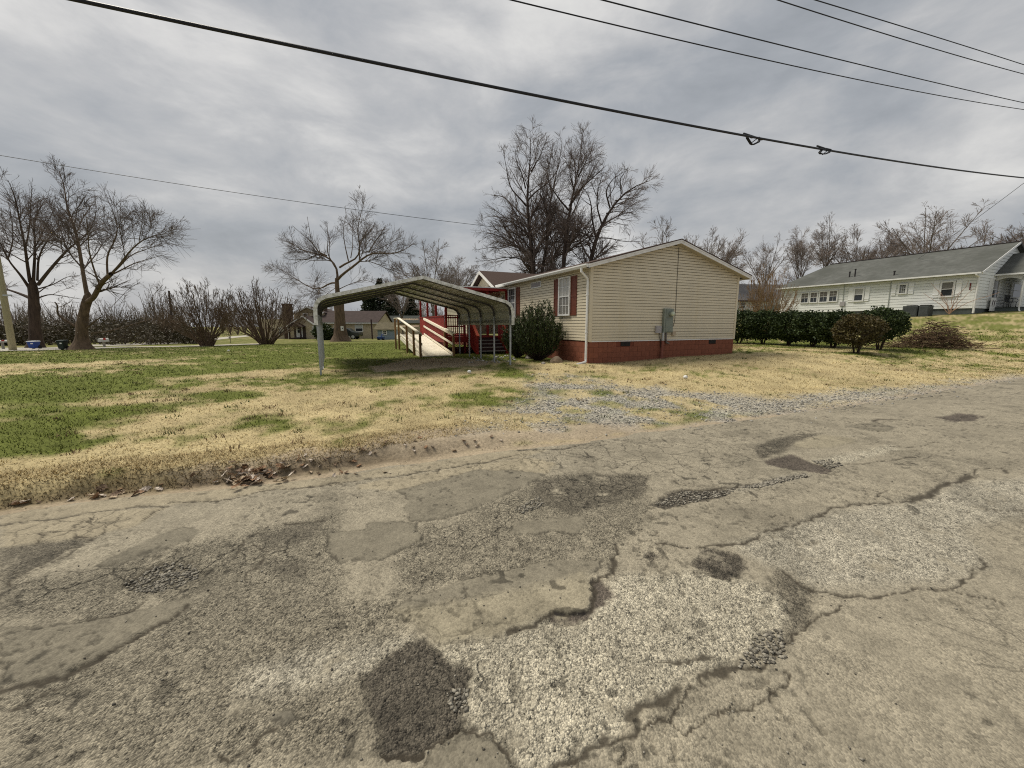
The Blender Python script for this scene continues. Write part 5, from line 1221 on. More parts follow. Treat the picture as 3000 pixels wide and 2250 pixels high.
# hedge row on the property line
hedge = [(2165, 1004, 24.0, 1.25, 1.95, 'leaf green hedge shrub nearest the house corner'), (2235, 1006, 23.0, 1.2, 1.9, 'second hedge shrub from the house corner'), (2310, 1008, 21.8, 1.15, 1.85, 'third hedge shrub from the house corner'),
         (2380, 1012, 20.6, 1.1, 1.8, 'fourth hedge shrub from the house corner'), (2440, 1016, 19.4, 1.0, 1.75, 'fifth hedge shrub from the house corner, before the bronze one')]
for i, (px, py, Y, rx, h, lb) in enumerate(hedge):
    x = at(px, py, Y).x; evergreen('hedge_shrub', (x, Y, gz(x, Y)), rx, .8, h, 9000, .085, M_leaf, lb, 'evergreen hedge right of the house', 60 + i, .25, .25, amp=.2)
x = at(2508, 1030, 17.0).x; evergreen('hedge_shrub', (x, 17.0, gz(x, 17.0)), .95, .7, 1.62, 7500, .07, M_leafr, 'bronze tinged hedge shrub standing in front of the row', 'evergreen hedge right of the house', 71, .3, .3, amp=.28)
x = at(2575, 1025, 18.2).x; evergreen('hedge_shrub', (x, 18.2, gz(x, 18.2)), 1.0, .75, 1.85, 7500, .08, M_leaf, 'last hedge shrub with bare dark trunk next to the brush pile', 'evergreen hedge right of the house', 73, .55, .3, amp=.3)
# bushes and firs by the beige house
x = at(947, 985, 56).x; evergreen('evergreen_bush', (x, 56, gz(x, 56)), 1.3, 1.2, 2.3, 2500, .2, M_leaf, 'round dark evergreen bush before the beige house', None, 81, .05)
x = at(972, 985, 57).x; evergreen('evergreen_bush', (x, 57, gz(x, 57)), 1.2, .9, 1.2, 1500, .2, M_leafb, 'low clipped hedge beside the round bush at the beige house', None, 82, .05)
def fir(px, top, Y, w, label, seed):
    x = at(px, 952, Y).x; zb = gz(x, Y); h = at(px, top, Y).z - zb
    root = empty('fir_tree', (x, Y, zb), label=label, cat='tree', group='dark conifers behind the beige house')
    r_ = np.random.default_rng(seed); n = 5200
    t = r_.random(n) ** .8; a = r_.random(n) * 6.283; lay = .55 + .45 * np.abs(np.sin(t * 26 + a)); rad = w * (1 - t) ** .8 * np.sqrt(r_.random(n)) * lay + .1
    P = np.stack([np.cos(a) * rad, np.sin(a) * rad, h * (.10 + .9 * t) - rad * .25], 1); Nn = np.stack([np.cos(a), np.sin(a), -.3 + 0 * a], 1)
    V, Fq = leaf_cloud(n, lambda q, m: (P, Nn * 1.2), .42, 0, seed, .3)
    o = link(bpy.data.objects.new('crown', mesh_from('crown', V, Fq, M_fir))); o.parent = root
    MB().tube([(0, 0, -.2), (0, 0, h * .5), (0, 0, h * .97)], [.28, .18, .03], 7).build('trunk', M_bark, root)
fir(1118, 818, 88, 3.6, 'dark conifer with pointed top showing above the carport roof', 91); fir(1085, 850, 84, 3.4, 'left conifer seen under the carport roof', 92); fir(1150, 846, 84, 4.0, 'right broad conifer seen under the carport roof', 93); fir(1205, 868, 92, 4.2, 'conifer farthest right under the carport roof', 94)

# ------------------------------------------------------------------ woods behind everything (reads as one mass)
def woods():
    r_ = np.random.default_rng(123); V, Fq, C, off = [], [], [], 0
    spots = []
    for px in np.arange(-250, 560, 16): spots.append((px + r_.uniform(-8, 8), r_.uniform(52, 85), r_.uniform(4.2, 7.6), 0))
    for px in np.arange(-250, 560, 36): spots.append((px + r_.uniform(-8, 8), r_.uniform(40, 50), r_.uniform(1.4, 3.2), 1))
    for px in np.arange(650, 1480, 22): spots.append((px, r_.uniform(95, 125), r_.uniform(5.0, 10.5), 0))
    for px in np.arange(1900, 3200, 28): spots.append((px, r_.uniform(95, 130), r_.uniform(2.5, 5.0), 0))
    for px, Y, h, k in spots:
        x = at(px, 952, Y).x; zb = gz(x, Y)
        n = 16
        P = np.zeros((n, 5, 3)); az = r_.random(n) * 6.283; sp = h * .32 * np.sqrt(r_.random(n)); t = np.linspace(0, 1, 5); hh = h * r_.uniform(.55, 1.0, n)
        for q in range(5): P[:, q] = np.stack([x + np.cos(az) * sp * t[q] ** 1.2, Y + np.sin(az) * sp * t[q] ** 1.2, zb + hh * t[q]], 1)
        P[:, 1:] += r_.normal(size=(n, 4, 3)) * .06 * h * .3
        R = np.tile(np.linspace(.06, .015, 5) * (h / 6), (n, 1))
        lv = [(P, R)]
        c = spawn(P, R, 1.0, .2, (25, 60), (.25, .5), 3, .2, .03, rmin=.016); lv.append(c)
        lv.append(spawn(*c, 1.8, .1, (25, 65), (.5, .9), 2, .2, .0, rmin=.014))
        v, f = make_crown(lv, [4, 3, 3]); V.append(v); Fq.append(f + off); off += len(v)
    V = np.concatenate(V); Fq = np.concatenate(Fq)
    tag(link(bpy.data.objects.new('woods', mesh_from('woods', V, Fq, mat('woods_twigs', (.175, .14, .112), .95, .3, .4)))), 'brown leafless woods along the skyline behind the houses', kind='stuff')
    V, Fq, off = [], [], 0
    for px in np.arange(-260, 600, 20):
        Y = r_.uniform(40, 52); x = at(px, 952, Y).x; zb = gz(x, Y); h = r_.uniform(1.2, 3.2)
        v, f = leaf_cloud(750, lump(h * .75, h * .6, h * .5, int(px) + 300, .3, hollow=.3), .19, 0, int(px) + 900); v += np.array((x, Y, zb + h * .42)); V.append(v); Fq.append(f + off); off += len(v)
    tag(link(bpy.data.objects.new('undergrowth', mesh_from('undergrowth', np.concatenate(V), np.concatenate(Fq), leaf_mat('undergrowth_leaf', (.055, .045, .024), (.085, .068, .038))))), 'dark tangled undergrowth at the foot of the left woods', kind='stuff')
woods()
# brush pile
bx_, by_ = at(2735, 1010, 19.0).x, 19.0
bp_root = empty('brush_pile', (bx_, by_, gz(bx_, by_)), label='heap of cut brown branches on the lawn beside the hedge', cat='brush pile')
nb = 620; r_ = np.random.default_rng(5)
c = np.stack([r_.normal(size=nb) * .85, r_.normal(size=nb) * .45, np.zeros(nb)], 1); hmax = 1.35 * np.exp(-(c[:, 0] / 1.25) ** 2 - (c[:, 1] / .8) ** 2); c[:, 2] = hmax * r_.random(nb) + .02
a = r_.random(nb) * 6.283; el = r_.normal(size=nb) * .28; d = np.stack([np.cos(a) * np.cos(el), np.sin(a) * np.cos(el), np.sin(el)], 1); ln = r_.uniform(.3, 1.1, nb)[:, None]
t = np.linspace(-.5, .5, 5); P = c[:, None] + d[:, None] * (ln[:, None] * t[None, :, None]) + r_.normal(size=(nb, 5, 3)) * .03; P[:, :, 2] = np.maximum(P[:, :, 2], .01)
V, Fq = tubes(P, r_.uniform(.006, .022, nb)[:, None] * np.linspace(1, .4, 5)[None], 4)
o = link(bpy.data.objects.new('branches', mesh_from('branches', V, Fq, mat('cut_branches', (.10, .062, .035), .95, .35, 2)))); o.parent = bp_root; o['kind'] = 'stuff'
tw = spawn(P, np.full((nb, 5), .008), 2.2, .2, (20, 60), (.3, .6), 3, .25, .02, rmin=.004); V, Fq = tubes(*tw, 3)
o = link(bpy.data.objects.new('twigs', mesh_from('twigs', V, Fq, M_twig2))); o.parent = bp_root; o['kind'] = 'stuff'
# ------------------------------------------------------------------ the white house on the rise
WS, WD = 45.4, 13.4
wx0, wy0 = xy(WS, WD)
WZ = 2.45                                   # ground level there
wh = empty('house', (wx0, wy0, 0), TH, label='long white sided house with grey shingle roof on the rise at right', cat='house')
M_wsid = mat('white_lap_siding', (.80, .81, .775), .6, .04, 2, dirt=(.73, .74, .69), dscale=.8, dth=(.5, .9), objrand=.03)
M_wsh = mat('siding_shadow_board', (.42, .44, .40), .8, .05)
M_groof = mat('grey_green_shingles', (.112, .115, .105), .95, .22, 2.2, bump=.3, bscale=20, dirt=(.075, .078, .068), dscale=.35, dth=(.4, .65))
M_base = mat('grey_foundation', (.10, .115, .11), .85, .15, 3)
WW, WL = 11.6, 14.6; WB0, WE = 2.88, 5.70; WSL = .43; WPK = WE + WSL * WW / 2
wg = Pl((0, 0), (1, 0), (0, -1)); wl = Pl((0, 0), (0, 1), (-1, 0))
def wt(px):                                 # where a photo column meets the long wall
    r_ = (px - 1500) / F_PX * 1.0112; X0, Y0 = xy(WS, 0); return (X0 - r_ * Y0) / (SU + CU * r_) - WD
def wa(px, d=WD):                           # same on a wall facing the road
    r_ = (px - 1500) / F_PX * 1.0112; return (r_ * d * CU + d * SU) / (CU - r_ * SU) - WS
mb = MB(); mb.box(.03, .15, .15, WL - .1, WB0, WE); wall = mb.build('wall', M_wsh, wh)
siding(wall, wl, 0, WL - .1, WB0, WE - .02, .235, M_wsid, .03, .08)
mb = MB(); mb.prism([(.03, .03, WB0), (WW - .03, .03, WB0), (WW - .03, .03, WE), (WW / 2, .03, WPK - .05), (.03, .03, WE)], (0, .12, 0)); wall = mb.build('wall', M_wsh, wh)
siding(wall, wg, 0, WW, WB0, WE - .0, .235, M_wsid, .03, .08)
z = WE
while z < WPK - .3:
    a0, a1 = (z - WE) / WSL, (z + .235 - WE) / WSL; zq = z + .02
    mb = MB(); mb.hexa([wg.p(a0, zq, -.012), wg.p(WW - a0, zq, -.012), wg.p(WW - a0, zq, .03), wg.p(a0, zq, .03)], [wg.p(a1, z + .235, -.012), wg.p(WW - a1, z + .235, -.012), wg.p(WW - a1, z + .235, .017), wg.p(a1, z + .235, .017)]); mb.build('siding_plank', M_wsid, wall); z += .235
mb = MB(); mb.box(.0, WW, WL - .1, WL, WB0, WE); mb.build('wall', M_wsid, wh)
mb = MB(); mb.box(.05, WW, .05, WL, WZ - .8, WB0); mb.build('foundation', M_base, wh)
mb = MB(); mb.hexa([(-.45, -.35, WE - .19), (WW / 2, -.35, WPK), (WW / 2, WL - 1.5, WPK), (-.45, WL + .4, WE - .19)], [(-.45, -.35, WE - .10), (WW / 2, -.35, WPK + .09), (WW / 2, WL - 1.5, WPK + .09), (-.45, WL + .4, WE - .10)]); mb.build('roof', M_groof, wh)
mb = MB(); mb.hexa([(WW / 2, -.35, WPK), (WW + .45, -.35, WE - .19), (WW + .45, WL + .4, WE - .19), (WW / 2, WL - 1.5, WPK)], [(WW / 2, -.35, WPK + .09), (WW + .45, -.35, WE - .10), (WW + .45, WL + .4, WE - .10), (WW / 2, WL - 1.5, WPK + .09)]); mb.build('roof', M_groof, wh)
mb = MB(); mb.beam((WW / 2, -.35, WPK + .11), (WW / 2, WL - 1.5, WPK + .11), .25, .05); mb.build('ridge_cap', mat('ridge_shingle', (.06, .05, .05), .9, .1), wh)
mb = MB(); mb.beam((-.47, -.36, WE - .20), (WW / 2, -.36, WPK + .0), .04, .16); mb.build('rake_board', M_white, wh)
mb = MB(); mb.beam((WW + .47, -.36, WE - .20), (WW / 2, -.36, WPK + .0), .04, .16); mb.build('rake_board', mat('dark_rake', (.06, .055, .05), .8, .1), wh)
mb = MB(); mb.box(-.56, -.455, -.3, WL + .35, WE - .24, WE - .12); mb.build('gutter', M_white, wh)
mb = MB(); mb.tube([(-.50, -.05, WE - .22), (-.50, -.05, WE - .3), (-.09, -.1, WE - .5), (-.09, -.1, WZ + .05)], .07, 6); mb.build('downspout', M_white, wh)
mb = MB(); mb.tube([(-.06, wt(2570), WE - .3), (-.06, wt(2570), WB0 + .1)], .03, 6); mb.build('wall_pipe', M_wsh, wh)
mb = MB(); mb.tube([(-.06, wt(2440), WE - .2), (-.06, wt(2440), WB0 + .1)], .03, 6); mb.build('wall_pipe', M_wsh, wh)
mb = MB(); wl.box(mb, wt(2440) - .2, wt(2440) + .2, WB0 + .55, WB0 + .95, .03, .12); mb.build('meter_box', mat('grey_box'
, (.36, .34, .34)), wh)
M_shw = mat('bright_white_shutter', (.86, .86, .84), .5, .03, 4)
def wsh(t0, t1, z0, z1):
    mb = MB(); wl.box(mb, t0, t1, z0, z1, .031, .075); s_ = mb.build('shutter', M_shw, wh)
    mb = MB(); wl.box(mb, t0, t1, z0 + .18, z0 + .26, .075, .10); wl.box(mb, t0, t1, z1 - .26, z1 - .18, .075, .10); mb.build('batten', M_shw, s_)
def wy_z(py, px):                           # height on the long wall for a photo row
    t = wt(px); X_, Y_ = xy(WS, WD + t); return at(px, py, Y_).z
for (p0, p1, q0, q1, cols, rows, tp, bt) in ((2610 + 100, 2753, 823, 871, 1, 1, M_blind, M_glass), (2592, 2619, 831, 862, 3, 3, M_glass, M_glass), (2468, 2499, 843, 884, 1, 1, M_curtain, M_glass)):
    pm = (p0 + p1) / 2; window(wh, wl, wt(p1), wt(p0), wy_z(q1, pm), wy_z(q0, pm), cols, rows, tp, bt, .12, .09, base=.034)
for p0, p1, q0, q1 in ((2692, 2708, 824, 872), (2755, 2771, 820, 868), (2574, 2586, 835, 866), (2622, 2636, 830, 861), (2454, 2467, 845, 885), (2500, 2513, 841, 882)):
    pm = (p0 + p1) / 2; wsh(wt(p1), wt(p0), wy_z(q1, pm), wy_z(q0, pm))
for p0, p1, q0, q1 in ((2321, 2342, 857, 889), (2347, 2367, 855, 888), (2373, 2396, 852, 887), (2400, 2423, 850, 885)):
    pm = (p0 + p1) / 2; window(wh, wl, wt(p1) - .06, wt(p0) + .06, wy_z(q1, pm), wy_z(q0, pm), 2, 2, mat('curtain_grey', (.16, .14, .115), .2, .3, 9, spec=.5), M_glass, .10, .08, rows_b=1, base=.034)
for px, h_ in ((2448, .55), (2433, .35), (2568, .2)):
    t = wt(px); a = 1.0 if px < 2500 else .4; z0 = WE + WSL * a
    mb = MB(); mb.tube([(a, t, z0 - .1), (a, t, z0 + h_ + .2)], .06, 7); mb.tube([(a, t, z0 + h_ + .2), (a, t, z0 + h_ + .27)], .09, 7); mb.build('roof_vent', mat('dark_pipe', (.04, .035, .035), .7, .1), wh)
# red ornament on the wall
mb = MB(); p_ = wl.p(wt(2795), wy_z(833, 2795), .06); mb.lathe(p_, [(.015, -.42), (.035, -.38), (.035, -.2), (.02, -.18), (.02, -.12), (.045, -.1), (.04, .06), (.01, .12)], 8); tag(mb.build('wall_ornament', mat('red_ornament', (.16, .025, .02), .5, .3, 9), None), 'small dark red ornament hanging on the white wall', 'ornament').matrix_world = wh.matrix_world
wh_mat = Matrix.Translation((wx0, wy0, 0)) @ Matrix.Rotation(TH, 4, 'Z')
bpy.data.objects['wall_ornament'].matrix_world = wh_mat
# narrow window on the road side, the porch wing
window(wh, wg, wa(2853), wa(2873), WB0 + .62, WB0 + 2.4, 1, 1, M_blind, M_glass, .10, .07, base=.034)
mb = MB(); wg.box(mb, wa(2845), wa(2852), WB0 + .6, WB0 + 2.4, .031, .05); mb.build('shutter', M_white, wh)
PA, PB = 3.35, -1.55                        # wing: left side, how far it comes forward
PW = 5.2; PE = WE - .02; PSL = .62; PFL = WB0 + .12
mb = MB(); mb.box(PA, PA + PW, PB, -.02, WZ - .6, PFL - .06); mb.build('porch_base', M_base, wh)
mb = MB(); mb.box(PA - .06, PA + PW, PB - .06, -.02, PFL - .058, PFL); mb.build('porch_floor', mat('porch_floor', (.05, .055, .05), .8, .1), wh)
mb = MB(); mb.box(PA + .0, PA + .14, PB, PB + .14, PFL, PE - .2); mb.build('porch_post', M_white, wh)
def arch(pl, t0, t1, ztop, zs, rise, o0, o1):
    n = 10; lo = [(t0 + (t1 - t0) * i / n, zs + rise * math.sin(math.pi * i / n)) for i in range(n + 1)]
    mb = MB()
    for i in range(n):
        (a, za), (b, zb) = lo[i], lo[i + 1]
        mb.hexa([pl.p(a, za, o0), pl.p(b, zb, o0), pl.p(b, zb, o1), pl.p(a, za, o1)], [pl.p(a, ztop, o0), pl.p(b, ztop, o0), pl.p(b, ztop, o1), pl.p(a, ztop, o1)])
    mb.build('arched_header', M_white, wh)
arch(Pl((PA, PB), (0, 1), (-1, 0)), .16, -PB - .04, PE - .12, PE - .62, .22, -.1, .02)
arch(Pl((PA, PB), (1, 0), (0, -1)), .16, 1.35, PE + .5, PE - .62, .26, -.1, .02)
pf = Pl((PA, PB), (1, 0), (0, -1))
mb = MB(); pf.box(mb, 1.35, PW, PFL - .1, PE, -.12, .0); wall = mb.build('wall', M_wsh, wh)
siding(wall, pf, 1.36, PW, PFL - .1, PE - .02, .235, M_wsid, .03, .08)
mb = MB(); mb.prism([pf.p(.0, PE + .02, -.1), pf.p(PW, PE + .02, -.1), pf.p(PW / 2, PE + PSL * PW / 2, -.1)], (0, -.09, 0)); mb.build('porch_gable', M_wsid, wh)
window(wh, pf, 2.55, 3.3, PFL + .5, PFL + 2.3, 1, 1, M_blind, M_glass, .10, .07, base=.034)
mb = MB(); pf.box(mb, 2.3, 2.52, PFL + .5, PFL + 2.3, .031, .05); mb.build('shutter', M_white, wh)
mb = MB(); mb.hexa([(PA - .3, PB - .3, PE - .16), (PA + PW / 2, PB - .3, PE + PSL * PW / 2), (PA + PW / 2, 4.0, PE + PSL * PW / 2), (PA - .3, .3, PE - .16)], [(PA - .3, PB - .3, PE - .08), (PA + PW / 2, PB - .3, PE + .09 + PSL * PW / 2), (PA + PW / 2, 4.0, PE + .09 + PSL * PW / 2), (PA - .3, .3, PE - .08)]); mb.build('roof', M_groof, wh)
mb = MB(); mb.hexa([(PA + PW / 2, PB - .3, PE + PSL * PW / 2), (PA + PW + .3, PB - .3, PE - .16), (PA + PW + .3, .3, PE - .16), (PA + PW / 2, 4.0, PE + PSL * PW / 2)], [(PA + PW / 2, PB - .3, PE + .09 + PSL * PW / 2), (PA + PW + .3, PB - .3, PE - .08), (PA + PW + .3, .3, PE - .08), (PA + PW / 2, 4.0, PE + .09 + PSL * PW / 2)]); mb.build('roof', M_groof, wh)
mb = MB(); mb.box(PA - .42, PA - .31, PB - .3, -.05, PE - .22, PE - .10); mb.build('gutter', M_white, wh)
mb = MB(); mb.tube([(PA - .36, PB + .0, PE - .22), (PA - .36, PB + .0, PE - .35), (PA - .08, PB + .05, PE - .55), (PA - .08, PB + .05, PFL - .2), (PA - .25, PB - .1, PFL - .45)], .05, 6); mb.build('downspout', M_white, wh)
mb = MB(); wg.box(mb, wa(2907), wa(2938), PFL, PFL + 2.1, .03, .09); dr = mb.build('door', M_white, wh)
for zz_ in (PFL + .95, PFL + 1.5): mb = MB(); wg.box(mb, wa(2914), wa(2934), zz_, zz_ + .5, .09, .1); mb.build('pane', M_glass, dr)
# porch things
px0 = PA + .35
bn = empty('porch_bench', (0, 0, 0), label='dark metal bench with curved arms on the white house porch', cat='bench'); bn.matrix_world = wh_mat @ Matrix.Translation((PA + .25, -1.0, PFL))
M_iron = mat('dark_iron', (.03, .032, .035), .5, .1)
mb = MB(); mb.box(0, 1.1, 0, .42, .40, .44); mb.build('seat', M_iron, bn)
for i in range(6): mb = MB(); mb.box(.05 + i * .19, .12 + i * .19, .40, .43, .46, .92); mb.build('back_slat', M_iron, bn)
mb = MB(); mb.box(0, 1.1, .39, .44, .92, .97); mb.build('back_rail', M_iron, bn)
for x_ in (.03, 1.07):
    for y_ in (.03, .40): mb = MB(); mb.tube([(x_, y_, 0), (x_, y_, .41)], .02, 6); mb.build('leg', M_iron, bn)
    mb = MB(); mb.tube([(x_, .41, .75), (x_, .2, .70), (x_, .02, .66), (x_, -.05, .56), (x_, .0, .44)], .02, 6); mb.build('armrest', M_iron, bn)
wb = MB(); wg.box(wb, 0, .95, 0, 1.05, .06, .10); wbo = wb.build('white_board', M_white, None); tag(wbo, 'white board with two dark bird shapes leaning on the white house', 'board')
wbo.matrix_world = wh_mat @ Matrix.Translation((wa(2848), -.15, WZ + .25))
for k_, t_ in enumerate((.25, .62)):
    mb = MB(); mb.prism([wg.p(t_, .35, .101), wg.p(t_ + .06, .38, .101), wg.p(t_ + .1, .62, .101), wg.p(t_ + .16, .78, .101), wg.p(t_ + .08, .9, .101), wg.p(t_ - .02, .8, .101), wg.p(t_ - .03, .6, .101)], (0, -.006, 0)); o = mb.build('bird_shape', mat('dark_shape', (.05, .03, .03), .8, .1), wbo)
for i_, (t_, hh) in enumerate(((1.5, .36), (2.1, .30))):
    pr = empty('flower_pot', (0, 0, 0), label=('dark flower pot with red flowers by the porch opening', 'second dark flower pot at the right picture edge')[i_], cat='flower pot', group='flower pots on the porch step'); pr.matrix_world = wh_mat @ Matrix.Translation((PA + t_, PB - .35, PFL - .25))
    mb = MB(); mb.lathe((0, 0, 0), [(.14, 0), (.2, hh), (.22, hh), (.22, hh + .04)], 10); mb.build('pot', mat('dark_pot', (.03, .025, .025), .7, .2), pr)
    V, Fq = leaf_cloud(260, lump(.3, .3, .2, 7 + i_, .3), .10, .2, 9 + i_); V[:, 2] += hh + .15; o = link(bpy.data.objects.new('flowers', mesh_from('flowers', V, Fq, leaf_mat('red_flower', (.03, .05, .01), (.35, .03, .03))))); o.parent = pr
mb = MB(); mb.box(PA + .9, PA + PW, PB - .75, PB - .07, WZ - .5, PFL - .25); mb.build('porch_step', M_base, wh)
# condensers
for i_, (p0, p1) in enumerate(((2632, 2676), (2678, 2708))):
    t0, t1 = wt(p1), wt(p0); ac = empty('air_conditioner', (0, 0, 0), label=('larger dark air conditioner unit left at the white house wall', 'smaller dark air conditioner unit right at the white house wall')[i_], cat='air conditioner', group='air conditioners at the white house'); ac.matrix_world = wh_mat
    mb = MB(); mb.box(-1.3, -.5, t0, t1 - .05, WZ - .3, WZ + .72); mb.build('cabinet', mat('ac_grey', (.055, .062, .062), .6, .1), ac)
    for q in range(9): mb = MB(); mb.box(-1.325, -1.302, t0 + .05, t1 - .1, WZ + .0 + q * .075, WZ + .03 + q * .075); mb.build('louvre', mat('ac_light', (.12, .13, .13), .5, .1), ac)
    mb = MB(); mb.lathe((-.9, (t0 + t1) / 2, WZ + .725), [(.36, 0), (.36, .05), (.1, .06)], 14); mb.build('fan_guard', M_vent, ac)
# wiry climber against the wall
vr = empty('climbing_shrub', (0, 0, 0), label='thin leafless climber spread against the white wall', cat='shrub'); vr.matrix_world = wh_mat
P = np.zeros((9, 8, 3)); tb = wt(2752)
for i in range(9):
    f = np.linspace(0, 1, 8); P[i, :, 0] = -.25 - .1 * f; P[i, :, 1] = tb + (i - 4) * .42 * f ** 1.3 - (.8 * f ** 3 if i == 0 else 0); P[i, :, 2] = WZ + f * (1.5 + .25 * ((i * 37) % 5))
P[:, 1:] += rng.normal(size=(9, 7, 3)) * .03
V, Fq = tubes(P, np.tile(np.linspace(.03, .012, 8), (9, 1)), 4); o = link(bpy.data.objects.new('stems', mesh_from('stems', V, Fq, mat('pale_stem', (.35, .22, .15), .9, .2)))); o.parent = vr

# ------------------------------------------------------------------ white outbuilding, fence and truck behind the hedge
OY = 54.0
ox = at(2156, 900, OY).x; ozb = at(2200, 918, OY).z - .5
ob = empty('garage', (ox, OY, 0), math.radians(6), label='low white outbuilding with grey roof behind the hedge', cat='outbuilding')
zt = lambda py: at(2200, py, OY).z
op = Pl((0, 0), (1, 0), (0, -1))
mb = MB(); mb.box(-1.2, 11, 0, 7, ozb - 1, zt(880)); mb.build('wall', mat('white_board_wall', (.75, .77, .74), .7, .04), ob)
mb = MB(); mb.hexa([(-1.8, -.5, zt(882)), (11, -.5, zt(882)), (11, 3.5, zt(826)), (.4, 3.5, zt(826))], [(-1.8, -.5, zt(882) + .1), (11, -.5, zt(882) + .1), (11, 3.5, zt(826) + .1), (.4, 3.5, zt(826) + .1)]); mb.hexa([(.4, 3.5, zt(826)), (11, 3.5, zt(826)), (11, 7.5, zt(882)), (-1.8, 7.5, zt(882))], [(.4, 3.5, zt(826) + .1), (11, 3.5, zt(826) + .1), (11, 7.5, zt(882) + .1), (-1.8, 7.5, zt(882) + .1)]); mb.hexa([(-1.8, -.5, zt(882)), (.4, 3.5, zt(826)), (.4, 3.52, zt(826)), (-1.8, 7.5, zt(882))], [(-1.8, -.5, zt(882) + .1), (.4, 3.5, zt(826) + .1), (.4, 3.52, zt(826) + .1), (-1.8, 7.5, zt(882) + .1)]); mb.build('roof', mat('grey_shingle', (.12, .115, .115), .95, .2, 3), ob)
mb = MB(); mb.box(-1.85, 11, -.56, -.51, zt(884), zt(881)); mb.build('fascia', mat('brown_fascia', (.09, .06, .05), .8, .1), ob)
window(ob, op, .5, 1.32, zt(905), zt(884), 1, 1, M_glass, M_glass, .1, .06)
fn = empty('fence', (ox - .8, OY - 2.5, 0), math.radians(6), label='dark red fence panels between white posts before the outbuilding', cat='fence')
for i in range(6):
    mb = MB(); mb.box(i * .85 + .1, i * .85 + .72, 0, .05, ozb - .8, zt(911)); mb.build('panel', mat('dark_red_panel', (.06, .02, .018), .8, .15), fn)
    mb = MB(); mb.box(i * .85 - .1, i * .85 + .08, -.03, .08, ozb - .8, zt(910)); mb.build('post', M_white, fn)

def vehicle(name, label, cat, loc, rz, L_, Wd, H_, paint, profile, glass_z, wheels, wr, lower=None, rim_m=None):
    root = empty(name, loc, rz, label=label, cat=cat)
    mb = MB(); n = len(profile)
    for y0, y1, ins in ((-Wd / 2, Wd / 2, 0),): mb.prism([(x_, y0, z_) for x_, z_ in profile], (0, y1 - y0, 0))
    mb.build('body', paint, root, bevel=.06)
    for (x0, x1, x2, x3, z0, z1) in glass_z:
        for sgn in (-1, 1):
            y = sgn * (Wd / 2 + .004); q = [(x0, y, z0), (x1, y, z0), (x2, y, z1), (x3, y, z1)]
            if sgn > 0: q = q[::-1]
            mb = MB(); mb.prism(q, (0, sgn * .006, 0)); mb.build('side_window', M_glass, root)
    M_t = mat('tyre', (.018, .018, .018), .85, .1); rim_m = rim_m or mat('alloy', (.55, .56, .57), .35, .1, metal=.6)
    for x_ in wheels:
        for sgn in (-1, 1):
            w_ = MB().lathe((x_, sgn * (Wd / 2 - .10), wr), [(wr * .6, -.12), (wr, -.10), (wr, .10), (wr * .6, .12)], 20, 'Y').build('wheel', M_t, root)
            MB().lathe((x_, sgn * (Wd / 2 + .0), wr), [(wr * .62, -.03), (wr * .62, .03), (wr * .2, .035)], 14, 'Y').build('rim', rim_m, w_)
            for k_ in range(5):
                a = 2 * math.pi * k_ / 5; b_ = MB(); b_.beam((x_, sgn * (Wd / 2 + .045), wr), (x_ + math.cos(a) * wr * .58, sgn * (Wd / 2 + .045), wr + math.sin(a) * wr * .58), .02, .07, (0, 1, 0)); b_.build('spoke', rim_m, w_)
    if lower:
        for sgn in (-1, 1): mb = MB(); y = sgn * Wd / 2; mb.box(wheels[0] + wr + .05, wheels[1] - wr - .05, min(y, y + sgn * .03), max(y, y + sgn * .03), .38, .50); mb.build('sill_trim', lower, root)
    return root
M_black = mat('black_paint', (.018, .024, .022), .25, .05, spec=.6); M_pew = mat('grey_green_paint', (.11, .13, .115), .35, .05, spec=.5)
SUVP = [(-2.3, .42), (2.25, .42), (2.38, .62), (2.36, .92), (2.2, 1.05), (1.35, 1.14), (.62, 1.62), (-.1, 1.72), (-1.9, 1.68), (-2.25, 1.1), (-2.35, .8)]
x_ = at(1012, 990, 60).x
suv = vehicle('parked_car', 'black sport utility car parked by the beige house behind the thick tree', 'car', (x_, 60, gz(x_, 60)), math.radians(3), 4.7, 1.85, 1.72, M_black, SUVP, [(.05, 1.15, .6, .05, 1.14, 1.6), (-1.05, -.02, -.02, -1.05, 1.14, 1.62), (-2.0, -1.12, -1.12, -1.8, 1.16, 1.6)], (-1.4, 1.45), .38, mat('silver_trim', (.45, .46, .47), .4, .1))
for sgn in (-1, 1): MB().lathe((2.30, sgn * .72, .82), [(.02, -.03), (.10, 0), (.07, .04)], 10, 'X').build('headlight', mat('lamp_glass', (.6, .62, .62), .15, .1), suv)
for sgn in (-1, 1):
    mb = MB(); mb.box(.85, 1.0, sgn * .93 - .09, sgn * .93 + .09, 1.14, 1.28); mb.build('mirror', M_black, suv)
TRP = [(-2.8, .5), (2.7, .5), (2.85, .8), (2.75, 1.15), (1.5, 1.25), (.75, 1.85), (-1.0, 1.88), (-1.25, 1.25), (-2.8, 1.22)]
tx = at(2292, 900, 47).x
vehicle('pickup_truck', 'dark grey green pickup truck beside the white house', 'truck', (tx, 47, at(2290, 913, 47).z - .45), math.radians(10), 5.6, 1.95, 1.88, M_pew, TRP, [(.05, 1.25, .72, .05, 1.27, 1.76), (-1.05, -.03, -.03, -.98, 1.27, 1.76)], (-1.8, 1.85), .4)

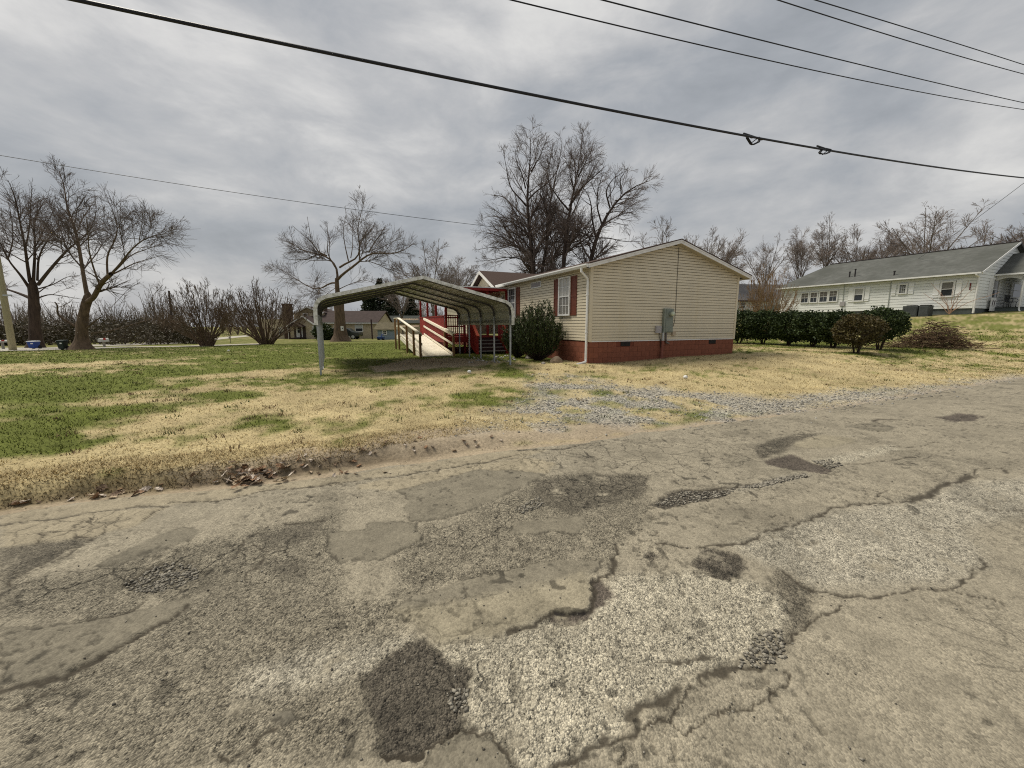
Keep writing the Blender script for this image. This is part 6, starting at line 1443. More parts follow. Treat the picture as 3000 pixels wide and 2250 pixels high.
# ------------------------------------------------------------------ distant beige house
BY = 62.0
bz0 = gz(at(900, 990, BY).x, BY)
M_bw = mat('tan_siding_far', (.50, .42, .295), .7, .06, 1.5); M_bgable = mat('tan_shake', (.36, .30, .19), .8, .1, 3); M_broof = mat('dark_brown_roof', (.055, .038, .034), .95, .2, 2); M_brick = mat('brick_chimney', (.075, .045, .034), .9, .35, 6); M_dkw = mat('dark_timber', (.045, .028, .022), .8, .15)
bh = empty('house', (at(800, 990, BY).x, BY, bz0), 0, label='distant tan house with dark brown roof and brick chimney behind the trees', cat='house')
BX = lambda px: (px - 800) / F_PX * BY * 1.0112
BZ = lambda py: at(900, py, BY).z - bz0
bf = lambda y: Pl((0, y), (1, 0), (0, -1))
mb = MB(); mb.box(BX(755), BX(835), 1.0, 7, -.5, BZ(935)); mb.build('wall', M_bw, bh)
mb = MB(); mb.box(BX(835), BX(925), 3.0, 9, -.5, BZ(915)); mb.build('wall', M_bw, bh)
mb = MB(); mb.prism([(BX(848), 2.95, BZ(914)), (BX(924), 2.95, BZ(914)), (BX(879), 2.95, BZ(897))], (0, .3, 0)); mb.build('gable', M_bgable, bh)
for sg, xe in ((-1, 842), (1, 928)):
    mb = MB(); q = [(BX(879), 2.6, BZ(897)), (BX(xe), 2.6, BZ(916)), (BX(xe), 9.2, BZ(916)), (BX(879), 9.2, BZ(897))]
    if sg > 0: q = q[::-1]
    mb.hexa(q, [(a, b, c + .12) for a, b, c in q]); mb.build('roof', M_broof, bh)
    mb = MB(); mb.beam((BX(879), 2.55, BZ(897)), (BX(xe), 2.55, BZ(916)), .08, .2); mb.build('rake_board', M_white, bh)
window(bh, bf(2.95), BX(863), BX(877), BZ(933), BZ(915.5), 1, 1, M_glass, M_glass, .1, .06)
# entry gable
mb = MB(); mb.box(BX(849), BX(923), 0.0, 3, -.5, BZ(954)); mb.prism([(BX(849), 0, BZ(954)), (BX(923), 0, BZ(954)), (BX(893), 0, BZ(930))], (0, 3, 0)); mb.build('wall', M_bw, bh)
for sg, xe, ye in ((-1, 845, 956), (1, 926, 952)):
    mb = MB(); q = [(BX(893), -.4, BZ(927)), (BX(xe), -.4, BZ(ye)), (BX(xe), 3.2, BZ(ye)), (BX(893), 3.2, BZ(927))]
    if sg > 0: q = q[::-1]
    mb.hexa(q, [(a, b, c + .1) for a, b, c in q]); mb.build('roof', M_broof, bh)
    mb = MB(); mb.beam((BX(893), -.46, BZ(927)), (BX(xe), -.46, BZ(ye)), .08, .18); mb.build('rake_board', M_white, bh)
mb = MB(); mb.prism([(BX(859), -1.6, BZ(957)), (BX(898), -1.6, BZ(957)), (BX(877), -1.6, BZ(944))], (0, 1.6, 0)); mb.build('porch_gable', M_dkw, bh)
for x0 in (861, 893): mb = MB(); mb.box(BX(x0), BX(x0 + 3), -1.5, -1.3, 0, BZ(957)); mb.build('porch_post', M_dkw, bh)
mb = MB(); mb.box(BX(862), BX(896), -.03, .0, 0, BZ(957)); mb.build('porch_back', mat('dark_entry', (.07, .05, .04), .8, .1), bh)
mb = MB(); mb.box(BX(864), BX(895), -1.5, -.05, -.1, .22); mb.build('porch_step', M_dkw, bh)
mb = MB(); bf(-.03).box(mb, BX(869), BX(887), .25, BZ(957.5), .0, .06); dr = mb.build('door', M_white, bh)
for za, zb in ((.95, 1.45), (1.52, 2.1)): mb = MB(); bf(-.03).box(mb, BX(873), BX(883), za, zb, .06, .07); mb.build('pane', M_glass, dr)
window(bh, bf(0), BX(915), BX(925), BZ(983), BZ(956), 1, 1, M_curtain, M_glass, .1, .06)
# chimney
cm = MB().box(BX(831), BX(851), .2, 1.2, -.3, BZ(892)).build('chimney', M_brick, bh)
MB().box(BX(830), BX(852), .1, 1.3, BZ(892), BZ(889)).build('chimney_cap', M_brick, cm)
MB().box(BX(911), BX(918), 4.5, 5.2, BZ(915), BZ(889)).build('chimney', M_brick, bh)
# right wing
mb = MB(); mb.box(BX(922), BX(1096), 1.2, 8, -.5, BZ(945)); mb.build('wall', M_bw, bh)
for y0, y1, za, zb in ((.7, 4.6, 946, 910), (8.5, 4.6, 946, 910)):
    q = [(BX(905), y0, BZ(za)), (BX(1100), y0, BZ(za)), (BX(1104), y1, BZ(zb)), (BX(905), y1, BZ(zb))]
    if y0 > y1: q = q[::-1]
    mb = MB(); mb.hexa(q, [(a, b, c + .12) for a, b, c in q]); mb.build('roof', M_broof, bh)
mb = MB(); mb.box(BX(928), BX(1101), .6, .68, BZ(948), BZ(945)); mb.build('gutter', M_white, bh)
mb = MB(); mb.prism([(BX(1096), 1.2, BZ(945)), (BX(1096), 8, BZ(945)), (BX(1096), 4.6, BZ(912))], (.1, 0, 0)); mb.build('gable', M_bw, bh)
window(bh, bf(1.2), BX(967), BX(981), BZ(980), BZ(952), 2, 2, M_glass, M_glass, .1, .06)
window(bh, bf(1.2), BX(1029), BX(1053), BZ(973), BZ(951), 1, 1, mat('white_blind', (.55, .58, .55), .3, .05), M_glass, .12, .06)
window(bh, bf(1.0), BX(808), BX(825), BZ(982), BZ(960), 1, 1, M_curtain, M_glass, .1, .06)
mb = MB(); mb.tube([(BX(848.5), -.2, 0), (BX(848.5), -.2, BZ(957))], .09, 6); mb.build('downspout', M_white, bh)
# stove pipe post between house and shed
px_ = at(1091, 990, 59).x; MB().tube([(px_, 59, gz(px_, 59) - .2), (px_ - .05, 59, at(1088, 936, 59).z)], .11, 8).build('utility_post', mat('brown_post', (.06, .035, .03), .8, .2), None, label='slim dark post between the beige house and the playhouse', cat='post')
# playhouse
SHY = 56.0; shx = at(1107, 990, SHY).x; shz = gz(shx, SHY)
sh = empty('playhouse', (shx, SHY, shz), math.radians(4), label='small pale blue playhouse with mossy roof', cat='shed')
sw = (1160 - 1107) / F_PX * SHY; sz = lambda py: at(1130, py, SHY).z - shz
mb = MB(); mb.box(0, sw, 0, 2.4, -.3, sz(966)); wl_ = mb.build('wall', mat('pale_blue_boards', (.27, .33, .38), .7, .06, 4), sh)
for i in range(8): mb = MB(); mb.box(0, sw, -.02, -.004, i * .19, i * .19 + .17); mb.build('siding_plank', mat('pale_blue_boards', (.27, .33, .38)), wl_)
mb = MB(); mb.hexa([(-.5, -.35, sz(967)), (sw + .3, -.35, sz(967)), (sw + .3, 1.2, sz(946)), (-.2, 1.2, sz(946))], [(-.5, -.35, sz(967) + .08), (sw + .3, -.35, sz(967) + .08), (sw + .3, 1.2, sz(946) + .08), (-.2, 1.2, sz(946) + .08)]); mb.build('roof', mat('mossy_shingles', (.14, .12, .075), .95, .25, 3), sh)
window(sh, Pl((0, -.02), (1, 0), (0, -1)), .68, 1.32, sz(981), sz(967.5), 2, 1, M_glass, M_glass, .12, .05)
tbx = at(1116, 996, 54).x; tb = empty('toy_cart', (tbx, 54, gz(tbx, 54)), label='blue plastic cart on the ground beside the playhouse', cat='cart')
M_blue = mat('blue_plastic', (.03, .075, .28), .45, .1)
MB().hexa([(-.4, -.2, .15), (.4, -.2, .15), (.4, .2, .15), (-.4, .2, .15)], [(-.5, -.3, .45), (.5, -.3, .45), (.5, .3, .45), (-.5, .3, .45)]).build('tub', M_blue, tb)
MB().tube([(.0, .1, .4), (.15, .1, .75), (.4, .1, .8)], .05, 6).build('handle', M_blue, tb)
for x_ in (-.3, .3):
    for y_ in (-.22, .22): MB().lathe((x_, y_, .13), [(.13, -.04), (.13, .04)], 12, 'Y').build('wheel', mat('tyre', (.018, .018, .018)), tb)
# second roof behind
gy = 78.0; gx = at(1100, 960, gy).x; gzb = gz(gx, gy)
gr = empty('garage', (gx, gy, gzb), math.radians(-3), label='garage with low dark roof right of the distant tan house', cat='outbuilding')
gw = (1290 - 1100) / F_PX * gy; gz_ = lambda py: at(1150, py, gy).z - gzb
MB().box(.3, gw, 0, 7, -.5, gz_(947)).build('wall', M_bw, gr)
MB().hexa([(0, -.4, gz_(948)), (gw, -.4, gz_(948)), (gw, 3.5, gz_(925)), (0, 3.5, gz_(925))], [(0, -.4, gz_(948) + .1), (gw, -.4, gz_(948) + .1), (gw, 3.5, gz_(925) + .1), (0, 3.5, gz_(925) + .1)]).build('roof', mat('dark_green_roof', (.035, .04, .035), .9, .2, 2), gr)
MB().prism([(.3, .0, gz_(947)), (.3, 7, gz_(947)), (.3, 3.5, gz_(926))], (-.1, 0, 0)).build('gable', M_white, gr)
# paper on the thick tree
pp = at(1003, 962, YC - .95); MB().box(pp.x - .16, pp.x + .16, YC - 1.02, YC - .98, pp.z - .26, pp.z + .26).build('paper_sign', M_white, None, label='white paper notice pinned to the thick tree trunk', cat='notice')
o = MB().box(pp.x - .02, pp.x + .08, YC - 1.03, YC - 1.021, pp.z - .07, pp.z + .07).build('print', M_vent, bpy.data.objects['paper_sign'])

# ------------------------------------------------------------------ side street, drive, bins, mailboxes, pole
def ribbon(name, edge_a, edge_b, m, label, lift=.03):
    A = [ground_at(*p) for p in edge_a]; Bp = [ground_at(*p) for p in edge_b]
    def dens(P, n=40):
        P = np.array([tuple(p) for p in P]); l = np.concatenate([[0], np.cumsum(np.linalg.norm(np.diff(P, axis=0), axis=1))]); t = np.linspace(0, l[-1], n); return np.stack([np.interp(t, l, P[:, i]) for i in range(3)], 1)
    a, b = dens(A), dens(Bp); n = len(a); rows = [a + (b - a) * f for f in (0, .33, .67, 1)]
    V = np.concatenate(rows); V[:, 2] = terrain(V[:, 0], V[:, 1]) + lift
    Fq = [(r_ * n + i, r_ * n + i + 1, (r_ + 1) * n + i + 1, (r_ + 1) * n + i) for r_ in range(3) for i in range(n - 1)]
    return tag(link(bpy.data.objects.new(name, mesh_from(name, V, np.array(Fq), m))), label, kind='structure')
M_conc = mat('pale_street', (.40, .37, .31), .9, .12, .8)
ribbon('side_street', [(-300, 1036), (0, 1030.5), (170, 1026), (300, 1021.5), (600, 1015.5), (770, 1009)], [(-300, 1024), (0, 1020), (170, 1018), (300, 1017.5), (600, 1012.5), (770, 1006.5)], M_conc, 'pale side street running behind the left lawn')
ribbon('driveway', [(270, 1015.5), (400, 1012), (560, 1004.5), (680, 991), (730, 986)], [(270, 1010), (400, 1006.5), (560, 999.5), (680, 985.5), (730, 982)], M_conc, 'pale drive climbing from the side street beyond the left lawn')
def bin_(px0, px1, y0, y1, Y, cm, lm, label):
    p = at((px0 + px1) / 2, y1, Y); zb = gz(p.x, Y); w = (px1 - px0) / F_PX * Y * .66; h = (y1 - y0) / F_PX * Y
    r = empty('wheelie_bin', (p.x, Y, zb), math.radians(12), label=label, cat='bin', group='wheelie bins by the side street')
    MB().hexa([(-w * .38, -w * .38, .06), (w * .38, -w * .38, .06), (w * .38, w * .38, .06), (-w * .38, w * .38, .06)], [(-w / 2, -w / 2, h * .9), (w / 2, -w / 2, h * .9), (w / 2, w / 2, h * .9), (-w / 2, w / 2, h * .9)]).build('body', cm, r, bevel=.03)
    MB().hexa([(-w * .55, -w * .56, h * .9), (w * .55, -w * .56, h * .9), (w * .55, w * .56, h * .9), (-w * .55, w * .56, h * .9)], [(-w * .5, -w * .5, h), (w * .5, -w * .5, h), (w * .5, w * .5, h * 1.03), (-w * .5, w * .5, h * 1.03)]).build('lid', lm, r, bevel=.02)
    MB().tube([(-w * .4, w * .62, h * .86), (w * .4, w * .62, h * .86)], .02, 6).build('handle', cm, r)
    for s_ in (-1, 1): MB().lathe((s_ * w * .4, w * .4, .13), [(.13, -.03), (.13, .03)], 12, 'X').build('wheel', mat('tyre', (.018, .018, .018)), r)
    MB().box(-.0, w * .28, -w * .475 - .012, -w * .475, h * .62, h * .76).build('emblem', M_white, r).rotation_euler = (0, 0, 0)
bin_(86, 115, 995, 1018, 27.5, mat('blue_bin', (.02, .06, .26), .5, .1), mat('pale_lid', (.62, .64, .66), .5, .08), 'blue recycling bin with pale lid by the side street')
bin_(172, 199, 996, 1024, 24.6, mat('green_bin', (.016, .028, .022), .5, .1), mat('green_bin', (.016, .028, .022)), 'dark green wheelie bin left of the leaning tree trunk')
def mailbox(px, ybox0, ybox1, ybase, Y, w, label):
    p = at(px, ybase, Y); zb = gz(p.x, Y); z0, z1 = at(px, ybox1, Y).z, at(px, ybox0, Y).z
    r = empty('mailbox', (p.x, Y, zb), math.radians(-20), label=label, cat='mailbox', group='mailboxes by the side street'); z0 -= zb; z1 -= zb; h = z1 - z0
    n = 8; pr = [(-w / 2, -.25, z0)] + [(-w / 2 * math.cos(math.pi * i / n), -.25, z0 + h * .5 + h * .5 * math.sin(math.pi * i / n)) for i in range(n + 1)] + [(w / 2, -.25, z0)]
    MB().prism(pr, (0, .5, 0)).build('box', mat('mailbox_grey', (.50, .50, .47), .5, .1), r)
    MB().box(-.06, .06, -.06, .06, -.3, z0).build('post', mat('mailbox_post', (.30, .28, .24), .8, .1), r)
    MB().box(w / 2, w / 2 + .015, -.1, .05, z0 + h * .5, z0 + h * 1.05).build('flag', mat('red_flag', (.4, .05, .04), .6, .1), r)
mailbox(10, 996, 1003, 1022, 28, .42, 'white mailbox at the far left edge by the pole'); mailbox(306, 990.5, 1001, 1016.5, 30.5, .42, 'grey mailbox on a post right of the leaning tree')
# leaning pole
b0 = ground_at(38, 1026); t0_ = at(-12, 740, b0.y); t1_ = b0 + (t0_ - b0) * 1.9
pl_ = empty('utility_pole', b0, label='pale leaning wooden utility pole at the left edge', cat='pole')
MB().tube([Vector((0, 0, -.3)), (t1_ - b0) * .5, t1_ - b0], [.17, .145, .12], 12).build('shaft', mat('pale_wood_pole', (.40, .36, .24), .9, .15, 3, stretch=(6, 6, .4), bump=.3, bscale=20), pl_, sm=True)
q = at(22, 866, b0.y) - b0; MB().box(q.x - .05, q.x + .42, q.y - .2, q.y - .1, q.z - .04, q.z + .05).build('bracket', mat('galvanised', (.45, .46, .46)), pl_)
dp = ground_at(522, 1006)
for px, top, lb in ((510, 852, 'thin dark pole behind the rounded leafless shrub'), (76 + 350, 940, 'short pale post beyond the side street')):
    Yp = 50.0; x_ = at(px, 990, Yp).x; MB().tube([(x_, Yp, gz(x_, Yp) - .2), (x_ + .1, Yp, at(px, top, Yp).z)], [.14, .10], 8).build('utility_pole', mat('dark_pole', (.06, .045, .04), .9, .15), None, label=lb, cat='pole')

# ------------------------------------------------------------------ overhead lines
def line_on(pts, D, n=28):                  # photo points met with the vertical plane D metres from the road's own line
    out = []
    for px, py in pts:
        r_ = ray(px, py); s_, d_ = sd(r_[0], r_[1]); t = D / d_; out.append((r_[0] * t, r_[1] * t, CAM_H + r_[2] * t))
    P = np.array(out); l = np.concatenate([[0], np.cumsum(np.linalg.norm(np.diff(P, axis=0), axis=1))]); c = np.polynomial.polynomial.Polynomial.fit
    f = [c(l, P[:, i], 2) for i in range(3)]; t = np.linspace(-.12 * l[-1], l[-1] * 1.12, n); return np.stack([g(t) for g in f], 1)
def wire(P, r, name, label, cat='cable', group=None):
    V, Fq = tubes(np.asarray(P)[None], np.full((1, len(P)), r), 6)
    return tag(link(bpy.data.objects.new(name, mesh_from(name, V, Fq, M_wire, True))), label, cat, group)
k = 1.3562
def ov(*p): return [(a * k, b * k) for a, b in p]
GL = 'overhead lines along the road'
main = line_on(ov((160, 0), (520, 76), (900, 152), (1240, 222), (1600, 292), (1900, 343), (2212, 384)), 5.6)
wire(main, .019, 'overhead_cable', 'thick black overhead cable crossing the whole sky', group=GL)
wire(line_on(ov((1110, 0), (1400, 72), (1700, 140), (2000, 200), (2212, 237)), 6.2), .010, 'overhead_cable', 'lowest of the four thin wires in the upper right sky', group=GL)
wire(line_on(ov((1300, 0), (1600, 75), (1900, 150), (2212, 222)), 6.2), .011, 'overhead_cable', 'second lowest thin wire in the upper right sky', group=GL)
wire(line_on(ov((1680, 0), (1800, 38), (1960, 88), (2212, 160)), 6.6), .012, 'overhead_cable', 'second highest thin wire in the top right corner', group=GL)
wire(line_on(ov((1765, 0), (1880, 38), (2020, 78), (2212, 140)), 6.6), .012, 'overhead_cable', 'highest thin wire in the top right corner', group=GL)
def line_3d(a, b, sag, n=24):
    t = np.linspace(0, 1, n)[:, None]; P = np.array(tuple(a))[None] * (1 - t) + np.array(tuple(b))[None] * t; P[:, 2] -= (4 * sag * t * (1 - t))[:, 0]; return P
wire(line_3d(at(-60, 445, 20), at(1440, 664, 27), .18), .013, 'overhead_cable', 'thin wire sloping from the left edge to the trees behind the house')
wire(line_3d(at(3060, 490, 22), at(2620, 800, 44), .3), .012, 'overhead_cable', 'thin wire dropping from the right edge to the white house')
# snowshoe coils lashed under the thick cable
def coil(px, py, kind, label):
    i = int(np.argmin([abs((ray(px, py)[0] / ray(px, py)[1]) - p[0] / p[1]) for p in main])); c = Vector(main[i]); r_ = ray(px, py); t = c.y / r_[1]; c = Vector((r_[0] * t, c.y, CAM_H + r_[2] * t))
    root = empty('cable_coil', c, TH, label=label, cat='cable coil', group='spare cable coils on the thick cable')
    j = min(i + 1, len(main) - 1); tv = main[j] - main[j - 1]; root.rotation_euler = (0, -math.atan2(tv[2], math.hypot(tv[0], tv[1])), math.atan2(tv[1], tv[0])); root.scale = (.72,) * 3
    if kind == 0: out = [(-.28, 0, .07), (-.05, 0, .03), (.20, 0, .07), (.25, 0, .02), (.20, 0, -.05), (-.02, 0, -.14), (-.10, 0, -.13), (-.26, 0, .0), (-.28, 0, .07)]
    else: out = [(.26, 0, .06), (.0, 0, .07), (-.2, 0, -.01), (-.27, 0, -.07), (-.22, 0, -.10), (.0, 0, -.09), (.2, 0, -.03), (.26, 0, .06)]
    for dy in (-.03, 0, .03):
        MB().tube([(a, dy, z_ + dy * .3) for a, _, z_ in out], .013, 6).build('loop', M_wire, root)
    MB().tube([(-.12, 0, -.12), (.05, 0, -.02), (.2, 0, .06)], .012, 6).build('tie', M_wire, root)
    MB().tube([(-.42, 0, .10), (.36, 0, .03)], .024, 6).build('sleeve', M_wire, root)
coil(2208, 408, 0, 'left triangular coil of spare cable hanging on the thick cable'); coil(2417, 442, 1, 'right oval coil of spare cable hanging on the thick cable')
# ------------------------------------------------------------------ grass blades on the lawn
def tri_blades(P, h, w, lean, col, r_):
    n = len(P); a = r_.random(n) * 6.283; d = np.stack([np.cos(a), np.sin(a), 0 * a], 1); q = np.stack([-np.sin(a), np.cos(a), 0 * a], 1)
    tip = P + d * (h * lean)[:, None]; tip[:, 2] += h
    V = np.stack([P - q * w[:, None] / 2, P + q * w[:, None] / 2, tip], 1).reshape(-1, 3); C = np.repeat(col, 3, 0)
    return V, C
def grass():
    r_ = np.random.default_rng(77); n = 230000
    th_ = np.radians(r_.uniform(-64, 62, n)); r0 = np.interp(th_, th, RE)
    u = r_.random(n); rr = r0 * (38.0 / r0) ** (u ** .92)
    x, y = rr * np.sin(th_), rr * np.cos(th_); ok = rr < 40; x, y, rr = x[ok], y[ok], rr[ok]
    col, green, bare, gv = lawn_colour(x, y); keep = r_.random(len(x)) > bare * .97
    s_, d_ = sd(x, y)
    inside = (s_ > HS - .05) & (s_ < HS + W) & (d_ > HD - .03) & (d_ < HD + LN)
    keep &= ~inside
    x, y, rr, col, green = x[keep], y[keep], rr[keep], col[keep], green[keep]
    clump = smooth(.35, .75, fbm(x * 5, y * 5, 3, 201)); n = len(x)
    h = (.010 + .030 * r_.random(n) * (.4 + clump) + .014 * green) * (1 + .010 * rr); w = .004 + .0011 * rr
    z = terrain(x, y) - .006
    V, C = tri_blades(np.stack([x, y, z], 1), h, w, r_.uniform(.3, 2.2, n), col * r_.uniform(.6, 1.5, n)[:, None], r_)
    # long dry fringe hanging over the verge
    m = 26000; s2 = r_.uniform(-9.5, 3.6, m); e2 = edge_d(s2); wob = (fbm(s2 * 1.6, s2 * 0, 3, 211) - .5) * .5; d2 = e2 + .16 + wob * .5 + .7 * r_.random(m) ** 1.2 + .55 * smooth(-2, 3.8, s2)
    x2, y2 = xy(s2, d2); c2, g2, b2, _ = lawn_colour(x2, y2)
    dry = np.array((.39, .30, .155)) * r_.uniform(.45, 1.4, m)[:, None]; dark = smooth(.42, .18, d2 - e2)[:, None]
    c2 = dry * (1 - .55 * dark) + np.array((.085, .055, .028)) * .55 * dark  # underside shade of the fringe painted into blades nearest the road
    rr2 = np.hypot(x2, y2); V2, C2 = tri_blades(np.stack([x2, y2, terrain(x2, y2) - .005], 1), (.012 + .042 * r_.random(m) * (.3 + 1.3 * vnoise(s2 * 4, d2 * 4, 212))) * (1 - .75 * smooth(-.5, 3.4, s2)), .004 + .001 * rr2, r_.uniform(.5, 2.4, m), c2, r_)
    # dark weeds and dead stalks dotted over the straw
    k_ = 300; px = r_.uniform(150, 2950, k_); py = 1040 + 330 * r_.random(k_) ** 1.6; keep = []; VV, CC = [], []
    for a, b in zip(px, py):
        X_, Y_ = flat(a, b, .15); s1, d1 = sd(X_, Y_)
        if d1 < edge_d(s1) + .9 or Y_ > 30: continue
        if (HS - .1 < s1 < HS + W) and d1 > HD - .05: continue
        q = 14; cx_ = X_ + r_.normal(size=q) * .06; cy_ = Y_ + r_.normal(size=q) * .06; rr3 = np.hypot(cx_, cy_)
        base = (np.array((.085, .105, .03)) if r_.random() < .45 else np.array((.19, .13, .075)))
        v, c = tri_blades(np.stack([cx_, cy_, terrain(cx_, cy_)], 1), .02 + .05 * r_.random(q), .008 + .0012 * rr3, r_.uniform(.2, 1.0, q), base[None] * r_.uniform(.6, 1.3, q)[:, None], r_); VV.append(v); CC.append(c)
    V = np.concatenate([V, V2] + VV); C = np.concatenate([C, C2] + CC)
    m_ = attr_mat('grass_blades', 'col', .85, spec=.1)
    tag(link(bpy.data.objects.new('grass', mesh_from('grass', V, np.arange(len(V)).reshape(-1, 3), m_, False, {'col': C}))), 'short dormant and green lawn grass around the house', kind='stuff')
grass()
# ------------------------------------------------------------------ gravel and loose stones
def stone_mesh(P, size, r_, flat_=.6):
    o = np.array([(1, 0, 0), (0, 1, 0), (-1, 0, 0), (0, -1, 0), (0, 0, 1), (0, 0, -1)], float); f = np.array([(0, 1, 4), (1, 2, 4), (2, 3, 4), (3, 0, 4), (1, 0, 5), (2, 1, 5), (3, 2, 5), (0, 3, 5)])
    n = len(P); a = r_.random(n) * 6.283; R = np.zeros((n, 3, 3)); R[:, 0, 0] = np.cos(a); R[:, 0, 1] = -np.sin(a); R[:, 1, 0] = np.sin(a); R[:, 1, 1] = np.cos(a); R[:, 2, 2] = 1
    sc = size[:, None] * np.stack([r_.uniform(.7, 1.4, n), r_.uniform(.5, 1.0, n), r_.uniform(.4, .8, n) * flat_ / .6], 1)
    L_ = o[None] * sc[:, None] * r_.uniform(.75, 1.2, (n, 6, 1)); V = np.einsum('nij,nkj->nki', R, L_) + P[:, None]
    return V.reshape(-1, 3), (f[None] + (np.arange(n) * 6)[:, None, None]).reshape(-1, 3)
r_ = np.random.default_rng(15); n = 60000
x = r_.uniform(-1.5, 16, n); y = r_.uniform(4.5, 15, n); _, _, bare, gv = lawn_colour(x, y); rr = np.hypot(x, y)
ok = r_.random(n) < gv * np.clip((9.5 / rr) ** 2, 0, 1) * .55; x, y, rr = x[ok], y[ok], rr[ok]; n = len(x)
V, Fq = stone_mesh(np.stack([x, y, terrain(x, y) + .004], 1), r_.uniform(.010, .026, n) * (1 + .02 * rr), r_)
M_grav = leaf_mat('gravel_stone', (.12, .112, .10), (.46, .44, .395), .9)
tag(link(bpy.data.objects.new('gravel', mesh_from('gravel', V, Fq, M_grav))), 'loose grey gravel scattered over the driveway', kind='stuff')
P_ = []
for v, pts, cnt in (('b', [(810, 790), (960, 700), (1060, 650), (1260, 660), (1300, 740), (1150, 800), (950, 860), (830, 830)], 260), ('c', [(-200, 830), (0, 750), (250, 745), (370, 722), (300, 765), (0, 835)], 300), ('c', [(370, 725), (500, 700), (640, 660), (800, 640), (810, 655), (640, 690), (500, 725)], 420),
                    ('c', [(840, 560), (950, 540), (1040, 580), (960, 610)], 160), ('d', [(1930, 700), (2020, 690), (2020, 790), (1960, 800)], 60), ('e', [(1060, 450), (1160, 430), (1180, 560), (1080, 600), (960, 600)], 160), ('a', [(1330, 440), (1500, 340), (1550, 400), (1400, 450)], 160), ('d', [(540, 230), (640, 180), (860, 170), (860, 210), (620, 270)], 150)):
    P = trace(v, pts); got = 0
    while got < cnt:
        q = r_.uniform(P.min(0), P.max(0), (400, 2)); q = q[sdf(q[:, 0], q[:, 1], P) < 0][:cnt - got]; got += len(q); P_.append(q)
n = 500; th_ = np.radians(r_.uniform(-52, 52, n)); re_ = np.interp(th_, th, RE); rr = 1.2 * (re_ / 1.2) ** r_.random(n); P_.append(np.stack([rr * np.sin(th_), rr * np.cos(th_)], 1))
P_ = np.concatenate(P_); _, _, hh_, _, _ = road_surface(P_[:, 0], P_[:, 1]); n = len(P_); rr = np.hypot(P_[:, 0], P_[:, 1])
size = r_.uniform(.006, .017, n) * (.75 + .09 * rr); size[-500:] *= .55
V, Fq = stone_mesh(np.stack([P_[:, 0], P_[:, 1], hh_ + .003], 1), size, r_)
tag(link(bpy.data.objects.new('loose_stones', mesh_from('loose_stones', V, Fq, leaf_mat('road_stone', (.07, .063, .052), (.34, .31, .25), .9)))), 'loose stones lying in the potholes of the road', kind='stuff')
# ------------------------------------------------------------------ fallen leaves
def leaf_variant(seed):
    q = random.Random(seed); lob = []
    for i in range(11):
        t = i / 10; w_ = math.sin(math.pi * min(1, t * 1.02)) * .32 * (1 + .45 * (-1) ** i); lob.append((t - .5, w_))
    V = [(-.68, 0, .01)] + [(a, max(b, .01), .10 * abs(b) + .08 * a * a + q.uniform(0, .08)) for a, b in lob] + [(a, -max(b, .01) * q.uniform(.7, 1.1), .22 * abs(b) + .08 * a * a + q.uniform(0, .08)) for a, b in lob[::-1]]
    mid = [(a, 0, .05 * math.sin(a * 3)) for a, b in lob]
    mb = MB(); n = len(V); vs = V + mid; F_ = []
    for i in range(10): F_.append((1 + i, 2 + i, n + i + 1, n + i)); F_.append((n - 1 - i - 1 + 0, n - 1 - i, n + i, n + i + 1))
    F_.append((0, 1, n, n - 1)); mb.add(vs, F_); return mb
LM = [mat('leaf_tan', (.40, .31, .21), .8, .2, 6), mat('leaf_brown', (.17, .115, .075), .8, .25, 6), mat('leaf_pale', (.56, .48, .40), .8, .15, 6), mat('leaf_rust', (.25, .15, .085), .8, .25, 6)]
meshes = [leaf_variant(i).mesh('fallen_leaf', LM[i % 4]) for i in range(8)]
q = random.Random(3); spots = []
for i in range(105): spots.append((740 + q.gauss(0, 48), 1403 + q.gauss(0, 15), 0))
for px, py in ((290, 1438), (300, 1434), (275, 1456), (283, 1460), (300, 1455), (340, 1450), (352, 1438), (410, 1445), (420, 1440), (430, 1436), (472, 1422), (466, 1436), (545, 1434), (60, 1480), (75, 1472), (40, 1478), (112, 1474), (210, 1466), (330, 1460), (395, 1452), (360, 1446)): spots.append((px, py, 1))
for i in range(26): spots.append((q.uniform(860, 1150), q.uniform(1330, 1400), 2))
for i in range(26): spots.append((q.uniform(1000, 1500), q.uniform(1270, 1330), 2))
for i in range(90): spots.append((q.uniform(1740, 2140), 0, 3))
LBL = {0: ('dry brown leaf in the thick drift against the verge', 'leaves in the drift at the verge'), 1: ('dry pale leaf along the verge at left', 'leaves strung along the left verge'), 2: ('dry leaf on the bare soil beside the road', 'leaves on the bare soil'), 3: ('brown leaf at the foot of the house skirting', 'leaves at the house skirting')}
for i, (px, py, kd) in enumerate(spots):
    if kd == 3:
        a_ = q.uniform(.3, W); x_, y_ = xy(HS + a_, HD - abs(q.gauss(.1, .35)) - .06); p = Vector((x_, y_, gz(x_, y_)))
    else: p = ground_at(px, py)
    s1, d1 = sd(p.x, p.y)
    sz_ = q.uniform(.05, .105) * (1.15 if kd < 2 else .85); up = .012 + (q.uniform(0, .05) if kd == 0 else .0)
    mi = q.choice((1, 3, 5, 7, 1)) if kd == 3 else q.randrange(8)
    o = inst('fallen_leaf', meshes[mi], None, (p.x, p.y, p.z + up), (q.gauss(0, .4), q.gauss(0, .4), q.uniform(0, 6.28)), (sz_,) * 3)
    tag(o, LBL[kd][0], 'leaf', LBL[kd][1])
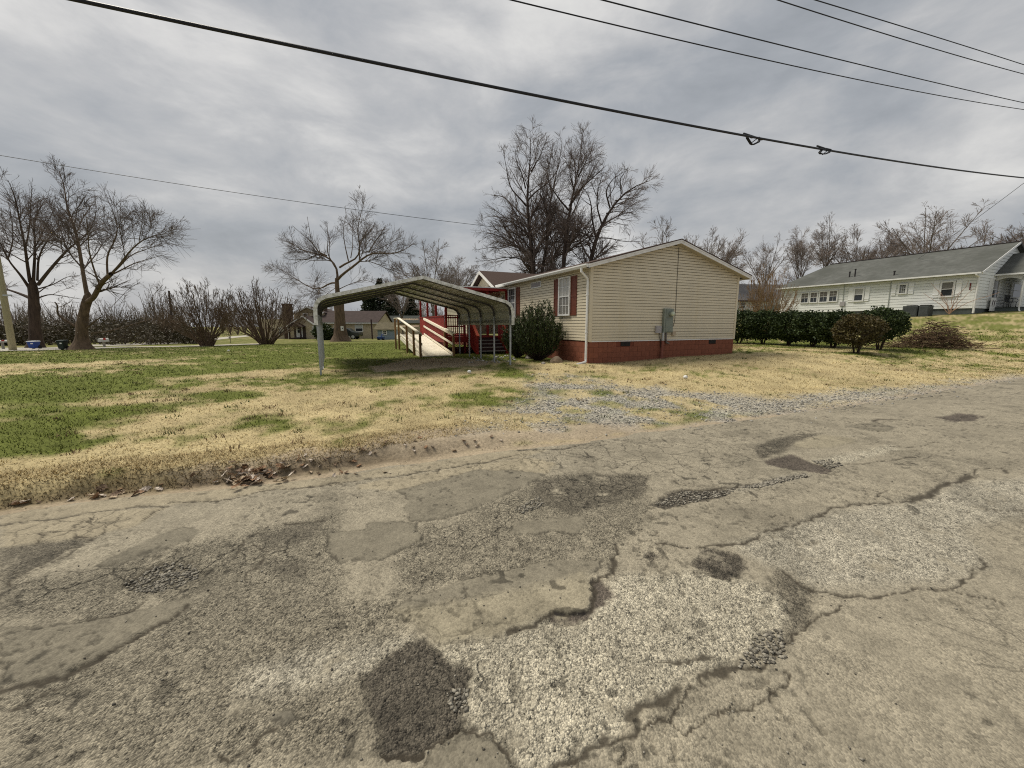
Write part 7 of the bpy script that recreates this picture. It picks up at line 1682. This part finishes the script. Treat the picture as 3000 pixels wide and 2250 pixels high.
# ------------------------------------------------------------------ rocks by the house
def rock(px, py, Y, w, h, m, label, seed):
    p = ground_at(px, py) if Y is None else at(px, py, Y); x_, y_ = p.x, p.y; r_ = np.random.default_rng(seed)
    import bmesh
    bm = bmesh.new(); bmesh.ops.create_icosphere(bm, subdivisions=3, radius=1.0)
    for v in bm.verts:
        c = np.array(v.co); k1 = fbm(np.array([c[0] * 1.3 + seed]), np.array([c[1] * 1.3 + c[2] * 1.7]), 3, seed)[0]; f = .72 + .55 * k1
        v.co = Vector((c[0] * w * f, c[1] * w * .75 * f, max(c[2], -.35) * h * f))
    me = bpy.data.meshes.new('rock'); bm.to_mesh(me); bm.free(); me.materials.append(m)
    o = inst('rock', me, None, (x_, y_, gz(x_, y_) + h * .15), (0, 0, seed)); tag(o, label, 'rock', 'rocks around the bushes')
M_rock = mat('grey_rock', (.30, .27, .235), .9, .25, 9, bump=.5, bscale=14); M_rock2 = mat('brown_rock', (.24, .18, .125), .9, .25, 9, bump=.5, bscale=14)
rock(1630, 1062, None, .21, .20, M_rock2, 'round brown rock in front of the large bush', 3); rock(1552, 1050, None, .26, .12, M_rock, 'flat grey rock slab between the two bushes', 5)
rock(1592, 1066, None, .10, .06, M_rock, 'small pale rock left of the round brown rock', 8)
for i in range(60):
    px = q.uniform(1375, 1510); py = q.uniform(1042, 1064); p = ground_at(px, py)
    if i == 0: pe = []
    pe.append((p.x, p.y, p.z))
P = np.array(pe); V, Fq = stone_mesh(P + np.array((0, 0, .02)), r_.uniform(.03, .09, len(P)), r_)
tag(link(bpy.data.objects.new('stones', mesh_from('stones', V, Fq, leaf_mat('yard_stone', (.22, .20, .17), (.55, .53, .48), .9)))), 'pale broken stones around the carport posts and steps', kind='stuff')
for i, (px, py, lb) in enumerate(((2008, 1110, 'white litter ball on the straw lawn before the house'), (670, 1030, 'tiny white scrap of litter far out on the green lawn'), (1375, 1160 - 66, 'small white scrap of litter near the carport'))):
    p = ground_at(px, py); mb = MB(); mb.lathe((0, 0, 0), [(.02, 0), (.05, .02), (.06, .05), (.045, .085), (.01, .1)], 9); o = mb.build('litter', M_white, None, True, (p.x, p.y, p.z)); tag(o, lb, 'litter', 'scraps of litter on the lawn')
